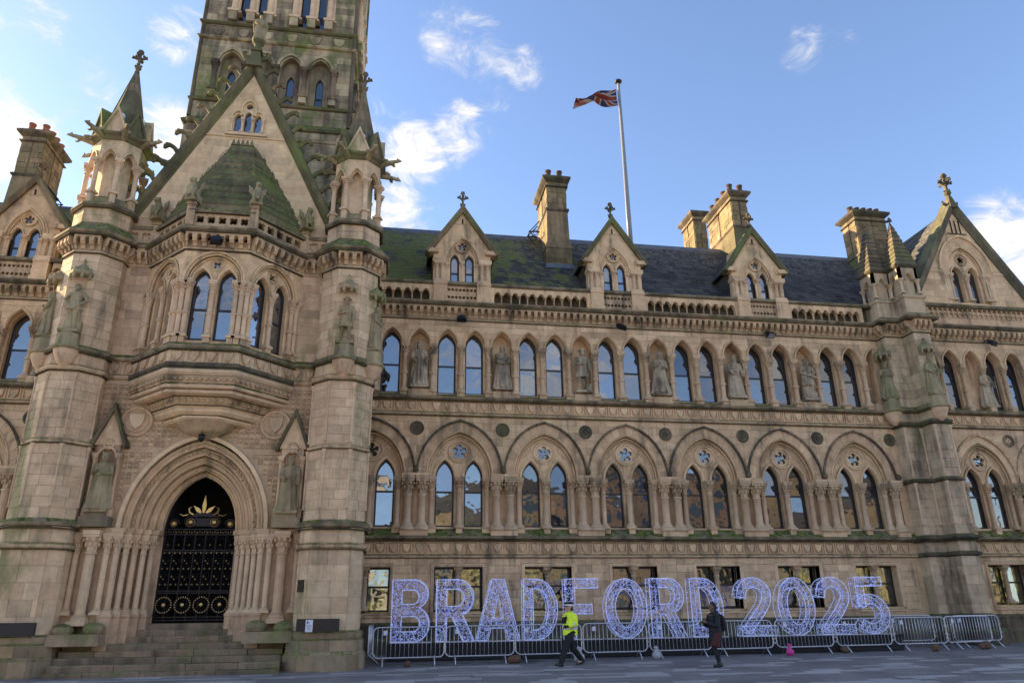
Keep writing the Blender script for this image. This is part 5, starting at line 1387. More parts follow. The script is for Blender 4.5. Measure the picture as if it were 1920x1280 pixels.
# ------------------------------------------------------------------ chimneys
def chimney(x0, x1, y0, y1, z0, z1, zseat, pots, terra=False, mid=.55):
    c = empty('chimney', ((x0+x1)/2, (y0+y1)/2, z0), parent=HALL); zm = z0+(z1-z0)*mid; w = x1-x0; d_ = y1-y0
    P = lambda e: [(x0-e, y0-e), (x1+e, y0-e), (x1+e, y1+e), (x0-e, y1+e)]
    M().plan(P(0), [(0, z0-1.5), (0, zseat)], closed=True).obj('base', ST['chim'], c)
    M().plan(P(0), [(0, zseat), (.04, zseat+.04), (.0, zseat+.3), (-.04, zseat+.32), (-.06, zseat+.6), (-.1, zm)], closed=True).obj('weathering', ST['coping'], c)
    M().plan(P(-.1), [(0, zm-.1), (.08, zm-.02), (.06, zm+.06), (-.04, zm+.1)], closed=True, cap=False).obj('string_course', ST['dark'], c)
    M().plan(P(-.15), [(0, zm-.2), (0, z1-.2)], closed=True).obj('stack_core', ST['chim'], c)
    for a, b in ((P(-.14)[0], P(-.14)[1]), (P(-.14)[3], P(-.14)[0]), (P(-.14)[1], P(-.14)[2])):
        L_ = flen(a, b); g = [rect(0, L_*.46, 0, 99), rect(L_*.54, L_, 0, 99)]
        for r_ in g: lay(ashlar(r_[0][0], r_[1][0], zm+.1, z1-.62, .27, .5), face_mw(a, b), ST['chim'], c, pr=.03)
        lay(ashlar(0, L_, z1-.55, z1-.3, .25, .5), face_mw(a, b), ST['chim'], c, pr=.03)
    for a, b in ((P(0)[0], P(0)[1]), (P(0)[3], P(0)[0])):
        lay(ashlar(0, flen(a, b), z0-.3, zseat-.02, .24, .5), face_mw(a, b), ST['chim'], c, pr=.01)
    M().plan(P(-.14), [(0, z1-.62), (.1, z1-.6), (.1, z1-.54), (0, z1-.5)], closed=True, cap=False).obj('string_course', ST['dark'], c)
    M().plan(P(-.1), [(-.05, z1-.4), (.1, z1-.28), (.18, z1-.2), (.2, z1-.1), (.05, z1+.02), (-.05, z1+.08), (-.3, z1+.12)], closed=True).obj('cap', ST['dark'], c)
    for px, py in pots:
        r = .15; M().lathe([(r*.95, z1+.05), (r*.85, z1+.3), (r*1.05, z1+.36), (r*1.05, z1+.42), (r*.75, z1+.42), (r*.7, z1+.1)], px, py, n=12).obj('chimney_pot', TERRA if terra else SOOTPOT, c)
    return c
chimney(5.78, 6.98, 2.15, 4.6, 16.3, 21.2, 17.2, [(6.05, 2.5), (6.6, 2.5), (6.05, 3.3), (6.6, 3.3), (6.05, 4.1), (6.6, 4.1)], mid=.62)
M().plan([(5.78, 2.6), (5.78, 2.13), (6.98, 2.13), (6.98, 2.6)], [(.02, 16.15), (.1, 16.15), (.03, 16.4), (0, 16.4)]).obj('chimney_flashing', LEAD, HALL)
chimney(15.3, 16.4, 2.3, 5.3, 16.4, 21.3, 17.2, [(15.55, 2.6), (16.1, 2.6), (15.55, 3.3), (16.1, 3.3), (15.55, 4.0), (16.1, 4.0), (15.55, 4.7)], mid=.58)
chimney(15.2, 16.2, 6.6, 8.4, 18.0, 22.6, 19.5, [], mid=.3)
chimney(22.3, 24.3, 2.6, 4.0, 17.0, 20.9, 17.6, [(22.6+.38*i, 3.2) for i in range(5)], mid=.35)
chimney(-17.7, -16.5, 2.4, 4.6, 16.5, 21.6, 17.4, [(-17.4, 2.7), (-16.85, 2.75), (-16.8, 3.25), (-16.8, 3.7), (-16.8, 4.2)], terra=True, mid=.55)
# iron ladder brackets on two stacks
for bx_, by_, bz_ in ((5.7, 3.2, 18.6), (-16.35, 3.0, 18.5)):
    s_ = -1 if bx_ > 0 else 1; m = M()
    for dy in (0, .5): 
        m.tube([(bx_, by_+dy, bz_+.6), (bx_+s_*.5, by_+dy, bz_), (bx_+s_*.1, by_+dy, bz_-.5)], .03, 5); m.tube([(bx_, by_+dy, bz_), (bx_+s_*.55, by_+dy, bz_)], .03, 5); m.tor((bx_+s_*.2, by_+dy, bz_-.05), .13, .02, 10, 4)
    m.tube([(bx_+s_*.5, by_, bz_), (bx_+s_*.5, by_+.5, bz_)], .03, 5)
    m.box(min(bx_, bx_+s_*.6), max(bx_, bx_+s_*.6), by_-.05, by_+.55, bz_+.58, bz_+.62) if 0 else None
    m.obj('iron_bracket', IRON, HALL)

# ------------------------------------------------------------------ right-hand pavilion with its stepped buttresses
PX0, PY, PAX = 21.9, -.35, 25.33
def pavilion():
    m = M(); x1 = 29.5; pit = 1.5
    cx = [PAX-pit, PAX+pit]
    up_x = [PAX-2.95+i*1.05 for i in range(7)]
    lo = [opening(c, 1.33, 2.87, .88, 0.0001, 1) for c in cx]
    slab(m, [rect(20.5, x1, -.3, 3.9)], lo, PY, PY+.5)
    slab(m, [rect(20.5, x1, 6.12, 9.2)], [opening(c, 6.0, 6.12, 1.2, 1.75, 8) for c in cx], PY, PY+.2)
    lan = []
    for c in cx: lan += [opening(c-.52, 4.3, 6.12, .34, .66, 6), opening(c+.52, 4.3, 6.12, .34, .66, 6), circ(c, 7.1, .36, 14)]
    slab(m, [rect(20.5, x1, 3.9, 8.2)], lan, PY+.18, PY+.5)
    slab(m, [rect(20.5, x1, 11.42, 14.0)], [opening(x, 11.3, 11.42, .38, .62, 6) for x in up_x], PY, PY+.24)
    slab(m, [rect(20.5, x1, 9.0, 12.2)], [opening(x, 9.4, 11.42, .36, .58, 6) for x in up_x], PY+.22, PY+.5)
    m.box(20.5, x1, PY+.7, PY+.75, 0, 13)
    m.obj('wall', ST['wing'], HALL)
    rr = random.Random(71); mw = TR(0, PY, 0)
    lay(ashlar(21.85, x1, .96, 3.2, .3, .75, [rect(c-1, c+1, 1.1, 3) for c in cx], rr=rr), mw, ST['wing'], HALL)
    lay(ashlar(21.85, x1, 6.15, 8.5, .3, .8, [opening(c, 6, 6.12, 1.52, 2.12, 8) for c in cx], rr=rr), mw, ST['wing'], HALL, pr=.008)
    lay(ashlar(21.85, x1, 11.44, 12.48, .26, .9, [opening(x, 11.3, 11.42, .48, .72, 6) for x in up_x], rr=rr), mw, ST['wing'], HALL, pr=.006)
    for c in cx:
        a = M(); hood(a, c, 6.12, 1.46, 2.04, .075, PY-.09, PY+.02, 10); hood(a, c, 6.12, 1.2, 1.74, .24, PY-.012, PY+.02, 10, tone=.4)
        for q, z in ((1.19, .0), (1.12, .08), (1.06, .16)): mould(a, c, 6.12, q, q*1.42, .03, PY+z, 10)
        for s_ in (-1, 1): hood(a, c+s_*.52, 6.12, .36, .68, .07, PY+.11, PY+.19, 6)
        BB = arch(c, 6.12, 1.5, 2.1, 8)
        for x, z in BB: a.ell((x, PY-.1, z), (.035, .03, .035), 6, 4)
        for s_ in (-1, 1):
            for px, pz, q in ((.6, 7.2, .07), (.68, 7.03, .05), (.72, 6.93, .035)): a.ell((c+s_*px, PY+.18, pz), (q, .035, q), 7, 5)
        a.obj('arch_moulding', ST['wing'], HALL)
        put_rosette(HALL, c, PY+.18, 7.1, .42, 5)
        for s_ in (-1, 1): put_window(HALL, c+s_*.52, PY+.34, 4.3, 6.12, .34, .64, 5.6, glass=GLASS_DIM)
        put_col(HALL, c, PY+.08, .085, 4.32, 5.62, 6.12)
        for s_ in (-1, 1):
            put_col(HALL, c+s_*1.0, PY+.1, .08, 4.32, 5.62, 6.12); put_col(HALL, c+s_*1.28, PY-.04, .135, 4.27, 5.5, 6.13)
            put_window(HALL, c+s_*.47, PY+.34, 1.36, 2.87, .41, 0.0, 2.2, glass=GLASS_LOW)
            M().box(-.42, .42, 0, .02, 0, 1.52).obj('room_backdrop', LIT, HALL, loc=(c+s_*.47, PY+.68, 1.35))
        put_col(HALL, c, PY+.2, .09, 1.48, 2.55, 2.87)
        place(cached('wtrim', None), 'window_surround', HALL, (c, PY, 0))
        p = M(); p.box(c-1.55, c-1.15, PY-.2, PY+.2, 3.95, 4.17); p.box(c+1.15, c+1.55, PY-.2, PY+.2, 3.95, 4.17); p.box(c-.12, c+.12, PY-.05, PY+.3, 4.05, 4.25); p.obj('pedestal', ST['wing'], HALL)
    place(cached('roundel', None), 'roundel', HALL, (PAX, PY, 7.97))
    u = M()
    for x in up_x: hood(u, x, 11.42, .41, .65, .05, PY-.05, PY+.02, 7)
    u.obj('arch_moulding', ST['wing'], HALL)
    for i, x in enumerate(up_x):
        if i % 3 == 2: M().box(x-.4, x+.4, PY+.4, PY+.45, 9.2, 12.2).obj('niche_back', ST['wing'], HALL)
        else: put_window(HALL, x, PY+.4, 9.45, 11.42, .36, .54, 10.6, glass=GLASS_DIM, blind=.5 if i == 3 else None)
        if i < 6: put_col(HALL, x+.525, PY+.1, .08, 9.5, 10.95, 11.41, ann=10.2)
        M().box(x+.525-.14, x+.525+.14, PY-.04, PY+.3, 9.16, 9.44).obj('pedestal', ST['carve'], HALL)
    P = [(21.6, PY), (x1, PY)]
    for nm, pr_, mt in (('plinth', [(0, -.3), (.22, -.3), (.22, .4), (.13, .5), (.13, .86), (.16, .88), (.16, .95), (0, 1.02)], 'dark'), ('string_course', [(0, 3.16), (.05, 3.18), (.10, 3.2), (.11, 3.25), (.03, 3.30)], 'carve'),
                        ('ledge', [(-.02, 3.78), (.05, 3.79), (.14, 3.83), (.22, 3.86), (.23, 3.93), (.16, 3.97), (-.08, 4.16), (-.3, 4.3)], 'ledge'), ('string_course', [(0, 8.46), (.05, 8.48), (.10, 8.51), (.11, 8.56), (.03, 8.62)], 'carve'),
                        ('ledge', [(-.02, 9.07), (.06, 9.08), (.15, 9.12), (.19, 9.16), (.19, 9.21), (.0, 9.3), (-.3, 9.44)], 'ledge'), ('string_course', [(-.02, 12.47), (.05, 12.49), (.07, 12.53), (.03, 12.58)], 'carve'),
                        ('cornice', [(-.02, 13.04), (.27, 13.045), (.31, 13.08), (.37, 13.12), (.38, 13.18), (.3, 13.21), (.06, 13.3), (-.25, 13.32)], 'ledge'), ('coping', [(-.16, 14.14), (.12, 14.14), (.17, 14.2), (.17, 14.25), (.05, 14.32), (-.2, 14.35)], 'ledge')):
        M().plan(P, pr_).obj(nm, ST[mt], HALL)
    corbels(HALL, P[0], P[1], 12.575)
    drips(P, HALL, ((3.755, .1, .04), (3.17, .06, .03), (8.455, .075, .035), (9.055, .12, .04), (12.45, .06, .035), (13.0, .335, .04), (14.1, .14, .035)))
    M().box(21.6, x1, PY-.05, PY+.2, 13.3, 13.62).obj('parapet_base', ST['wing'], HALL)
    pierced_panel(HALL, (22.3, PY-.07), (28.9, PY-.07), 13.62, 14.12, 26, rows=2)
    for k in range(16):
        x = 21.95+(k+.5)*.474
        put_shield(HALL, x, PY+.02, 3.545, .34, .36, mat='wing'); put_shield(HALL, x, PY+.02, 8.86, .34, .36, mat='wing')
    # gable
    g = empty('gable', (PAX, PY, 14.3), parent=HALL); hw, za, zb = 3.1, 14.35, 19.45
    hl = [opening(PAX-.42, 14.5, 15.9, .26, .42, 6), opening(PAX+.42, 14.5, 15.9, .26, .42, 6), circ(PAX, 16.72, .27, 12)]
    m = M(); slab(m, [[(PAX-hw, za), (PAX+hw, za), (PAX, zb)]], [opening(PAX, 14.4, 15.95, .95, 1.4, 8)], PY, PY+.3)
    slab(m, [rect(PAX-1.1, PAX+1.1, 14.3, 17.4)], hl, PY+.15, PY+.4); m.obj('gable_wall', ST['wing'], g)
    lay(ashlar(PAX-hw, PAX+hw, za, zb, .3, .7, [opening(PAX, 14.3, 16.05, 1.36, 1.9, 8)], clipto=[(PAX-hw+.2, za), (PAX+hw-.2, za), (PAX, zb-.3)], rr=random.Random(19)), TR(0, PY, 0), ST['wing'], g, pr=.012)
    a = M(); hood(a, PAX, 16.05, 1.3, 1.8, .1, PY-.1, PY+.02, 10); hood(a, PAX, 16.0, .98, 1.42, .32, PY-.012, PY+.02, 10, tone=.3); mould(a, PAX, 15.95, .93, 1.38, .04, PY+.02, 10); mould(a, PAX, 15.95, .85, 1.28, .03, PY+.1, 10)
    for s_ in (-1, 1): hood(a, PAX+s_*.42, 15.9, .27, .44, .06, PY+.09, PY+.16, 6)
    a.box(PAX-2.3, PAX-1.3, PY-.04, PY+.02, 15.95, 16.05); a.box(PAX+1.3, PAX+2.3, PY-.04, PY+.02, 15.95, 16.05)
    a.obj('arch_moulding', ST['wing'], g)
    for x in (-.22, 0, .22): M().box(PAX+x-.04, PAX+x+.04, PY-.02, PY-.012, 18.05, 18.75).obj('slit_opening', VOID, g)
    M().box(PAX-.5, PAX+.5, PY-.05, PY+.02, 18.0, 18.05).obj('sill', ST['dark'], g)
    r = M(); foil_ring(r, 0, 0, .27, .11, .07, 5, .02, .1); r.tor((0, 0, 0), .3, .035, 22, 5); r.obj('tracery_rosette', ST['wing'], g, mw=TR(PAX, PY+.14, 16.72))
    M().box(PAX-.75, PAX+.75, PY+.36, PY+.38, 14.5, 17.1).obj('pane', GLASS_DIM, g)
    for q in (-1.12, -.86, 0, .86, 1.12): put_col(g, PAX+q, PY+.06, .07, 14.62, 15.5, 15.92)
    c = M(); c.strip([(PAX-hw-.2, za-.2), (PAX, zb+.15), (PAX+hw+.2, za-.2)], [(-.22, PY+.5), (-.22, PY-.06), (-.06, PY-.22), (.12, PY-.24), (.16, PY+.5), (-.22, PY+.5)]); c.obj('coping', ST['pinn'], g)
    f = M().frus(PAX-.22, PAX+.22, PY-.3, PY+.2, zb-.1, zb+.6, .14); f.merge(finial_m(1.5), PAX, PY-.05, zb+.45)
    for s_ in (-1, 1): f.tube([(PAX+s_*.15, PY-.05, zb+.1), (PAX+s_*.36, PY-.05, zb+.2), (PAX+s_*.42, PY-.05, zb+.32)], [.08, .07, .04], 6)
    f.obj('finial', ST['dark'], g)
    rr = random.Random(14)
    for s_ in (-1, 1):
        for k in range(18):
            f0, f1 = k/18, (k+1)/18
            x0 = PAX+s_*(hw+.05)*(1-f0); xx1 = PAX+s_*(hw+.05)*(1-f1); z0 = za-.05+(zb-za)*f0; z1 = za-.05+(zb-za)*f1+.02
            M().add([(x0+s_*.03, PY+.45, z0+.03), (xx1, PY+.45, z1), (xx1, 6, z1), (x0+s_*.03, 6, z0+.03), (x0+s_*.03, PY+.45, z0-.02), (x0+s_*.03, 6, z0-.02)], [(0, 1, 2, 3), (0, 3, 5, 4)], rr.random()).obj('slate_course', SLATE, g)
    M().plan([(PAX, 5.9), (PAX, PY+.5)][::-1], [(-.12, zb-.1), (.12, zb-.1)]).obj('ridge_flashing', LEAD, g) if 0 else None
pavilion()
def buttress(x0, x1, y, pinx):
    b = empty('buttress', ((x0+x1)/2, y, -.2), parent=HALL); cx = (x0+x1)/2
    def ring(e0, e1, z0, z1, mat, nm):
        pass
    P = [(x0, .1), (x0, y), (x1, y), (x1, .1)]
    M().plan(P, [(-.012, 0), (-.012, 13.0)]).obj('shaft_core', ST['butt'], b)
    M().box(x0+.05, x1-.05, y+.05, 0, 12.4, 13.2).obj('shaft_core', ST['butt'], b)
    for za, zb in ((1.05, 3.15), (3.35, 3.76), (4.0, 6.1), (6.25, 8.44), (8.66, 9.03), (9.3, 12.45)):
        for a, c in zip(P[:-1], P[1:]):
            lay(ashlar(0, flen(a, c), za, zb, .34, .7, rr=random.Random(int(za*3)+int(x0))), face_mw(a, c), ST['butt'], b, pr=.006)
    for nm, pr_, mt in (('plinth', [(0, -.3), (.25, -.3), (.25, .4), (.14, .5), (.14, .95), (0, 1.05)], 'dark'), ('string_course', [(0, 3.16), (.06, 3.18), (.1, 3.22), (.1, 3.28), (0, 3.34)], 'dark'), ('ledge', [(0, 3.76), (.08, 3.8), (.14, 3.86), (.12, 3.92), (0, 4.0)], 'dark'),
                        ('string_course', [(0, 6.1), (.07, 6.13), (.08, 6.18), (0, 6.25)], 'dark'), ('string_course', [(0, 8.45), (.06, 8.47), (.1, 8.52), (.09, 8.58), (0, 8.64)], 'dark'), ('ledge', [(0, 9.04), (.08, 9.08), (.13, 9.12), (.13, 9.18), (0, 9.28)], 'ledge'),
                        ('string_course', [(0, 12.46), (.05, 12.49), (.05, 12.55), (0, 12.58)], 'carve'), ('cornice', [(0, 13.0), (.27, 13.045), (.36, 13.1), (.37, 13.17), (.0, 13.4), (-.2, 13.42)], 'ledge')):
        M().plan(P, pr_).obj(nm, ST[mt], b)
    for a, c in zip(P[:-1], P[1:]): corbels(b, a, c, 12.575)
    for q in (x0+.04, x1-.04):
        for za, zb in ((4.4, 6.0), (6.35, 8.3)): M().lathe([(.06, za), (.04, za+.07), (.04, zb-.14), (.08, zb), (.085, zb+.06), (0, zb+.06)], q, y-.02, n=8).obj('angle_shaft', ST['shaft'], b)
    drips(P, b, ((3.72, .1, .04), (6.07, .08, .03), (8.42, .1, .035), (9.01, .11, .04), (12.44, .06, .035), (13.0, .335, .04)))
    # square pinnacle
    h = .46; cyp = y+h+.02; zb = 14.25
    sq = lambda e: [(cx-e, cyp-e), (cx+e, cyp-e), (cx+e, cyp+e), (cx-e, cyp+e)]
    M().plan(sq(h+.04), [(0, 13.3), (0, 14.05), (.06, 14.1), (.08, 14.18), (-.02, 14.28)], closed=True).obj('pinnacle_base', ST['butt'], b)
    M().plan(sq(h-.16), [(0, 14.2), (0, 15.5)], closed=True).obj('pinnacle_core', ST['butt'], b)
    Q = sq(h-.02)
    for a, c in ((Q[0], Q[1]), (Q[3], Q[0]), (Q[1], Q[2])):
        L_ = flen(a, c); m = M(); slab(m, [rect(0, L_, 15.02, 15.62)], [opening(L_/2, 15, 15.02, .17, .3, 6)], 0, .12); hood(m, L_/2, 15.02, .19, .33, .04, -.03, .01, 6); m.obj('blind_arch', ST['butt'], b, mw=face_mw(a, c))
    for q in Q: put_col(b, q[0]+(.03 if q[0] < cx else -.03), q[1]+(.03 if q[1] < cyp else -.03), .055, 14.38, 14.82, 15.03)
    M().plan(sq(h-.02), [(0, 15.58), (.06, 15.62), (.12, 15.7), (.1, 15.76), (0, 15.8)], closed=True).obj('cornice', ST['dark'], b)
    s_ = M(); N_ = 10; z0, z1, r0, r1 = 15.72, 17.95, h+.04, .05
    for k in range(N_):
        f0, f1 = k/N_, (k+1)/N_
        s_.plan(sq(r0*(1-f0)+r1*f0+.02), [(0, z0+(z1-z0)*f0), (0, z0+(z1-z0)*f0+.03), (-(r0-r1)/N_-.02, z0+(z1-z0)*f1)], closed=True, tone=((k*7) % 10)/10+.03)
        e = r0*(1-f0)+r1*f0+.02
        n = max(1, int(2*e/.16))
        for sx, sy in ((0, -1), (-1, 0), (1, 0)):
            for j in range(n):
                t_ = -e+(j+.5)*2*e/n
                c_ = (cx+t_, cyp-e-.012) if sx == 0 else (cx+sx*(e+.012), cyp+t_)
                if sx == 0: s_.box(c_[0]-.06, c_[0]+.06, c_[1], c_[1]+.05, z0+(z1-z0)*f0-.01, z0+(z1-z0)*f0+.05, ((j*3+k) % 7)/7+.05)
                else: s_.box(min(c_[0], c_[0]-sx*.05), max(c_[0], c_[0]-sx*.05), c_[1]-.06, c_[1]+.06, z0+(z1-z0)*f0-.01, z0+(z1-z0)*f0+.05, ((j*3+k) % 7)/7+.05)
    s_.obj('spire', ST['pinn'], b)
    place(finial_m(.55).mesh('finial', ST['dark']), 'finial', b, (cx, cyp, 17.85))
buttress(20.25, 21.12, -.55, 0); buttress(21.12, 21.92, -1.25, 0)
# ------------------------------------------------------------------ flagpole and flag
FPX, FPY = 10.62, 4.2
def flagpole():
    p = empty('flagpole', (FPX, FPY, 18.5), label='tall white flagpole standing on the roof ridge with a flag at its head', cat='flagpole')
    WHITE = plain_mat('white_pole_paint', (.2, .22, .25), .4)
    M().lathe([(.13, 18.3), (.13, 20.5), (.075, 28.85), (0, 28.85)], FPX, FPY, n=14).obj('pole', WHITE, p, True)
    M().lathe([(.05, 28.8), (.2, 28.9), (.2, 28.98), (.1, 29.08), (0, 29.1)], FPX, FPY, n=14).obj('truck', IRON, p, True)
    M().tube([(FPX-.12, FPY-.05, 28.7), (FPX-.14, FPY-.06, 20)], .008, 4).obj('halyard', GALV, p)
flagpole()
def flag():
    nu, nv = 56, 28; vs = []; fs = []; mi = []
    def lerp(t, P):
        for (a, x), (b, y) in zip(P[:-1], P[1:]):
            if t <= b: return x+(y-x)*(t-a)/(b-a)
        return P[-1][1]
    for i in range(nu+1):
        u = i/nu
        for j in range(nv+1):
            v = j/nv
            t = lerp(u, [(0, 28.5), (.25, 28.2), (.45, 27.95), (.62, 27.58), (.72, 27.5), (.85, 27.5), (1, 27.52)]); b = lerp(u, [(0, 27.3), (.2, 27.35), (.45, 27.3), (.62, 27.38), (.72, 27.3), (.88, 27.12), (1, 26.95)])
            z = b+(t-b)*v; sq = 1.2-(t-b)
            vs.append((FPX-.12-2.45*u+.12*(v-.5)*(1 if u > .7 else -1)*u, FPY-.05+.16*math.sin(7*u+2.2*v)+sq*.32*math.sin(v*14+u*5), z+.03*math.sin(9*u+3)))
    def col(u, v):
        x, y = (u-.5)*2, (v-.5)
        if abs(y) < .1 or abs(x) < .1: return 2
        if abs(y) < .167 or abs(x) < .167: return 1
        d = min(abs(y-x*.5), abs(y+x*.5))
        if d < .045: return 2
        if d < .13: return 1
        return 0
    for i in range(nu):
        for j in range(nv):
            a = i*(nv+1)+j; fs.append((a, a+1, a+nv+2, a+nv+1)); mi.append(col((i+.5)/nu, (j+.5)/nv))
    me = bpy.data.meshes.new('flag'); me.from_pydata(vs, [], fs)
    for m in (plain_mat('flag_navy', (.012, .02, .09), .8), plain_mat('flag_white', (.3, .27, .26), .8), plain_mat('flag_red', (.2, .025, .02), .8)): me.materials.append(m)
    me.polygons.foreach_set('material_index', mi); me.polygons.foreach_set('use_smooth', [True]*len(fs)); me.update()
    place(me, 'flag', None, label='red, white and blue union flag twisted by the wind on the rooftop pole', cat='flag')
flag()

# ------------------------------------------------------------------ figures
def robe(m, z0, z1, r0, r1, folds=9, amp=.12, ph=0.0, dy=0.0, n=30, ey=.75):
    vs = []; K = 9
    for k in range(K+1):
        f = k/K; z = z0+(z1-z0)*f; r = r0+(r1-r0)*(f**.8)
        for j in range(n):
            a = 2*math.pi*j/n; w = 1+1.8*amp*(1-f*.75)*math.sin(folds*a+ph+f*1.4)+amp*.4*math.sin(4*a+ph*2)*(1-f)
            vs.append((r*w*math.cos(a), dy+r*w*ey*math.sin(a), z))
    fs = [(k*n+j, k*n+(j+1) % n, (k+1)*n+(j+1) % n, (k+1)*n+j) for k in range(K) for j in range(n)]
    fs += [tuple(range(n-1, -1, -1)), tuple(K*n+j for j in range(n))]
    m.add(vs, fs)
def head(m, x, y, z, s=1.0, yaw=0.0):
    """head with brow, nose, lips, ears; faces -y"""
    rz = Matrix.Rotation(yaw, 3, 'Z')
    def P(a, b, c): q = rz @ Vector((a*s, b*s, c*s)); return (x+q.x, y+q.y, z+q.z)
    m.ell(P(0, 0, .02), (.078*s, .095*s, .105*s), 16, 12, rot=rz); m.ell(P(0, -.025, -.045), (.058*s, .07*s, .07*s), 14, 10, rot=rz)
    m.ell(P(0, -.098, -.012), (.014*s, .026*s, .03*s), 8, 6, rot=rz); m.ell(P(0, -.085, .035), (.055*s, .02*s, .014*s), 8, 6, rot=rz)
    m.ell(P(0, -.088, -.058), (.028*s, .014*s, .01*s), 8, 6, rot=rz); m.ell(P(0, -.078, -.095), (.025*s, .022*s, .018*s), 8, 6, rot=rz)
    for k in (-1, 1): m.ell(P(k*.079, .005, -.005), (.012*s, .02*s, .032*s), 6, 5, rot=rz); m.ell(P(k*.045, -.06, -.03), (.022*s, .022*s, .025*s), 6, 5, rot=rz)
    m.tube([P(0, .01, -.05), (x, y+.025*s, z-.2*s)], [.052*s, .062*s], 10)
def hand(m, p, d, s=1.0, side=1, up=(0, 0, 1)):
    d = Vector(d).normalized(); u = Vector(up); u = (u-d*u.dot(d)).normalized(); w = d.cross(u); p = Vector(p)
    m.tube([p, p+d*.045*s, p+d*.085*s], [.026*s, .036*s, .03*s], 8)
    for k, l in enumerate((.062, .075, .07, .052)):
        o = (k-1.5)*.019*s; b = p+d*.08*s+u*o
        m.tube([b, b+d*l*.5*s+w*.008*side*s, b+d*l*s*.8+w*.035*side*s], [.0105*s, .0098*s, .008*s], 6)
    t = p+d*.03*s+u*.03*s
    m.tube([t, t+u*.025*s+d*.03*s, t+u*.03*s+d*.06*s+w*.015*side*s], [.013*s, .012*s, .009*s], 6)
def crown(m, x, y, z, r=.09):
    m.lathe([(r*.92, z), (r, z+.04), (r*1.06, z+.06), (r*.8, z+.06), (r*.8, z)], x, y, n=16)
    for k in range(8):
        a = k*math.pi/4; m.tube([(x+r*.98*math.cos(a), y+r*.98*math.sin(a), z+.04), (x+r*1.12*math.cos(a), y+r*1.12*math.sin(a), z+.13)], [.022, .012], 5)
def sculpt(kind, seed=0):
    rr = random.Random(seed); m = M(); j = lambda a: rr.uniform(-a, a)
    yaw = j(.35)
    if kind in ('king', 'queen', 'robed', 'veiled'):
        robe(m, .03, 1.08, .30 if kind != 'queen' else .36, .155, 10, .11, j(3)); robe(m, 1.0, 1.44, .165, .17, 6, .05, 1, ey=.62)
        robe(m, .03, 1.46, .34, .2, 7, .1, j(2), dy=.07)       # cloak behind
    elif kind in ('doublet', 'hat', 'coat'):
        sp_ = .12+j(.02)
        for k in (-1, 1):
            f = .1 if k == 1 else -.06
            m.tube([(k*.08, 0, .92), (k*sp_, -f*.6, .52), (k*(sp_+.01), -f*.3, .1)], [.1, .066, .042], 10)
            m.ell((k*.095, -f*.3, .75), (.1, .11, .16), 10, 8); m.tube([(k*(sp_+.01), -f*.3+.03, .05), (k*(sp_+.03), -f*.3-.12, .045)], [.045, .035], 8)
        robe(m, .78 if kind == 'doublet' else .6, 1.1, .24, .16, 8, .1, j(2)); robe(m, 1.0, 1.44, .155, .18, 5, .03, 0, ey=.66)
        if kind != 'hat': robe(m, .1, 1.42, .24, .17, 6, .12, j(2), dy=.13)
        m.box(.12, .3, .0, .25, .03, .35)
    m.ell((0, 0, 1.38), (.21, .115, .09), 14, 8)
    for k in (-1, 1):
        m.ell((k*.19, 0, 1.37), (.075, .075, .085), 10, 8)
        if kind == 'robed': e = (k*.26, -.06, 1.12); h = (-k*.05, -.2, 1.14+.04*k)
        elif kind == 'doublet': e = (k*.34, .02, 1.16); h = (k*.2, -.1, .98)
        elif kind == 'hat': e = (k*.25, -.02, 1.12); h = (k*.06, -.18, 1.12) if k < 0 else (k*.24, -.12, .9)
        elif kind == 'coat': e = (k*.27, -.03, 1.14); h = (-.06*k+.08, -.2, .98+.03*k)
        elif kind == 'queen': e = (k*.25, -.08, 1.12); h = (k*.06, -.24, 1.08) if k > 0 else (k*.14, -.22, 1.2)
        else: e = (k*.27, -.04, 1.12); h = (k*.12, -.2, 1.08) if k < 0 else (k*.24, -.2, .98)
        m.tube([(k*.2, 0, 1.37), e, h], [.07, .056, .036], 10)
        if kind in ('king', 'robed', 'veiled'): m.tube([e, ((e[0]+h[0])/2, (e[1]+h[1])/2, e[2]-.05), (h[0], h[1]+.02, h[2]-.14)], [.07, .075, .05], 8)
        d = Vector(h)-Vector(e); hand(m, h, d, 1.0, k)
    head(m, 0, -.02, 1.62, 1.18, yaw)
    if kind in ('king', 'robed', 'coat'): m.ell((0, -.075, 1.51), (.06, .05, .085), 10, 7); m.ell((0, .03, 1.57), (.1, .095, .13), 12, 8)
    if kind == 'queen': m.ell((0, .04, 1.6), (.1, .09, .13), 12, 8)
    if kind in ('king', 'queen'): crown(m, 0, -.01, 1.69)
    if kind == 'hat': m.lathe([(.15, 1.68), (.155, 1.7), (.09, 1.72), (.085, 1.8), (0, 1.81)], 0, -.02, n=16)
    if kind == 'coat': m.ell((0, -.01, 1.73), (.13, .13, .035), 14, 6)
    if kind == 'doublet': m.ell((0, 0, 1.66), (.092, .1, .09), 12, 8)
    if kind == 'robed': m.lathe([(.088, 1.66), (.092, 1.74), (0, 1.75)], 0, -.01, n=14)
    if kind == 'king': m.tube([(.28, -.22, 1.3), (.3, -.2, .1)], [.02, .016], 6); m.ell((.28, -.22, 1.33), (.035,)*3, 8, 6)
    if kind == 'coat': m.tube([(-.1, -.22, 1.0), (-.16, -.2, .08)], [.018, .014], 6)
    m.box(-.3, .3, -.2, .24, -.06, .05)
    return m
SC = {}
def statue(kind, seed, x, y, z, h, label, rz=0.0, mat='statue', group=None):
    me = remesh(sculpt(kind, seed), .015, ST[mat], 'statue', 0)
    return place(me, 'statue', None, mw=TR(x, y, z, rz) @ Matrix.Scale(h/1.78, 4) @ Matrix.Scale(1.08, 4, (1, 0, 0)), label=label, cat='statue', group=group)
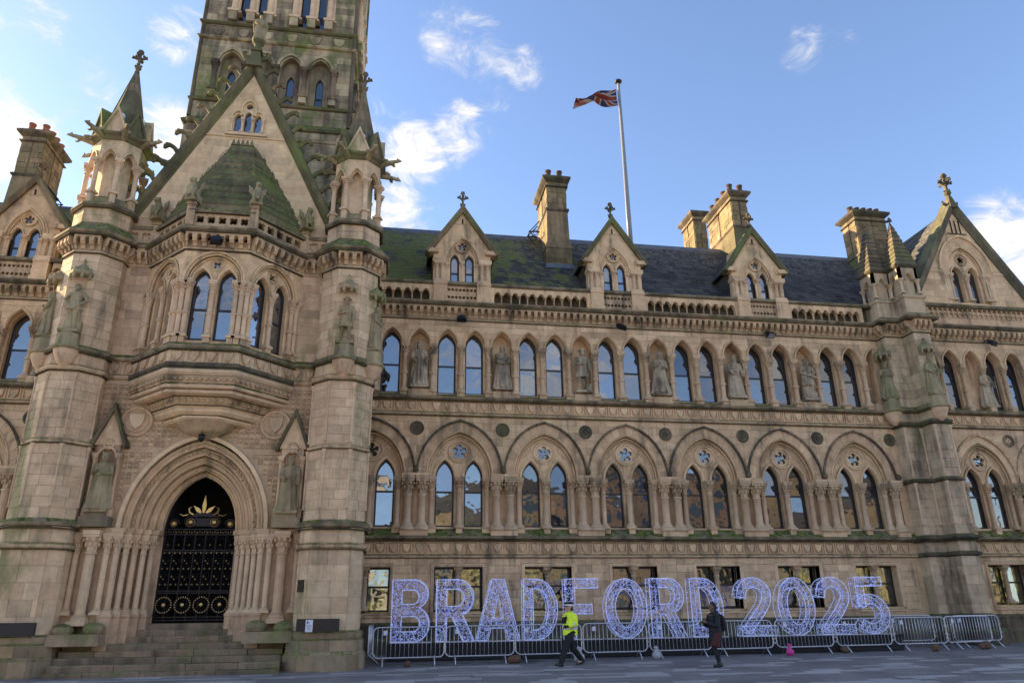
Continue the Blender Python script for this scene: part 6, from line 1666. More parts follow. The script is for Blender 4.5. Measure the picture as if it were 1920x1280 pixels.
WG = 'statues of rulers in the niches of the upper storey'
for i, (kd, lb) in enumerate((('king', 'carved stone king in a long cloak with a crown, nearest niche to the entrance turret'), ('robed', 'stone statue with arms crossed over long robes, in the second niche right of the turret'),
                            ('hat', 'stone statue wearing a brimmed hat and breeches, between two upper windows'), ('queen', 'stone queen in a wide gown, niche below the third chimney dormer side'),
                            ('king', 'stone king with staff and crown in the niche beneath the right-hand dormer floodlight'), ('coat', 'stone statue in a knee-length coat and soft hat leaning on a stick, last niche before the stepped buttress'))):
    lb = {3: 'stone queen in a narrow gown in the niche right of the second floodlight', 5: 'stone statue in a coat and soft hat, last niche before the stepped buttress', 4: 'crowned stone ruler with a staff in the fifth niche, left of the third floodlight'}.get(i, lb)
    statue(kd, i+10, i*BAY, -.02, 9.62, 1.84, lb, group=WG)
statue('king', 31, PAX-.28, PY+.14, 9.53, 1.75, 'crowned stone king between upper windows right of the stepped buttress')
statue('robed', 33, 2*AX+.0, .1, 9.6, 1.7, 'weathered stone figure in an upper niche left of the entrance block')
def stand(x, y, z, rz, zc=None):
    """half-round corbel and pedestal for a wall statue, with a canopy above"""
    s_ = empty('statue_bracket', (x, y, z), parent=HALL)
    m = M().lathe([(0, -.62), (.08, -.6), (.22, -.45), (.33, -.2), (.36, -.06)], 0, .12, n=20, wob=lambda a, q: 1+.03*math.cos(20*a)); m.obj('fluted_corbel', ST['block'], s_, mw=TR(x, y, z, rz))
    m = M(); m.plan(octp(0, .1, .36, .17), [(0, -.06), (.05, -.02), (.03, .04), (-.04, .06), (-.06, .45), (-.1, .5), (-.12, .56)], closed=True); m.obj('pedestal', ST['mossy_statue'], s_, mw=TR(x, y, z, rz))
    if zc:
        m = M(); m.plan(octp(0, .1, .28, .13), [(0, 0), (.05, .03), (.05, .14), (0, .2), (-.12, .32), (-.2, .42)], closed=True)
        for k in range(8):
            a = math.pi/8+k*math.pi/4; m.tube([(.3*math.cos(a), .1+.3*math.sin(a), .1), (.32*math.cos(a), .1+.32*math.sin(a), -.1), (.27*math.cos(a), .1+.27*math.sin(a), -.16)], [.05, .045, .02], 6); m.ell((.3*math.cos(a), .1+.3*math.sin(a), .2), (.05, .05, .07), 6, 4)
        m.lathe([(.06, .4), (.03, .52), (.05, .58), (0, .66)], 0, .1, n=8); m.obj('canopy', ST['mossy_statue'], s_, mw=TR(x, y, zc, rz))
FT = TCY-.93
for (kd, sd_, x, y, rz, z, lb) in (('hat', 3, AX+4.2, FT-.16, 0, 9.12, 'moss-streaked stone statue in a flat hat on the front of the right-hand entrance turret'),
                              ('doublet', 4, AX-4.2, FT-.16, 0, 9.12, 'mossy stone statue in a doublet with hands on hips on the left-hand turret front'),
                              ('robed', 6, AX+4.2+1.0, TCY-.42, R(70), 9.12, 'dark robed statue on the right flank of the right-hand turret, beside the upper windows'),
                              ('robed', 7, AX-4.2-1.0, TCY-.42, R(-70), 9.12, 'dark mossy robed statue on the left flank of the left-hand turret'),
                              ('queen', 8, 20.08, -.42, R(-28), 9.12, 'small shadowed statue on the left side of the stepped buttress, near the wall'),
                              ('king', 9, 21.5, -1.42, 0, 9.12, 'mossy stone statue on the front of the foremost stepped buttress')):
    stand(x, y, z, rz, z+2.45)
    o = statue(kd, sd_, x, y+.02, z+.56, 1.62, lb, rz, 'mossy_statue')
for s_, kd, lb in ((-1, 'queen', 'green-stained stone queen in the gabled niche left of the entrance arch'), (1, 'king', 'green-stained crowned stone figure in the gabled niche right of the entrance arch')):
    statue(kd, 20+s_, AX+s_*2.76, BY-.26, 4.3, 1.75, lb, 0, 'mossy_statue')
def angel():
    m = sculpt('veiled', 5)
    for k in (-1, 1):
        m.prism([(k*.08, 1.35), (k*.35, 1.55), (k*.42, 1.2), (k*.33, .55), (k*.1, .95)][::k], .12, .2)
    me = remesh(m, .024, ST['mossy_statue'], 'statue', 1)
    place(me, 'statue', None, mw=TR(AX, BY-.03, 22.55, .2) @ Matrix.Scale(1.25/1.78, 4), label='winged stone angel standing on the peak of the great gable', cat='statue')
angel()
def beast():
    m = M(); m.ell((0, .05, .28), (.15, .2, .26), 12, 8); m.ell((0, -.1, .42), (.14, .13, .18), 12, 8); m.ell((0, -.17, .68), (.1, .13, .11), 12, 8); m.ell((0, -.29, .65), (.055, .08, .05), 8, 6)
    m.tube([(0, -.1, .5), (0, -.13, .66)], [.11, .09], 8)
    for k in (-1, 1):
        m.tube([(k*.1, -.14, .42), (k*.12, -.24, .2), (k*.1, -.26, .03)], [.06, .045, .045], 7); m.ell((k*.13, .08, .14), (.07, .15, .13), 8, 6); m.ell((k*.06, -.13, .79), (.025, .03, .05), 6, 4)
        m.prism([(k*.1, .35), (k*.26, .5), (k*.28, .75), (k*.12, .62)][::k], .02, .1)
    m.prism(shield_poly(.22, .34), -.32, -.26) ; m.v[-18:] = [(x, y, z+.28) for x, y, z in m.v[-18:]]
    m.box(-.18, .18, -.25, .25, -.03, .04)
    return remesh(m, .022, ST['mossy_statue'], 'stone_beast', 1)
bm = beast()
for (x, y, rz, lb) in ((AX-2.5, BY-.12, -.5, 'leftmost mossy stone beast on the oriel parapet, beside the turret'), (AX-1.0, BY-1.6, -.3, 'mossy stone beast holding a shield, left front corner of the oriel parapet'),
                       (AX+1.0, BY-1.6, .3, 'mossy stone beast at the right front corner of the oriel parapet'), (AX+2.5, BY-.12, .6, 'stone beast on the parapet end nearest the right-hand turret')):
    place(bm, 'stone_beast', None, mw=TR(x, y+.03, 14.25, rz) @ Matrix.Scale(1.05, 4), label=lb, cat='statue', group='beasts on the oriel parapet')

# ------------------------------------------------------------------ small fittings
def floodlight(x, y, z, tilt, rz, label):
    f = empty('floodlight', (x, y, z), rz, label=label, cat='floodlight', group='floodlights under the cornice')
    mw = TR(x, y, z, rz) @ Matrix.Rotation(tilt, 4, 'X')
    M().frus(-.17, .17, -.13, .13, -.03, .12, .03).box(-.19, .19, -.15, .15, -.06, -.03).obj('housing', IRON, f, mw=mw)
    M().box(-.15, .15, -.12, .12, -.068, -.061).obj('glass', plain_mat('lamp_glass', (.3, .33, .36), .2), f, mw=mw)
    b = M().tube([(-.19, 0, .02), (-.19, .1, .2), (.19, .1, .2), (.19, 0, .02)], .015, 5); b.box(-.04, .04, .1, .35, .18, .22); b.obj('bracket', IRON, f, mw=TR(x, y, z, rz))
for x, y, z, t, rz, lb in ((.49*BAY, -.42, 12.38, .95, .0, 'black floodlight under the cornice nearest the entrance turret'), (2.5*BAY, -.42, 12.36, .8, .35, 'black floodlight under the cornice below the second dormer'),
                           (4.5*BAY, -.42, 12.34, -.5, .2, 'small floodlight facing up under the cornice below the third dormer'), (PAX+.05, PY-.42, 12.32, .9, .3, 'tilted floodlight over the pavilion windows right of the buttress'),
                           (AX, BY-1.98, 12.66, 1.1, 0, 'black floodlight over the middle oriel window'), (2*AX-.75*BAY, -.42, 12.38, .9, 0, 'floodlight on the left wing at the edge of the picture')):
    floodlight(x, y, z, t, rz, lb)
def dome(x, y, z, lb):
    c = empty('dome_camera', (x, y, z), label=lb, cat='camera', group='dome cameras on the entrance turrets')
    M().lathe([(0, -.06), (.08, -.05), (.12, .02), (.12, .1), (0, .14)], x, y, n=14).merge(M()).obj('dome', plain_mat('white_plastic', (.6, .63, .68), .35), c, True) if 0 else place(M().ell((0, 0, 0), (.13, .13, .13), 14, 9).mesh('dome', CAMW, True), 'dome', c, (x, y, z))
    place(M().lathe([(.135, -.02), (.14, .0), (.135, .03)], n=14).mesh('collar', GALV), 'collar', c, (x, y, z)); place(M().tube([(0, 0, 0), (0, .2, -.15)], .025, 5).mesh('arm', IRON), 'arm', c, (x, y, z))
CAMW = plain_mat('white_plastic', (.6, .64, .7), .3)
for cx, w in ((AX+4.2, 'right-hand'), (AX-4.2, 'left-hand')):
    for dx, dy, p in ((-.62, -.45, 'left side'), (.08, -.72, 'front'), (.66, -.45, 'right side')):
        dome(cx+dx, TCY+dy, 18.0, 'white dome camera on the %s of the %s turret spire' % (p, w))
def lantern():
    l = empty('hanging_lantern', (AX, BY-.55, 6.5), label='black iron lantern hanging over the point of the entrance arch', cat='lantern')
    m = M().tube([(AX, BY-.45, 7.1), (AX, BY-.5, 6.85), (AX, BY-.5, 6.62)], .03, 6); m.obj('hanger', IRON, l)
    m = M().lathe([(.02, 6.66), (.09, 6.58), (.1, 6.5), (.06, 6.42), (0, 6.38)], AX, BY-.5, n=12); m.tor((AX, BY-.5, 6.6), .1, .02, 14, 5, y=False); m.obj('lamp_body', IRON, l)
lantern()
NOTE = plain_mat('printed_notice', (.62, .66, .74), .6); INK = plain_mat('blue_ink', (.06, .09, .3), .7)
def board(x0, x1, y, lb, nx):
    b = empty('black_board', ((x0+x1)/2, y, .82), label=lb, cat='board', group='black boards on the turret plinths')
    M().box(x0, x1, y-.05, y+.04, .845, 1.185).obj('panel', plain_mat('black_board', (.012, .01, .012), .45), b)
    n = M().box(nx-.1, nx+.1, y-.062, y-.055, .835, 1.16); n.obj('notice', NOTE, b)
    t = M().box(nx-.07, nx-.02, y-.066, y-.0625, 1.06, 1.12)
    for k in range(7): t.box(nx-.07, nx+(.07 if k % 3 else .04), y-.066, y-.0625, 1.02-k*.022, 1.026-k*.022)
    t.obj('print', INK, b)
board(AX+3.42, AX+4.62, TCY-1.16, 'black board with a white paper notice on the right-hand turret plinth', AX+3.78)
board(AX-4.75, AX-3.45, TCY-1.16, 'black board with a pale notice on the left-hand turret plinth', AX-4.45)
Q = octp(AX+4.2, TCY, .95, .6); mx_, my_ = (Q[7][0]*.5+Q[0][0]*.5), (Q[7][1]*.5+Q[0][1]*.5)
place(M().box(-.13, .13, -.04, .01, -.17, .17).mesh('plaque', plain_mat('dark_bronze', (.03, .028, .02), .4, .6)), 'plaque', None, mw=TR(mx_, my_, 2.1, math.atan2(Q[0][1]-Q[7][1], Q[0][0]-Q[7][0])), label='small dark metal plaque on the chamfer of the right-hand turret', cat='plaque')

# ------------------------------------------------------------------ entrance steps
def steps():
    rr = random.Random(6); I = Matrix.Identity(4)
    ws = [1.25, 1.55, 1.9, 3.02, 3.02, 3.02, 3.04, 3.06]
    for k in range(8):
        z = 1.1-.172*k; yf = -2.75-.285*k; hw = ws[k]; x = AX-hw
        while x < AX+hw-.01:
            l = rr.uniform(.9, 2.1); xe = min(x+l, AX+hw); xe = AX+hw if AX+hw-xe < .5 else xe
            m = M(); w = rr.uniform(-.012, .012); d = rr.uniform(-.015, .01)
            m.add([(x+.008, yf+d+.015, z-.172), (xe-.008, yf+d+.015, z-.172), (xe-.008, yf+.6, z-.172), (x+.008, yf+.6, z-.172), (x+.008, yf+d, z-.03), (xe-.008, yf+d, z-.03), (xe-.008, yf+d+.02, z+w), (x+.008, yf+d+.02, z+w), (xe-.008, yf+.6, z+w), (x+.008, yf+.6, z+w)],
                  [(0, 1, 5, 4), (4, 5, 6, 7), (7, 6, 8, 9), (1, 2, 8, 6, 5), (0, 4, 7, 9, 3), (2, 3, 9, 8)], rr.random()*.95+.02)
            STONES.append((1e6, m, I, ST['step'], HALL, 'step_stone')); x = xe
    M().box(AX-3.0, AX+3.0, -3.6, -1.2, -.5, .55).box(AX-2.2, AX+2.2, -2.8, -.2, .3, 1.09).obj('step_core', ST['step'], HALL)
steps()

# ------------------------------------------------------------------ ground
def gz(y): return 0.0 if y > 0 else (-.05*-y if y > -10 else -.5)
def ground_mat(name, cols, light, rough=.65):
    m, nt = new_mat(name); g = NT(nt); pos = g.n('ShaderNodeNewGeometry').outputs['Position']; at = g.n('ShaderNodeAttribute', attribute_name='tone')
    n = g.noise(pos, .5, 5, .6); f = g.noise(pos, 20, 4, .6)
    c = g.mix(at.outputs['Fac'], cols[0], cols[1])
    c = g.mix(g.ss(at.outputs['Fac'], .62, .66), c, light)
    c = g.mix(.8, c, g.mix(g.ss(n, .3, .7), (.66, .66, .68), (1.15, 1.15, 1.15)), 'MULTIPLY')
    c = g.mix(.5, c, g.mix(f, (.6, .6, .6), (1.4, 1.4, 1.4)), 'MULTIPLY')
    sx = g.n('ShaderNodeSeparateXYZ'); g.L.new(pos, sx.inputs[0])
    mo = g.math('MULTIPLY', g.ss(sx.outputs['Y'], -4.6, -3.2), g.ss(g.noise(pos, 1.1, 5, .7), .47, .6, 0, .8)); mo = g.math('MULTIPLY', mo, g.ss(sx.outputs['X'], 9, 3))
    c = g.mix(mo, c, (.045, .055, .02))
    p = g.n('ShaderNodeBsdfPrincipled'); g.L.new(c, p.inputs['Base Color']); g.L.new(g.math('ADD', g.math('MULTIPLY', f, .2), rough-.12), p.inputs['Roughness']); p.inputs['Specular IOR Level'].default_value = .45
    b = g.n('ShaderNodeBump'); b.inputs['Strength'].default_value = .35; b.inputs['Distance'].default_value = .01; g.L.new(g.noise(pos, 14, 5, .7), b.inputs['Height']); g.L.new(b.outputs[0], p.inputs['Normal'])
    g.out(p.outputs[0]); return m
PAVE = ground_mat('stone_paving', ((.17, .168, .172), (.25, .245, .24)), (.36, .36, .36))
SQUARE = ground_mat('pale_square_paving', ((.36, .34, .31), (.4, .37, .33)), (.4, .38, .35), .8)  # unseen square made pale so it bounces sunlight onto the facade
ys = [600, 40, 0, -10, -600]
v = []; 
for y in ys: v += [(-700, y, gz(y)), (700, y, gz(y))]
M().add(v, [(2*i+2, 2*i+3, 2*i+1, 2*i) for i in range(4)], .2).obj('ground', SQUARE, None, kind='structure')
def paving():
    PV = place(M().add([(-40, -24, gz(-24)+.004), (60, -24, gz(-24)+.004), (60, -10, gz(-10)+.004), (-40, -10, gz(-10)+.004), (60, 0, .004), (-40, 0, .004)], [(0, 1, 2, 3), (3, 2, 4, 5)], .05).mesh('pavement', PAVE), 'pavement', kind='structure')
    rr = random.Random(12); I = Matrix.Identity(4); y = -3.95; row = 0
    while y > -13:
        d = .3; x = -12+rr.uniform(0, .5)
        while x < 27:
            l = rr.uniform(.45, 1.3)
            ph = ((x+row*.9) % 6.3)/6.3; tr = abs(((row*.22) % 2)-1)
            light = ph < .14+.3*tr or ((x*.7-row*1.3) % 7.7) < .8
            if light and rr.random() < .3: light = False
            t = rr.uniform(.7, .98) if light else rr.uniform(.05, .55)
            m = M(); z0, z1 = gz(y)+.009, gz(y-d)+.009
            m.add([(x+.006, y-d+.006, z1), (x+l-.006, y-d+.006, z1), (x+l-.006, y-.006, z0), (x+.006, y-.006, z0), (x+.006, y-d+.006, z1-.012), (x+l-.006, y-d+.006, z1-.012)], [(0, 1, 2, 3), (4, 5, 1, 0)], t)
            STONES.append((proj_size(m, I), m, I, PAVE, PV, 'paving_slab'))
            x += l
        y -= d; row += 1
    # drainage slot and pale margin in front of the steps
    k = M(); 
    for i in range(30):
        x = -12+i*.6; k.box(x+.01, x+.59, -5.62, -5.4, gz(-5.5)+.008, gz(-5.5)+.016, .8+.15*rr.random())
    k.obj('drain_margin', PAVE, PV)
paving()

# ------------------------------------------------------------------ stage base and illuminated letters
BLK = plain_mat('black_fabric_skirt', (.012, .012, .014), .8)
st = M().box(-.8, 17.1, -2.5, -1.5, -.1, .40); st.box(-.78, 17.08, -2.52, -1.48, .33, .415)
place(st.mesh('stage_base', BLK), 'stage_base', None, label='long low black plinth carrying the illuminated letters', cat='stage')
def led_mat(name, c, e, es):
    m, nt = new_mat(name); g = NT(nt); oi = g.n('ShaderNodeAttribute', attribute_name='tone')
    p = g.n('ShaderNodeBsdfPrincipled'); p.inputs['Base Color'].default_value = (*c, 1); p.inputs['Roughness'].default_value = .35
    g.L.new(g.mix(oi.outputs['Fac'], e[0], e[1]), p.inputs['Emission Color']); p.inputs['Emission Strength'].default_value = es
    g.out(p.outputs[0]); return m
TINS = led_mat('silver_blue_tinsel', (.42, .46, .66), ((.02, .04, .5), (.4, .5, 1.0)), .12)
BULB = led_mat('small_led', (.8, .8, .9), ((.45, .55, 1), (1, .92, .85)), .4)
TUBE = led_mat('light_tube', (.6, .65, .8), ((.25, .38, 1), (.5, .6, 1)), .1)
WIRE = plain_mat('thin_steel_frame', (.55, .6, .75), .4, .3)
def arcp(cx, cz, rx, rz, a0, a1, n=12): return [(cx+rx*math.cos(R(a0+(a1-a0)*i/n)), cz+rz*math.sin(R(a0+(a1-a0)*i/n))) for i in range(n+1)]
def thick(pts, w):
    L_, R_ = [], []
    for i in range(len(pts)):
        a = pts[max(i-1, 0)]; b = pts[min(i+1, len(pts)-1)]; dx, dz = b[0]-a[0], b[1]-a[1]; l = math.hypot(dx, dz); n = (-dz/l*w/2, dx/l*w/2)
        L_.append((pts[i][0]+n[0], pts[i][1]+n[1])); R_.append((pts[i][0]-n[0], pts[i][1]-n[1]))
    return R_+L_[::-1]
H_ = 1.9
def smooth(pts, it=2):
    for _ in range(it):
        q = [pts[0]]
        for a, b in zip(pts[:-1], pts[1:]): q += [(a[0]*.75+b[0]*.25, a[1]*.75+b[1]*.25), (a[0]*.25+b[0]*.75, a[1]*.25+b[1]*.75)]
        pts = q+[pts[-1]]
    return pts
GL = {
 'B': [([(0, 0), (.72, 0)]+arcp(.72, .53, .5, .53, -80, 72)+arcp(.7, 1.45, .47, .45, -68, 90)+[(0, 1.9)], [[(.32, .31), (.7, .31)]+arcp(.7, .54, .21, .23, -90, 90)+[(.32, .77)], [(.32, 1.14), (.68, 1.14)]+arcp(.68, 1.36, .19, .22, -90, 90)+[(.32, 1.58)]])],
 'R': [([(0, 0), (.33, 0), (.33, .74), (.52, .74), (.88, 0), (1.24, 0), (.85, .8)]+arcp(.67, 1.33, .54, .57, -60, 90)+[(0, 1.9)], [[(.33, 1.06), (.66, 1.06)]+arcp(.66, 1.33, .23, .27, -90, 90)+[(.33, 1.6)]])],
 'A': [([(0, 0), (.36, 0), (.47, .38), (.95, .38), (1.06, 0), (1.42, 0), (.92, 1.9), (.5, 1.9)], [[(.56, .68), (.86, .68), (.71, 1.4)]])],
 'D': [([(0, 0), (.45, 0)]+arcp(.45, .95, .7, .95, -88, 88)+[(0, 1.9)], [[(.32, .3), (.45, .3)]+arcp(.45, .95, .38, .65, -88, 88)+[(.32, 1.6)]])],
 'F': [([(0, 0), (.33, 0), (.33, .78), (.92, .78), (.92, 1.08), (.33, 1.08), (.33, 1.6), (1.15, 1.6), (1.15, 1.9), (0, 1.9)], [])],
 'O': [(arcp(.72, .95, .72, .95, 0, 345, 23), [arcp(.72, .95, .38, .62, 0, 345, 23)])],
 '0': [(arcp(.69, .95, .69, .95, 0, 345, 23), [arcp(.69, .95, .34, .62, 0, 345, 23)])],
 '2': [(thick(smooth([(.1, 1.25), (.16, 1.55), (.4, 1.74), (.75, 1.74), (1.0, 1.55), (1.06, 1.28), (.95, 1.0), (.65, .65), (.35, .33), (.22, .16)]), .33), []), ([(.0, 0), (1.3, 0), (1.3, .32), (.0, .32)], [])],
 '5': [([(.08, 1.6), (1.12, 1.6), (1.12, 1.9), (.08, 1.9)], []), ([(.08, .9), (.38, .9), (.38, 1.6), (.08, 1.6)], []), (thick(smooth([(.15, .98), (.4, 1.16), (.75, 1.14), (1.04, .9), (1.1, .6), (.98, .32), (.7, .17), (.4, .17), (.12, .34)]), .33), [])],
}
def inpoly(P, x, z):
    c = False; n = len(P); j = n-1
    for i in range(n):
        if (P[i][1] > z) != (P[j][1] > z) and x < (P[j][0]-P[i][0])*(z-P[i][1])/(P[j][1]-P[i][1])+P[i][0]: c = not c
        j = i
    return c
def letter(ch, x, y, z, lb, rz=0.0, seed=0):
    t = empty('illuminated_letter', (x, y, z), rz, label=lb, cat='letter', group='letters of the illuminated sign')
    mw = TR(x, y, z, rz); rr = random.Random(seed+50); d = .19
    fr = M(); tb = M(); ti = M(); bu = M(); br = M()
    for outer, inn in GL[ch]:
        for P in [outer]+inn:
            Pc = P+[P[0]]
            tb.tube([(a, -d, b) for a, b in Pc], .013, 5); tb.tube([(a, d, b) for a, b in Pc], .01, 5, tone=.3)
            for (a, b), (a2, b2) in zip(Pc[:-1], Pc[1:]):
                l = math.hypot(a2-a, b2-b); n = max(1, int(l/.32))
                for i in range(n): 
                    q = i/n; fr.tube([(a+(a2-a)*q, -d, b+(b2-b)*q), (a+(a2-a)*q, d, b+(b2-b)*q)], .006, 4)
                # bulbs and garland along the rims and returns
                for i in range(int(l*26)):
                    q = rr.random(); yy = rr.choice([-d, -d, rr.uniform(-d, d)])
                    px, pz = a+(a2-a)*q+rr.gauss(0, .01), b+(b2-b)*q+rr.gauss(0, .01); s_ = .009
                    bu.add([(px-s_, yy, pz), (px+s_, yy, pz), (px, yy-s_*1.3, pz+s_*1.2), (px, yy+s_, pz+s_*.4)], [(0, 1, 2), (0, 2, 3), (1, 3, 2), (0, 3, 1)], rr.random())
        x0, x1 = min(p[0] for p in outer), max(p[0] for p in outer); z0, z1 = min(p[1] for p in outer), max(p[1] for p in outer)
        n = int((x1-x0)*(z1-z0)*340); k = 0
        for _ in range(n*2):
            px, pz = rr.uniform(x0, x1), rr.uniform(z0, z1)
            if not inpoly(outer, px, pz) or any(inpoly(q, px, pz) for q in inn): continue
            yy = rr.choice([-d, -d+rr.random()*.05, rr.uniform(-d, d), d])
            if rr.random() < .86:
                s_ = rr.uniform(.014, .032); a = rr.uniform(0, 6.28); b = rr.uniform(-1, 1)
                u = Vector((math.cos(a), b*.6, math.sin(a)))*s_; w = Vector((-math.sin(a), rr.uniform(-.8, .8), math.cos(a)))*s_*.36
                c = Vector((px, yy, pz)); ti.add([c-u-w, c+u-w, c+u+w, c-u+w], [(0, 1, 2, 3)], rr.random()**1.5)
            else:
                s_ = .008; bu.add([(px-s_, yy, pz), (px+s_, yy, pz), (px, yy-s_*1.3, pz+s_*1.2), (px, yy+s_, pz+s_*.4)], [(0, 1, 2), (0, 2, 3), (1, 3, 2), (0, 3, 1)], rr.random())
    br.box(-.02, max(p[0] for p in GL[ch][-1][0])+.1, -d-.02, -d+.02, -.025, .0); br.box(-.02, max(p[0] for p in GL[ch][-1][0])+.1, d-.02, d+.02, -.025, .0)
    tb.obj('light_tube', TUBE, t, mw=mw); fr.obj('wire_frame', WIRE, t, mw=mw); br.obj('foot_rail', WIRE, t, mw=mw)
    ti.obj('tinsel', TINS, t, mw=mw, kind='stuff'); bu.obj('led_bulbs', BULB, t, mw=mw, kind='stuff')
LX = (-.69, .76, 2.07, 3.63, 5.05, 6.44, 8.02, 9.48, 11.23, 12.68, 14.22, 15.66)
names = ['first letter B of the illuminated sign, nearest the entrance turret', 'first letter R of the illuminated sign, next to the B', 'illuminated letter A, third in the sign', 'first illuminated letter D, just left of the policeman',
         'illuminated letter F directly behind the policeman', 'round illuminated letter O right of the F', 'second illuminated letter R, between the O and the last D', 'last illuminated letter D, behind the walking man',
         'first illuminated digit 2, just right of the walking man', 'illuminated digit 0 of the year', 'second illuminated digit 2, between 0 and 5', 'illuminated digit 5 ending the sign at the right']
for i, ch in enumerate('BRADFORD2025'): letter(ch, LX[i], -2.1, .44, names[i], seed=i)

# ------------------------------------------------------------------ crowd barriers
def barrier():
    b = empty('crowd_barrier', (0, 0, 0)); L_ = 2.16; r = .16
    def corner(cx, cz, a0): return [(cx+r*math.cos(R(a0+i*22.5)), 0, cz+r*math.sin(R(a0+i*22.5))) for i in range(5)]
    P = corner(L_/2-r, .22+r, -90)+corner(L_/2-r, 1.08-r, 0)+corner(-L_/2+r, 1.08-r, 90)+corner(-L_/2+r, .22+r, 180); P.append(P[0])
    M().tube(P, .02, 8, caps=False).obj('frame', GALV, b, True)
    bar = M().tube([(0, 0, .22), (0, 0, 1.08)], .0095, 6).mesh('bar', GALV, True)
    n = 15
    for i in range(n):
        x = -L_/2+L_*(i+1)/(n+1); place(bar, 'bar', b, (x, 0, 0)) if abs(x) < L_/2-.1 else None
    for s_ in (-1, 1):
        f = M(); x = s_*.78
        f.tube([(x-.02, -.32, .0), (x, -.02, .25), (x, .02, .25), (x+.02, .32, .0)], .017, 6); f.tube([(x, 0, .2), (x, 0, .26)], .022, 6); f.obj('foot', GALV, b, True)
        h = M()
        for z in (.38, .52, .8): h.tube([(s_*L_/2, 0, z), (s_*(L_/2+.05), 0, z), (s_*(L_/2+.05), 0, z-.05)], .012, 5)
        h.obj('hook', GALV, b)
    M().box(-.78, -.66, -.03, -.024, .86, .99).obj('tag', NOTE, b)
    return b
bp = barrier()
BL = [-1.2, .96, 3.18, 5.37, 7.62, 9.88, 12.14, 14.45, 16.75, 19.0, 20.98]
lbs = ['first crowd barrier of the front row, beside the turret plinth', 'second barrier from the left, in front of the A', 'third barrier from the left, left of the policeman', 'barrier directly right of the policeman', 'barrier in front of the second R',
       'barrier partly hidden by the walking man', 'barrier in front of the digits 2 and 0', 'barrier with the pink bag at its foot, in front of the 2', 'barrier just right of the digit 5', 'angled barrier at the far right end of the row']
lbs[6] = 'barrier with the pink bag at its left foot, in front of the digit 0'; lbs[7] = 'barrier in front of the second digit 2 and the 5'
first = True
def barr(x0, x1, y0, y1, lb, rz=None):
    global first
    cx, cy_ = (x0+x1)/2, (y0+y1)/2; a = math.atan2(y1-y0, x1-x0) if rz is None else rz
    mw = Matrix.Translation((cx, cy_, gz(cy_))) @ Matrix.Rotation(a, 4, 'Z')
    if first:
        o = bp; first = False; o.matrix_basis = mw; WMold = wm(bp)
    else: o = copy_tree(bp0, mw @ Matrix.Identity(4)) if 0 else barrier_copy(mw)
    o['label'] = lb; o['category'] = 'barrier'; o['group'] = 'metal crowd barriers round the letters'
KIDS = [c for c in bpy.data.objects if c.parent == bp]
def barrier_copy(mw):
    o = bp.copy(); C0.objects.link(o); WM[o.name] = mw; o.matrix_basis = mw
    for c in KIDS:
        k = c.copy(); C0.objects.link(k); k.parent = o; k.matrix_parent_inverse = Matrix.Identity(4); WM[k.name] = mw @ c.matrix_basis
    return o
for k in KIDS: k.matrix_parent_inverse = Matrix.Identity(4)
by = lambda x: -3.5+.055*(x+1.2)
for i in range(10): barr(BL[i], BL[i+1]-.03, by(BL[i]), by(BL[i+1]) if i != 9 else by(BL[i+1])+.25, lbs[i])
barr(-1.35, -1.25, -3.55, -1.35, 'barrier turned towards the wall beside the turret plinth')
barr(17.2, 19.3, -1.5, -1.25, 'dark barrier standing behind the row, left of the stepped buttress'); barr(19.6, 21.6, -2.0, -1.75, 'dark barrier behind the last barrier, under the pavilion')
# weights on the feet
def sack(x, y, kind, lb, sc=1.0, rz=0.0, seed=0):
    rr = random.Random(seed); m = M(); z = gz(y)
    if kind == 'bag':
        m.ell((0, 0, .11), (.14, .12, .13), 14, 9); m.ell((.02, 0, .25), (.05, .045, .06), 8, 6); m.tube([(0, 0, .27), (-.05, .01, .36)], [.03, .05], 7); m.tube([(0, 0, .27), (.05, 0, .35)], [.03, .045], 7)
    else:
        m.ell((0, 0, .1), (.2, .13, .11), 14, 9); m.ell((.09, .02, .12), (.12, .12, .1), 10, 7); m.ell((-.1, .0, .09), (.1, .11, .1), 10, 7)
    me = remesh(m, .018, {'bag': BAGS.get(seed, SACK), 'sack': SACK}[kind], 'bag' if kind == 'bag' else 'sandbag', 2)
    for v_ in me.vertices: 
        n_ = mnoise.noise(v_.co*14+Vector((seed*3.1, 0, 0))); v_.co *= 1+.12*n_
    place(me, 'bag' if kind == 'bag' else 'sandbag', None, mw=TR(x, y, z, rz) @ Matrix.Scale(sc, 4), label=lb, cat='bag' if kind == 'bag' else 'sandbag', group='weights on the barrier feet')
SACK = plain_mat('brown_sandbag', (.13, .07, .045), .9, nz=.35, dirt=.3)
BAGS = {1: plain_mat('white_plastic_bag', (.4, .42, .46), .5), 2: plain_mat('white_plastic_bag', (.36, .38, .42), .5), 3: plain_mat('pink_plastic_bag', (.55, .04, .25), .45)}
sack(-.17, -3.75, 'sack', 'brown sandbag under the first barrier, left of the letter B', .75, 1.2, 11); sack(3.1, -3.5, 'sack', 'brown sandbag on the foot between the second and third barriers', 1.1, .2, 12)
sack(5.15, -3.55, 'bag', 'grey-white plastic bag behind the policeman\'s legs', 1.2, 0, 1); sack(7.75, -3.3, 'bag', 'pale plastic bag at a barrier foot below the second R', 1.05, 0, 2)
sack(12.4, -3.2, 'bag', 'bright pink plastic bag at a barrier foot right of the walking man', 1.0, 0, 3); sack(14.7, -2.7, 'sack', 'brown sandbag standing on end below the digit 2', .9, 1.4, 13)
sack(18.0, -2.9, 'sack', 'tan sandbag in front of the ninth barrier', 1.1, .9, 14); sack(20.2, -2.6, 'sack', 'dark brown sandbag by the last barrier', 1.25, .1, 15)
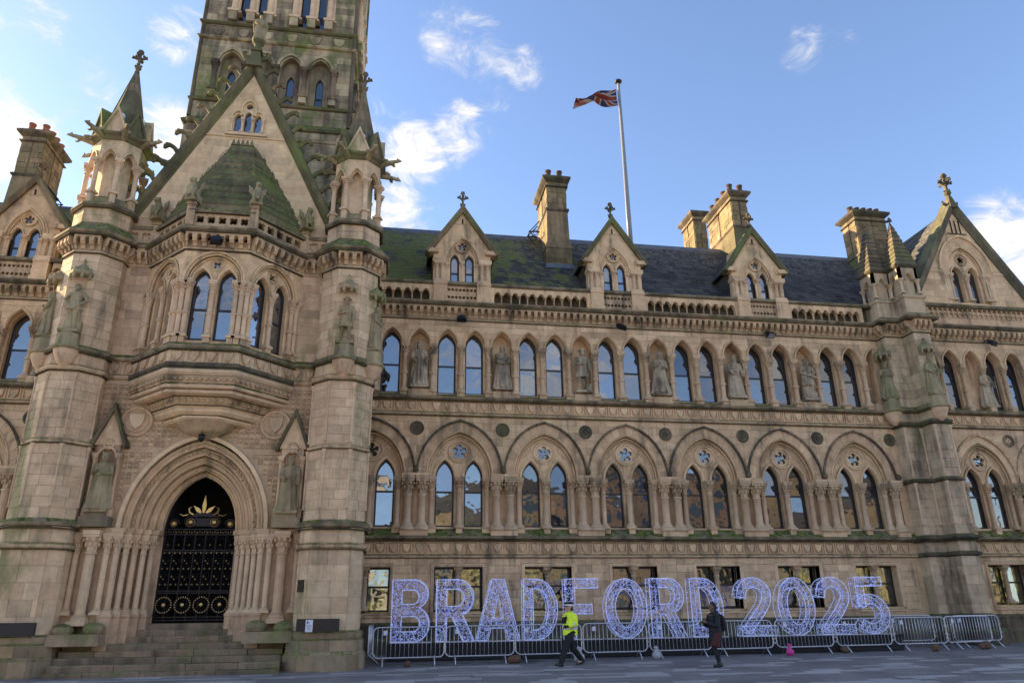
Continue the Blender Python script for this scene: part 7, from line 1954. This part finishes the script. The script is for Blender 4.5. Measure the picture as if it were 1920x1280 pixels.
sack(-1.0, -2.6, 'sack', 'brown sandbag behind the end barrier beside the turret plinth', .8, .3, 16)

# ------------------------------------------------------------------ people
SKIN_L = plain_mat('skin', (.5, .3, .22), .55, nz=.05); SKIN_D = plain_mat('dark_skin', (.16, .085, .055), .5, nz=.05)
HIVIS = plain_mat('hi_vis_yellow', (.78, .98, .04), .6, nz=.08, emit=(.6, .85, .02), es=.0); BAND = plain_mat('reflective_band', (.62, .6, .62), .4); BLACKC = plain_mat('black_cloth', (.012, .012, .016), .85); HAIRB = plain_mat('black_hair', (.01, .008, .007), .7)
NAVY = plain_mat('dark_padded_coat', (.01, .011, .02), .75); BURG = plain_mat('burgundy_shorts', (.07, .012, .014), .8); SHOE = plain_mat('black_shoe', (.01, .01, .012), .35); WSHOE = plain_mat('check_band', (.7, .7, .75), .5)
def person(x, y, rz, spec, label, sc):
    mw = TR(x, y, gz(y), rz) @ Matrix.Scale(sc, 4) @ Matrix.Scale(spec.get('wide', 1), 4, (1, 0, 0)) @ Matrix.Scale(spec.get('wide', 1), 4, (0, 1, 0))
    t = place(None, 'person', None, mw=mw, label=label, cat='person')
    J = spec
    b = M()
    b.ell((0, 0, .98), (.15, .105, .12), 14, 9); b.tube([(0, 0, .98), (0, -.01, 1.2), (0, 0, 1.4)], [.135, .135, .15], 14); b.ell((0, 0, 1.38), (.19, .1, .08), 14, 8)
    head(b, 0, -.03, 1.6, 1.0, J.get('look', 0))
    for s_ in ('l', 'r'):
        k = 1 if s_ == 'l' else -1
        hip, kn, an = Vector((k*.09, 0, .95)), Vector(J['kn'+s_]), Vector(J['an'+s_])
        b.tube([hip, (hip+kn)/2, kn, (kn*.6+an*.4), an], [.09, .08, .056, .058, .04], 12); b.tube([an+Vector((0, .05, -.02)), an+Vector((0, -.06, -.04)), an+Vector((0, -.16, -.05))], [.045, .042, .03], 9)
        sh, el, ha = Vector((k*.19, 0, 1.38)), Vector(J['el'+s_]), Vector(J['ha'+s_])
        b.tube([sh, (sh+el)/2, el, (el+ha)/2, ha], [.055, .05, .042, .038, .027], 10); hand(b, ha, ha-el, 1.0, -k)
    place(remesh(b, .013, J['skin'], 'body', 2), 'body', t, mw=mw)
    def cloth(fn, name, mat, vox=.016, it=3):
        c = M(); fn(c); place(remesh(c, vox, mat, name, it), name, t, mw=mw)
    def trousers(c):
        c.ell((0, 0, .96), (.165, .125, .13), 14, 9)
        for s_ in ('l', 'r'):
            k = 1 if s_ == 'l' else -1; hip, kn, an = Vector((k*.09, 0, .95)), Vector(J['kn'+s_]), Vector(J['an'+s_])
            c.tube([hip, (hip+kn)/2, kn, (kn*.5+an*.5), an+(kn-an)*-.02], J.get('trw', [.108, .1, .078, .082, .066]), 12)
            if J.get('folds'): 
                for q in (.2, .45, .7): p_ = kn*(1-q)+an*q; c.ell(p_, (.082, .08, .02), 10, 5)
    cloth(trousers, 'trousers', J['tr'])
    def shoes(c):
        for s_ in ('l', 'r'):
            an = Vector(J['an'+s_]); tl = J.get('toe'+s_, 0)
            c.tube([an+Vector((0, .06, -.045)), an+Vector((0, -.06, -.05+tl*.4)), an+Vector((0, -.19, -.055+tl))], [.05, .05, .036], 10); c.ell(an+Vector((0, .01, -.01)), (.055, .065, .07), 10, 7); c.tube([an, an+(Vector(J['kn'+s_])-an)*.2], [.056, .05], 10)
    cloth(shoes, 'shoes', SHOE, .013, 1)
    J['extra'](cloth, t, mw, J)
def cop_extra(cloth, t, mw, J):
    def jacket(c):
        c.tube([(0, .0, .84), (0, 0, 1.0), (0, 0, 1.2), (0, 0, 1.38)], [.2, .19, .195, .18], 16); c.ell((0, 0, 1.4), (.215, .135, .085), 14, 8); c.tube([(0, .01, 1.4), (0, .01, 1.5)], [.09, .075], 12)
        for s_ in ('l', 'r'):
            k = 1 if s_ == 'l' else -1; sh, el, ha = Vector((k*.19, 0, 1.38)), Vector(J['el'+s_]), Vector(J['ha'+s_])
            c.tube([sh, (sh+el)/2, el, (el+ha)/2, el+(ha-el)*.9], [.082, .078, .07, .066, .056], 12)
            for q in (.35, .6): p_ = el*(1-q)+ha*q; c.ell(p_, (.074, .074, .03), 10, 5)
        c.ell((0, -.02, .93), (.19, .15, .05), 14, 6)
    cloth(jacket, 'hi_vis_jacket', HIVIS)
    def bands(c):
        c.lathe([(.2, 1.0), (.206, 1.03), (.206, 1.07), (.2, 1.1)], n=20)
        for s_ in ('l', 'r'):
            el, ha = Vector(J['el'+s_]), Vector(J['ha'+s_]); c.tube([el+(ha-el)*.15, el+(ha-el)*.32], [.079, .078], 12)
    c = M(); bands(c); place(c.mesh('reflective_band', BAND), 'reflective_band', t, mw=mw)
    c = M(); c.box(-.07, .07, -.205, -.17, 1.16, 1.34); c.box(.06, .1, -.22, -.18, 1.25, 1.36); place(c.mesh('radio_vest', BLACKC), 'radio_vest', t, mw=mw)
    hd = J.get('look', 0)
    c = M().lathe([(.098, 1.645), (.102, 1.7)], 0, -.02, n=18); c.v = [(x*1.0, (y+.02)*1.12-.02, z) for x, y, z in c.v]; place(c.mesh('hat_band', WSHOE), 'hat_band', t, mw=mw)
    c = M().lathe([(.101, 1.698), (.125, 1.735), (.118, 1.755), (0, 1.765)], 0, -.02, n=18); c.prism([(-.085, 1.64), (.085, 1.64), (.07, 1.655), (-.07, 1.655)], -.19, -.09); c.v = [(x*1.0, (y+.02)*1.12-.02, z) for x, y, z in c.v]; place(c.mesh('peaked_cap', BLACKC), 'peaked_cap', t, mw=mw)
    c = M().ell((0, .035, 1.58), (.078, .075, .085), 12, 8); place(c.mesh('hair', HAIRB, True), 'hair', t, mw=mw)
    c = M()
    for s_ in ('l', 'r'):
        el, ha = Vector(J['el'+s_]), Vector(J['ha'+s_]); hand(c, ha, ha-el, 1.12, -1 if s_ == 'l' else 1); c.tube([el+(ha-el)*.88, ha], [.045, .04], 9)
    place(remesh(c, .012, BLACKC, 'gloves', 1), 'gloves', t, mw=mw)
person(4.64, -4.55, R(-62), dict(skin=SKIN_L, tr=BLACKC, look=-.15, knl=(.09, -.26, .53), anl=(.09, -.42, .1), knr=(-.09, .14, .5), anr=(-.09, .46, .14), toer=-.06, toel=.03,
       ell=(.25, -.02, 1.13), hal=(.2, -.26, 1.08), elr=(-.26, .16, 1.14), har=(-.25, .1, .9), folds=True, trw=[.115, .105, .085, .085, .07], wide=1.13, extra=cop_extra), 'policeman in a hi-vis yellow jacket and peaked cap striding past the barriers', 1.02)
def man_extra(cloth, t, mw, J):
    def coat(c):
        c.tube([(0, .0, .70), (0, 0, .9), (0, 0, 1.1), (0, 0, 1.38)], [.2, .19, .175, .165], 16); c.ell((0, 0, 1.4), (.215, .135, .085), 14, 8); c.ell((0, .06, 1.47), (.12, .1, .07), 12, 7)
        for z in (.78, .88, .98, 1.08, 1.18, 1.28): c.lathe([(.17, z-.035), (.196-.01*(z-.7), z), (.17, z+.035)], n=16)
        for s_ in ('l', 'r'):
            k = 1 if s_ == 'l' else -1; sh, el, ha = Vector((k*.19, 0, 1.38)), Vector(J['el'+s_]), Vector(J['ha'+s_])
            c.tube([sh, (sh+el)/2, el, (el+ha)/2, el+(ha-el)*.93], [.085, .08, .072, .066, .05], 12)
    cloth(coat, 'padded_coat', NAVY, .015, 1)
    def shorts(c):
        c.ell((0, 0, .9), (.165, .13, .1), 14, 8)
        for s_ in ('l', 'r'):
            k = 1 if s_ == 'l' else -1; hip, kn = Vector((k*.09, 0, .92)), Vector(J['kn'+s_]); c.tube([hip, hip*.1+kn*.9], [.125, .125], 14)
    cloth(shorts, 'shorts', BURG)
    def bag(c):
        c.ell((0, .25, 1.18), (.15, .1, .24), 14, 9); c.ell((0, .32, 1.08), (.11, .06, .13), 12, 8)
        for k in (-1, 1): c.tube([(k*.11, .18, 1.38), (k*.13, .02, 1.47), (k*.14, -.14, 1.36), (k*.15, -.13, 1.15), (k*.14, .15, 1.0)], .022, 6)
    cloth(bag, 'rucksack', BLACKC, .016, 1)
    c = M().ell((0, .01, 1.655), (.09, .105, .08), 14, 9); c.ell((0, .05, 1.6), (.085, .075, .08), 12, 8); c.ell((0, 0, 1.72), (.07, .08, .05), 10, 6); place(remesh(c, .012, HAIRB, 'hair', 1), 'hair', t, mw=mw)
    p_ = (Vector(J['hal'])+Vector(J['har']))/2+Vector((0, -.1, .03)); c = M().box(-.04, .04, -.008, .008, -.06, .09)
    place(c.mesh('phone', SHOE), 'phone', t, mw=mw @ Matrix.Translation(p_) @ Matrix.Rotation(-.9, 4, 'X'))
person(8.79, -5.64, R(-78), dict(skin=SKIN_D, tr=BLACKC, look=0.0, knl=(.08, -.12, .5), anl=(.07, -.02, .09), knr=(-.08, .0, .5), anr=(-.07, .12, .1), toer=-.03,
       ell=(.24, -.1, 1.1), hal=(.08, -.33, 1.2), elr=(-.24, -.1, 1.1), har=(-.06, -.33, 1.18), trw=[.09, .085, .06, .062, .045], extra=man_extra), 'man in a dark padded coat with a black rucksack walking and looking at his phone', 1.02)

# ------------------------------------------------------------------ buildings across the square, seen only in the window reflections
def far_block(x0, x1, y, h, mat, label, roof='flat'):
    b = empty('building', ((x0+x1)/2, y, -.5), label=label, cat='building')
    M().box(x0, x1, y-14, y, -.5, h).obj('wall', mat, b)
    if roof == 'hip': M().frus(x0-.5, x1+.5, y-14.5, y+.5, h+.002, h+4, 5, 6).obj('roof', SLATE, b)
    else: M().box(x0-.2, x1+.2, y-14.2, y+.2, h+.002, h+.7).obj('roof', LEAD, b)
    wn = M().box(-.7, .7, 0, .1, 0, 1.9).mesh('window', GLASS_DIM); fr = M().box(-.9, .9, -.0, .08, -.25, -.05).mesh('sill', mat)
    nx = int((x1-x0)/3.4); nz = int((h-1)/3.3)
    for i in range(nx):
        for j in range(nz):
            X = x0+(i+.7)*(x1-x0)/(nx+.4); Z = 1+j*3.3; place(wn, 'window', b, (X, y+.0, Z)); 
FM = [plain_mat('ochre_stone', (.26, .215, .14), .9, nz=.35, scale=.6), plain_mat('red_brick', (.2, .15, .11), .9, nz=.3, scale=.7), plain_mat('pale_render', (.5, .46, .4), .9, nz=.3, scale=.5)]
far_block(-62, -30, -84, 15, FM[0], 'ochre stone block across the square, reflected in the lower windows', 'hip'); far_block(-26, -2, -80, 19, FM[2], 'pale rendered block across the square with a flat roof'); far_block(1, 24, -82, 16, FM[0], 'golden stone office across the square with a hipped slate roof', 'hip')
far_block(26, 52, -84, 21, FM[1], 'tall red brick block across the square'); far_block(56, 92, -80, 17, FM[0], 'long ochre stone range at the far end of the square', 'hip'); far_block(98, 150, -60, 22, FM[1], 'brick block at the distant end of the square')

flush_stones({'stone': 290, 'slate': 290, 'paving_slab': 290, 'step_stone': 60})
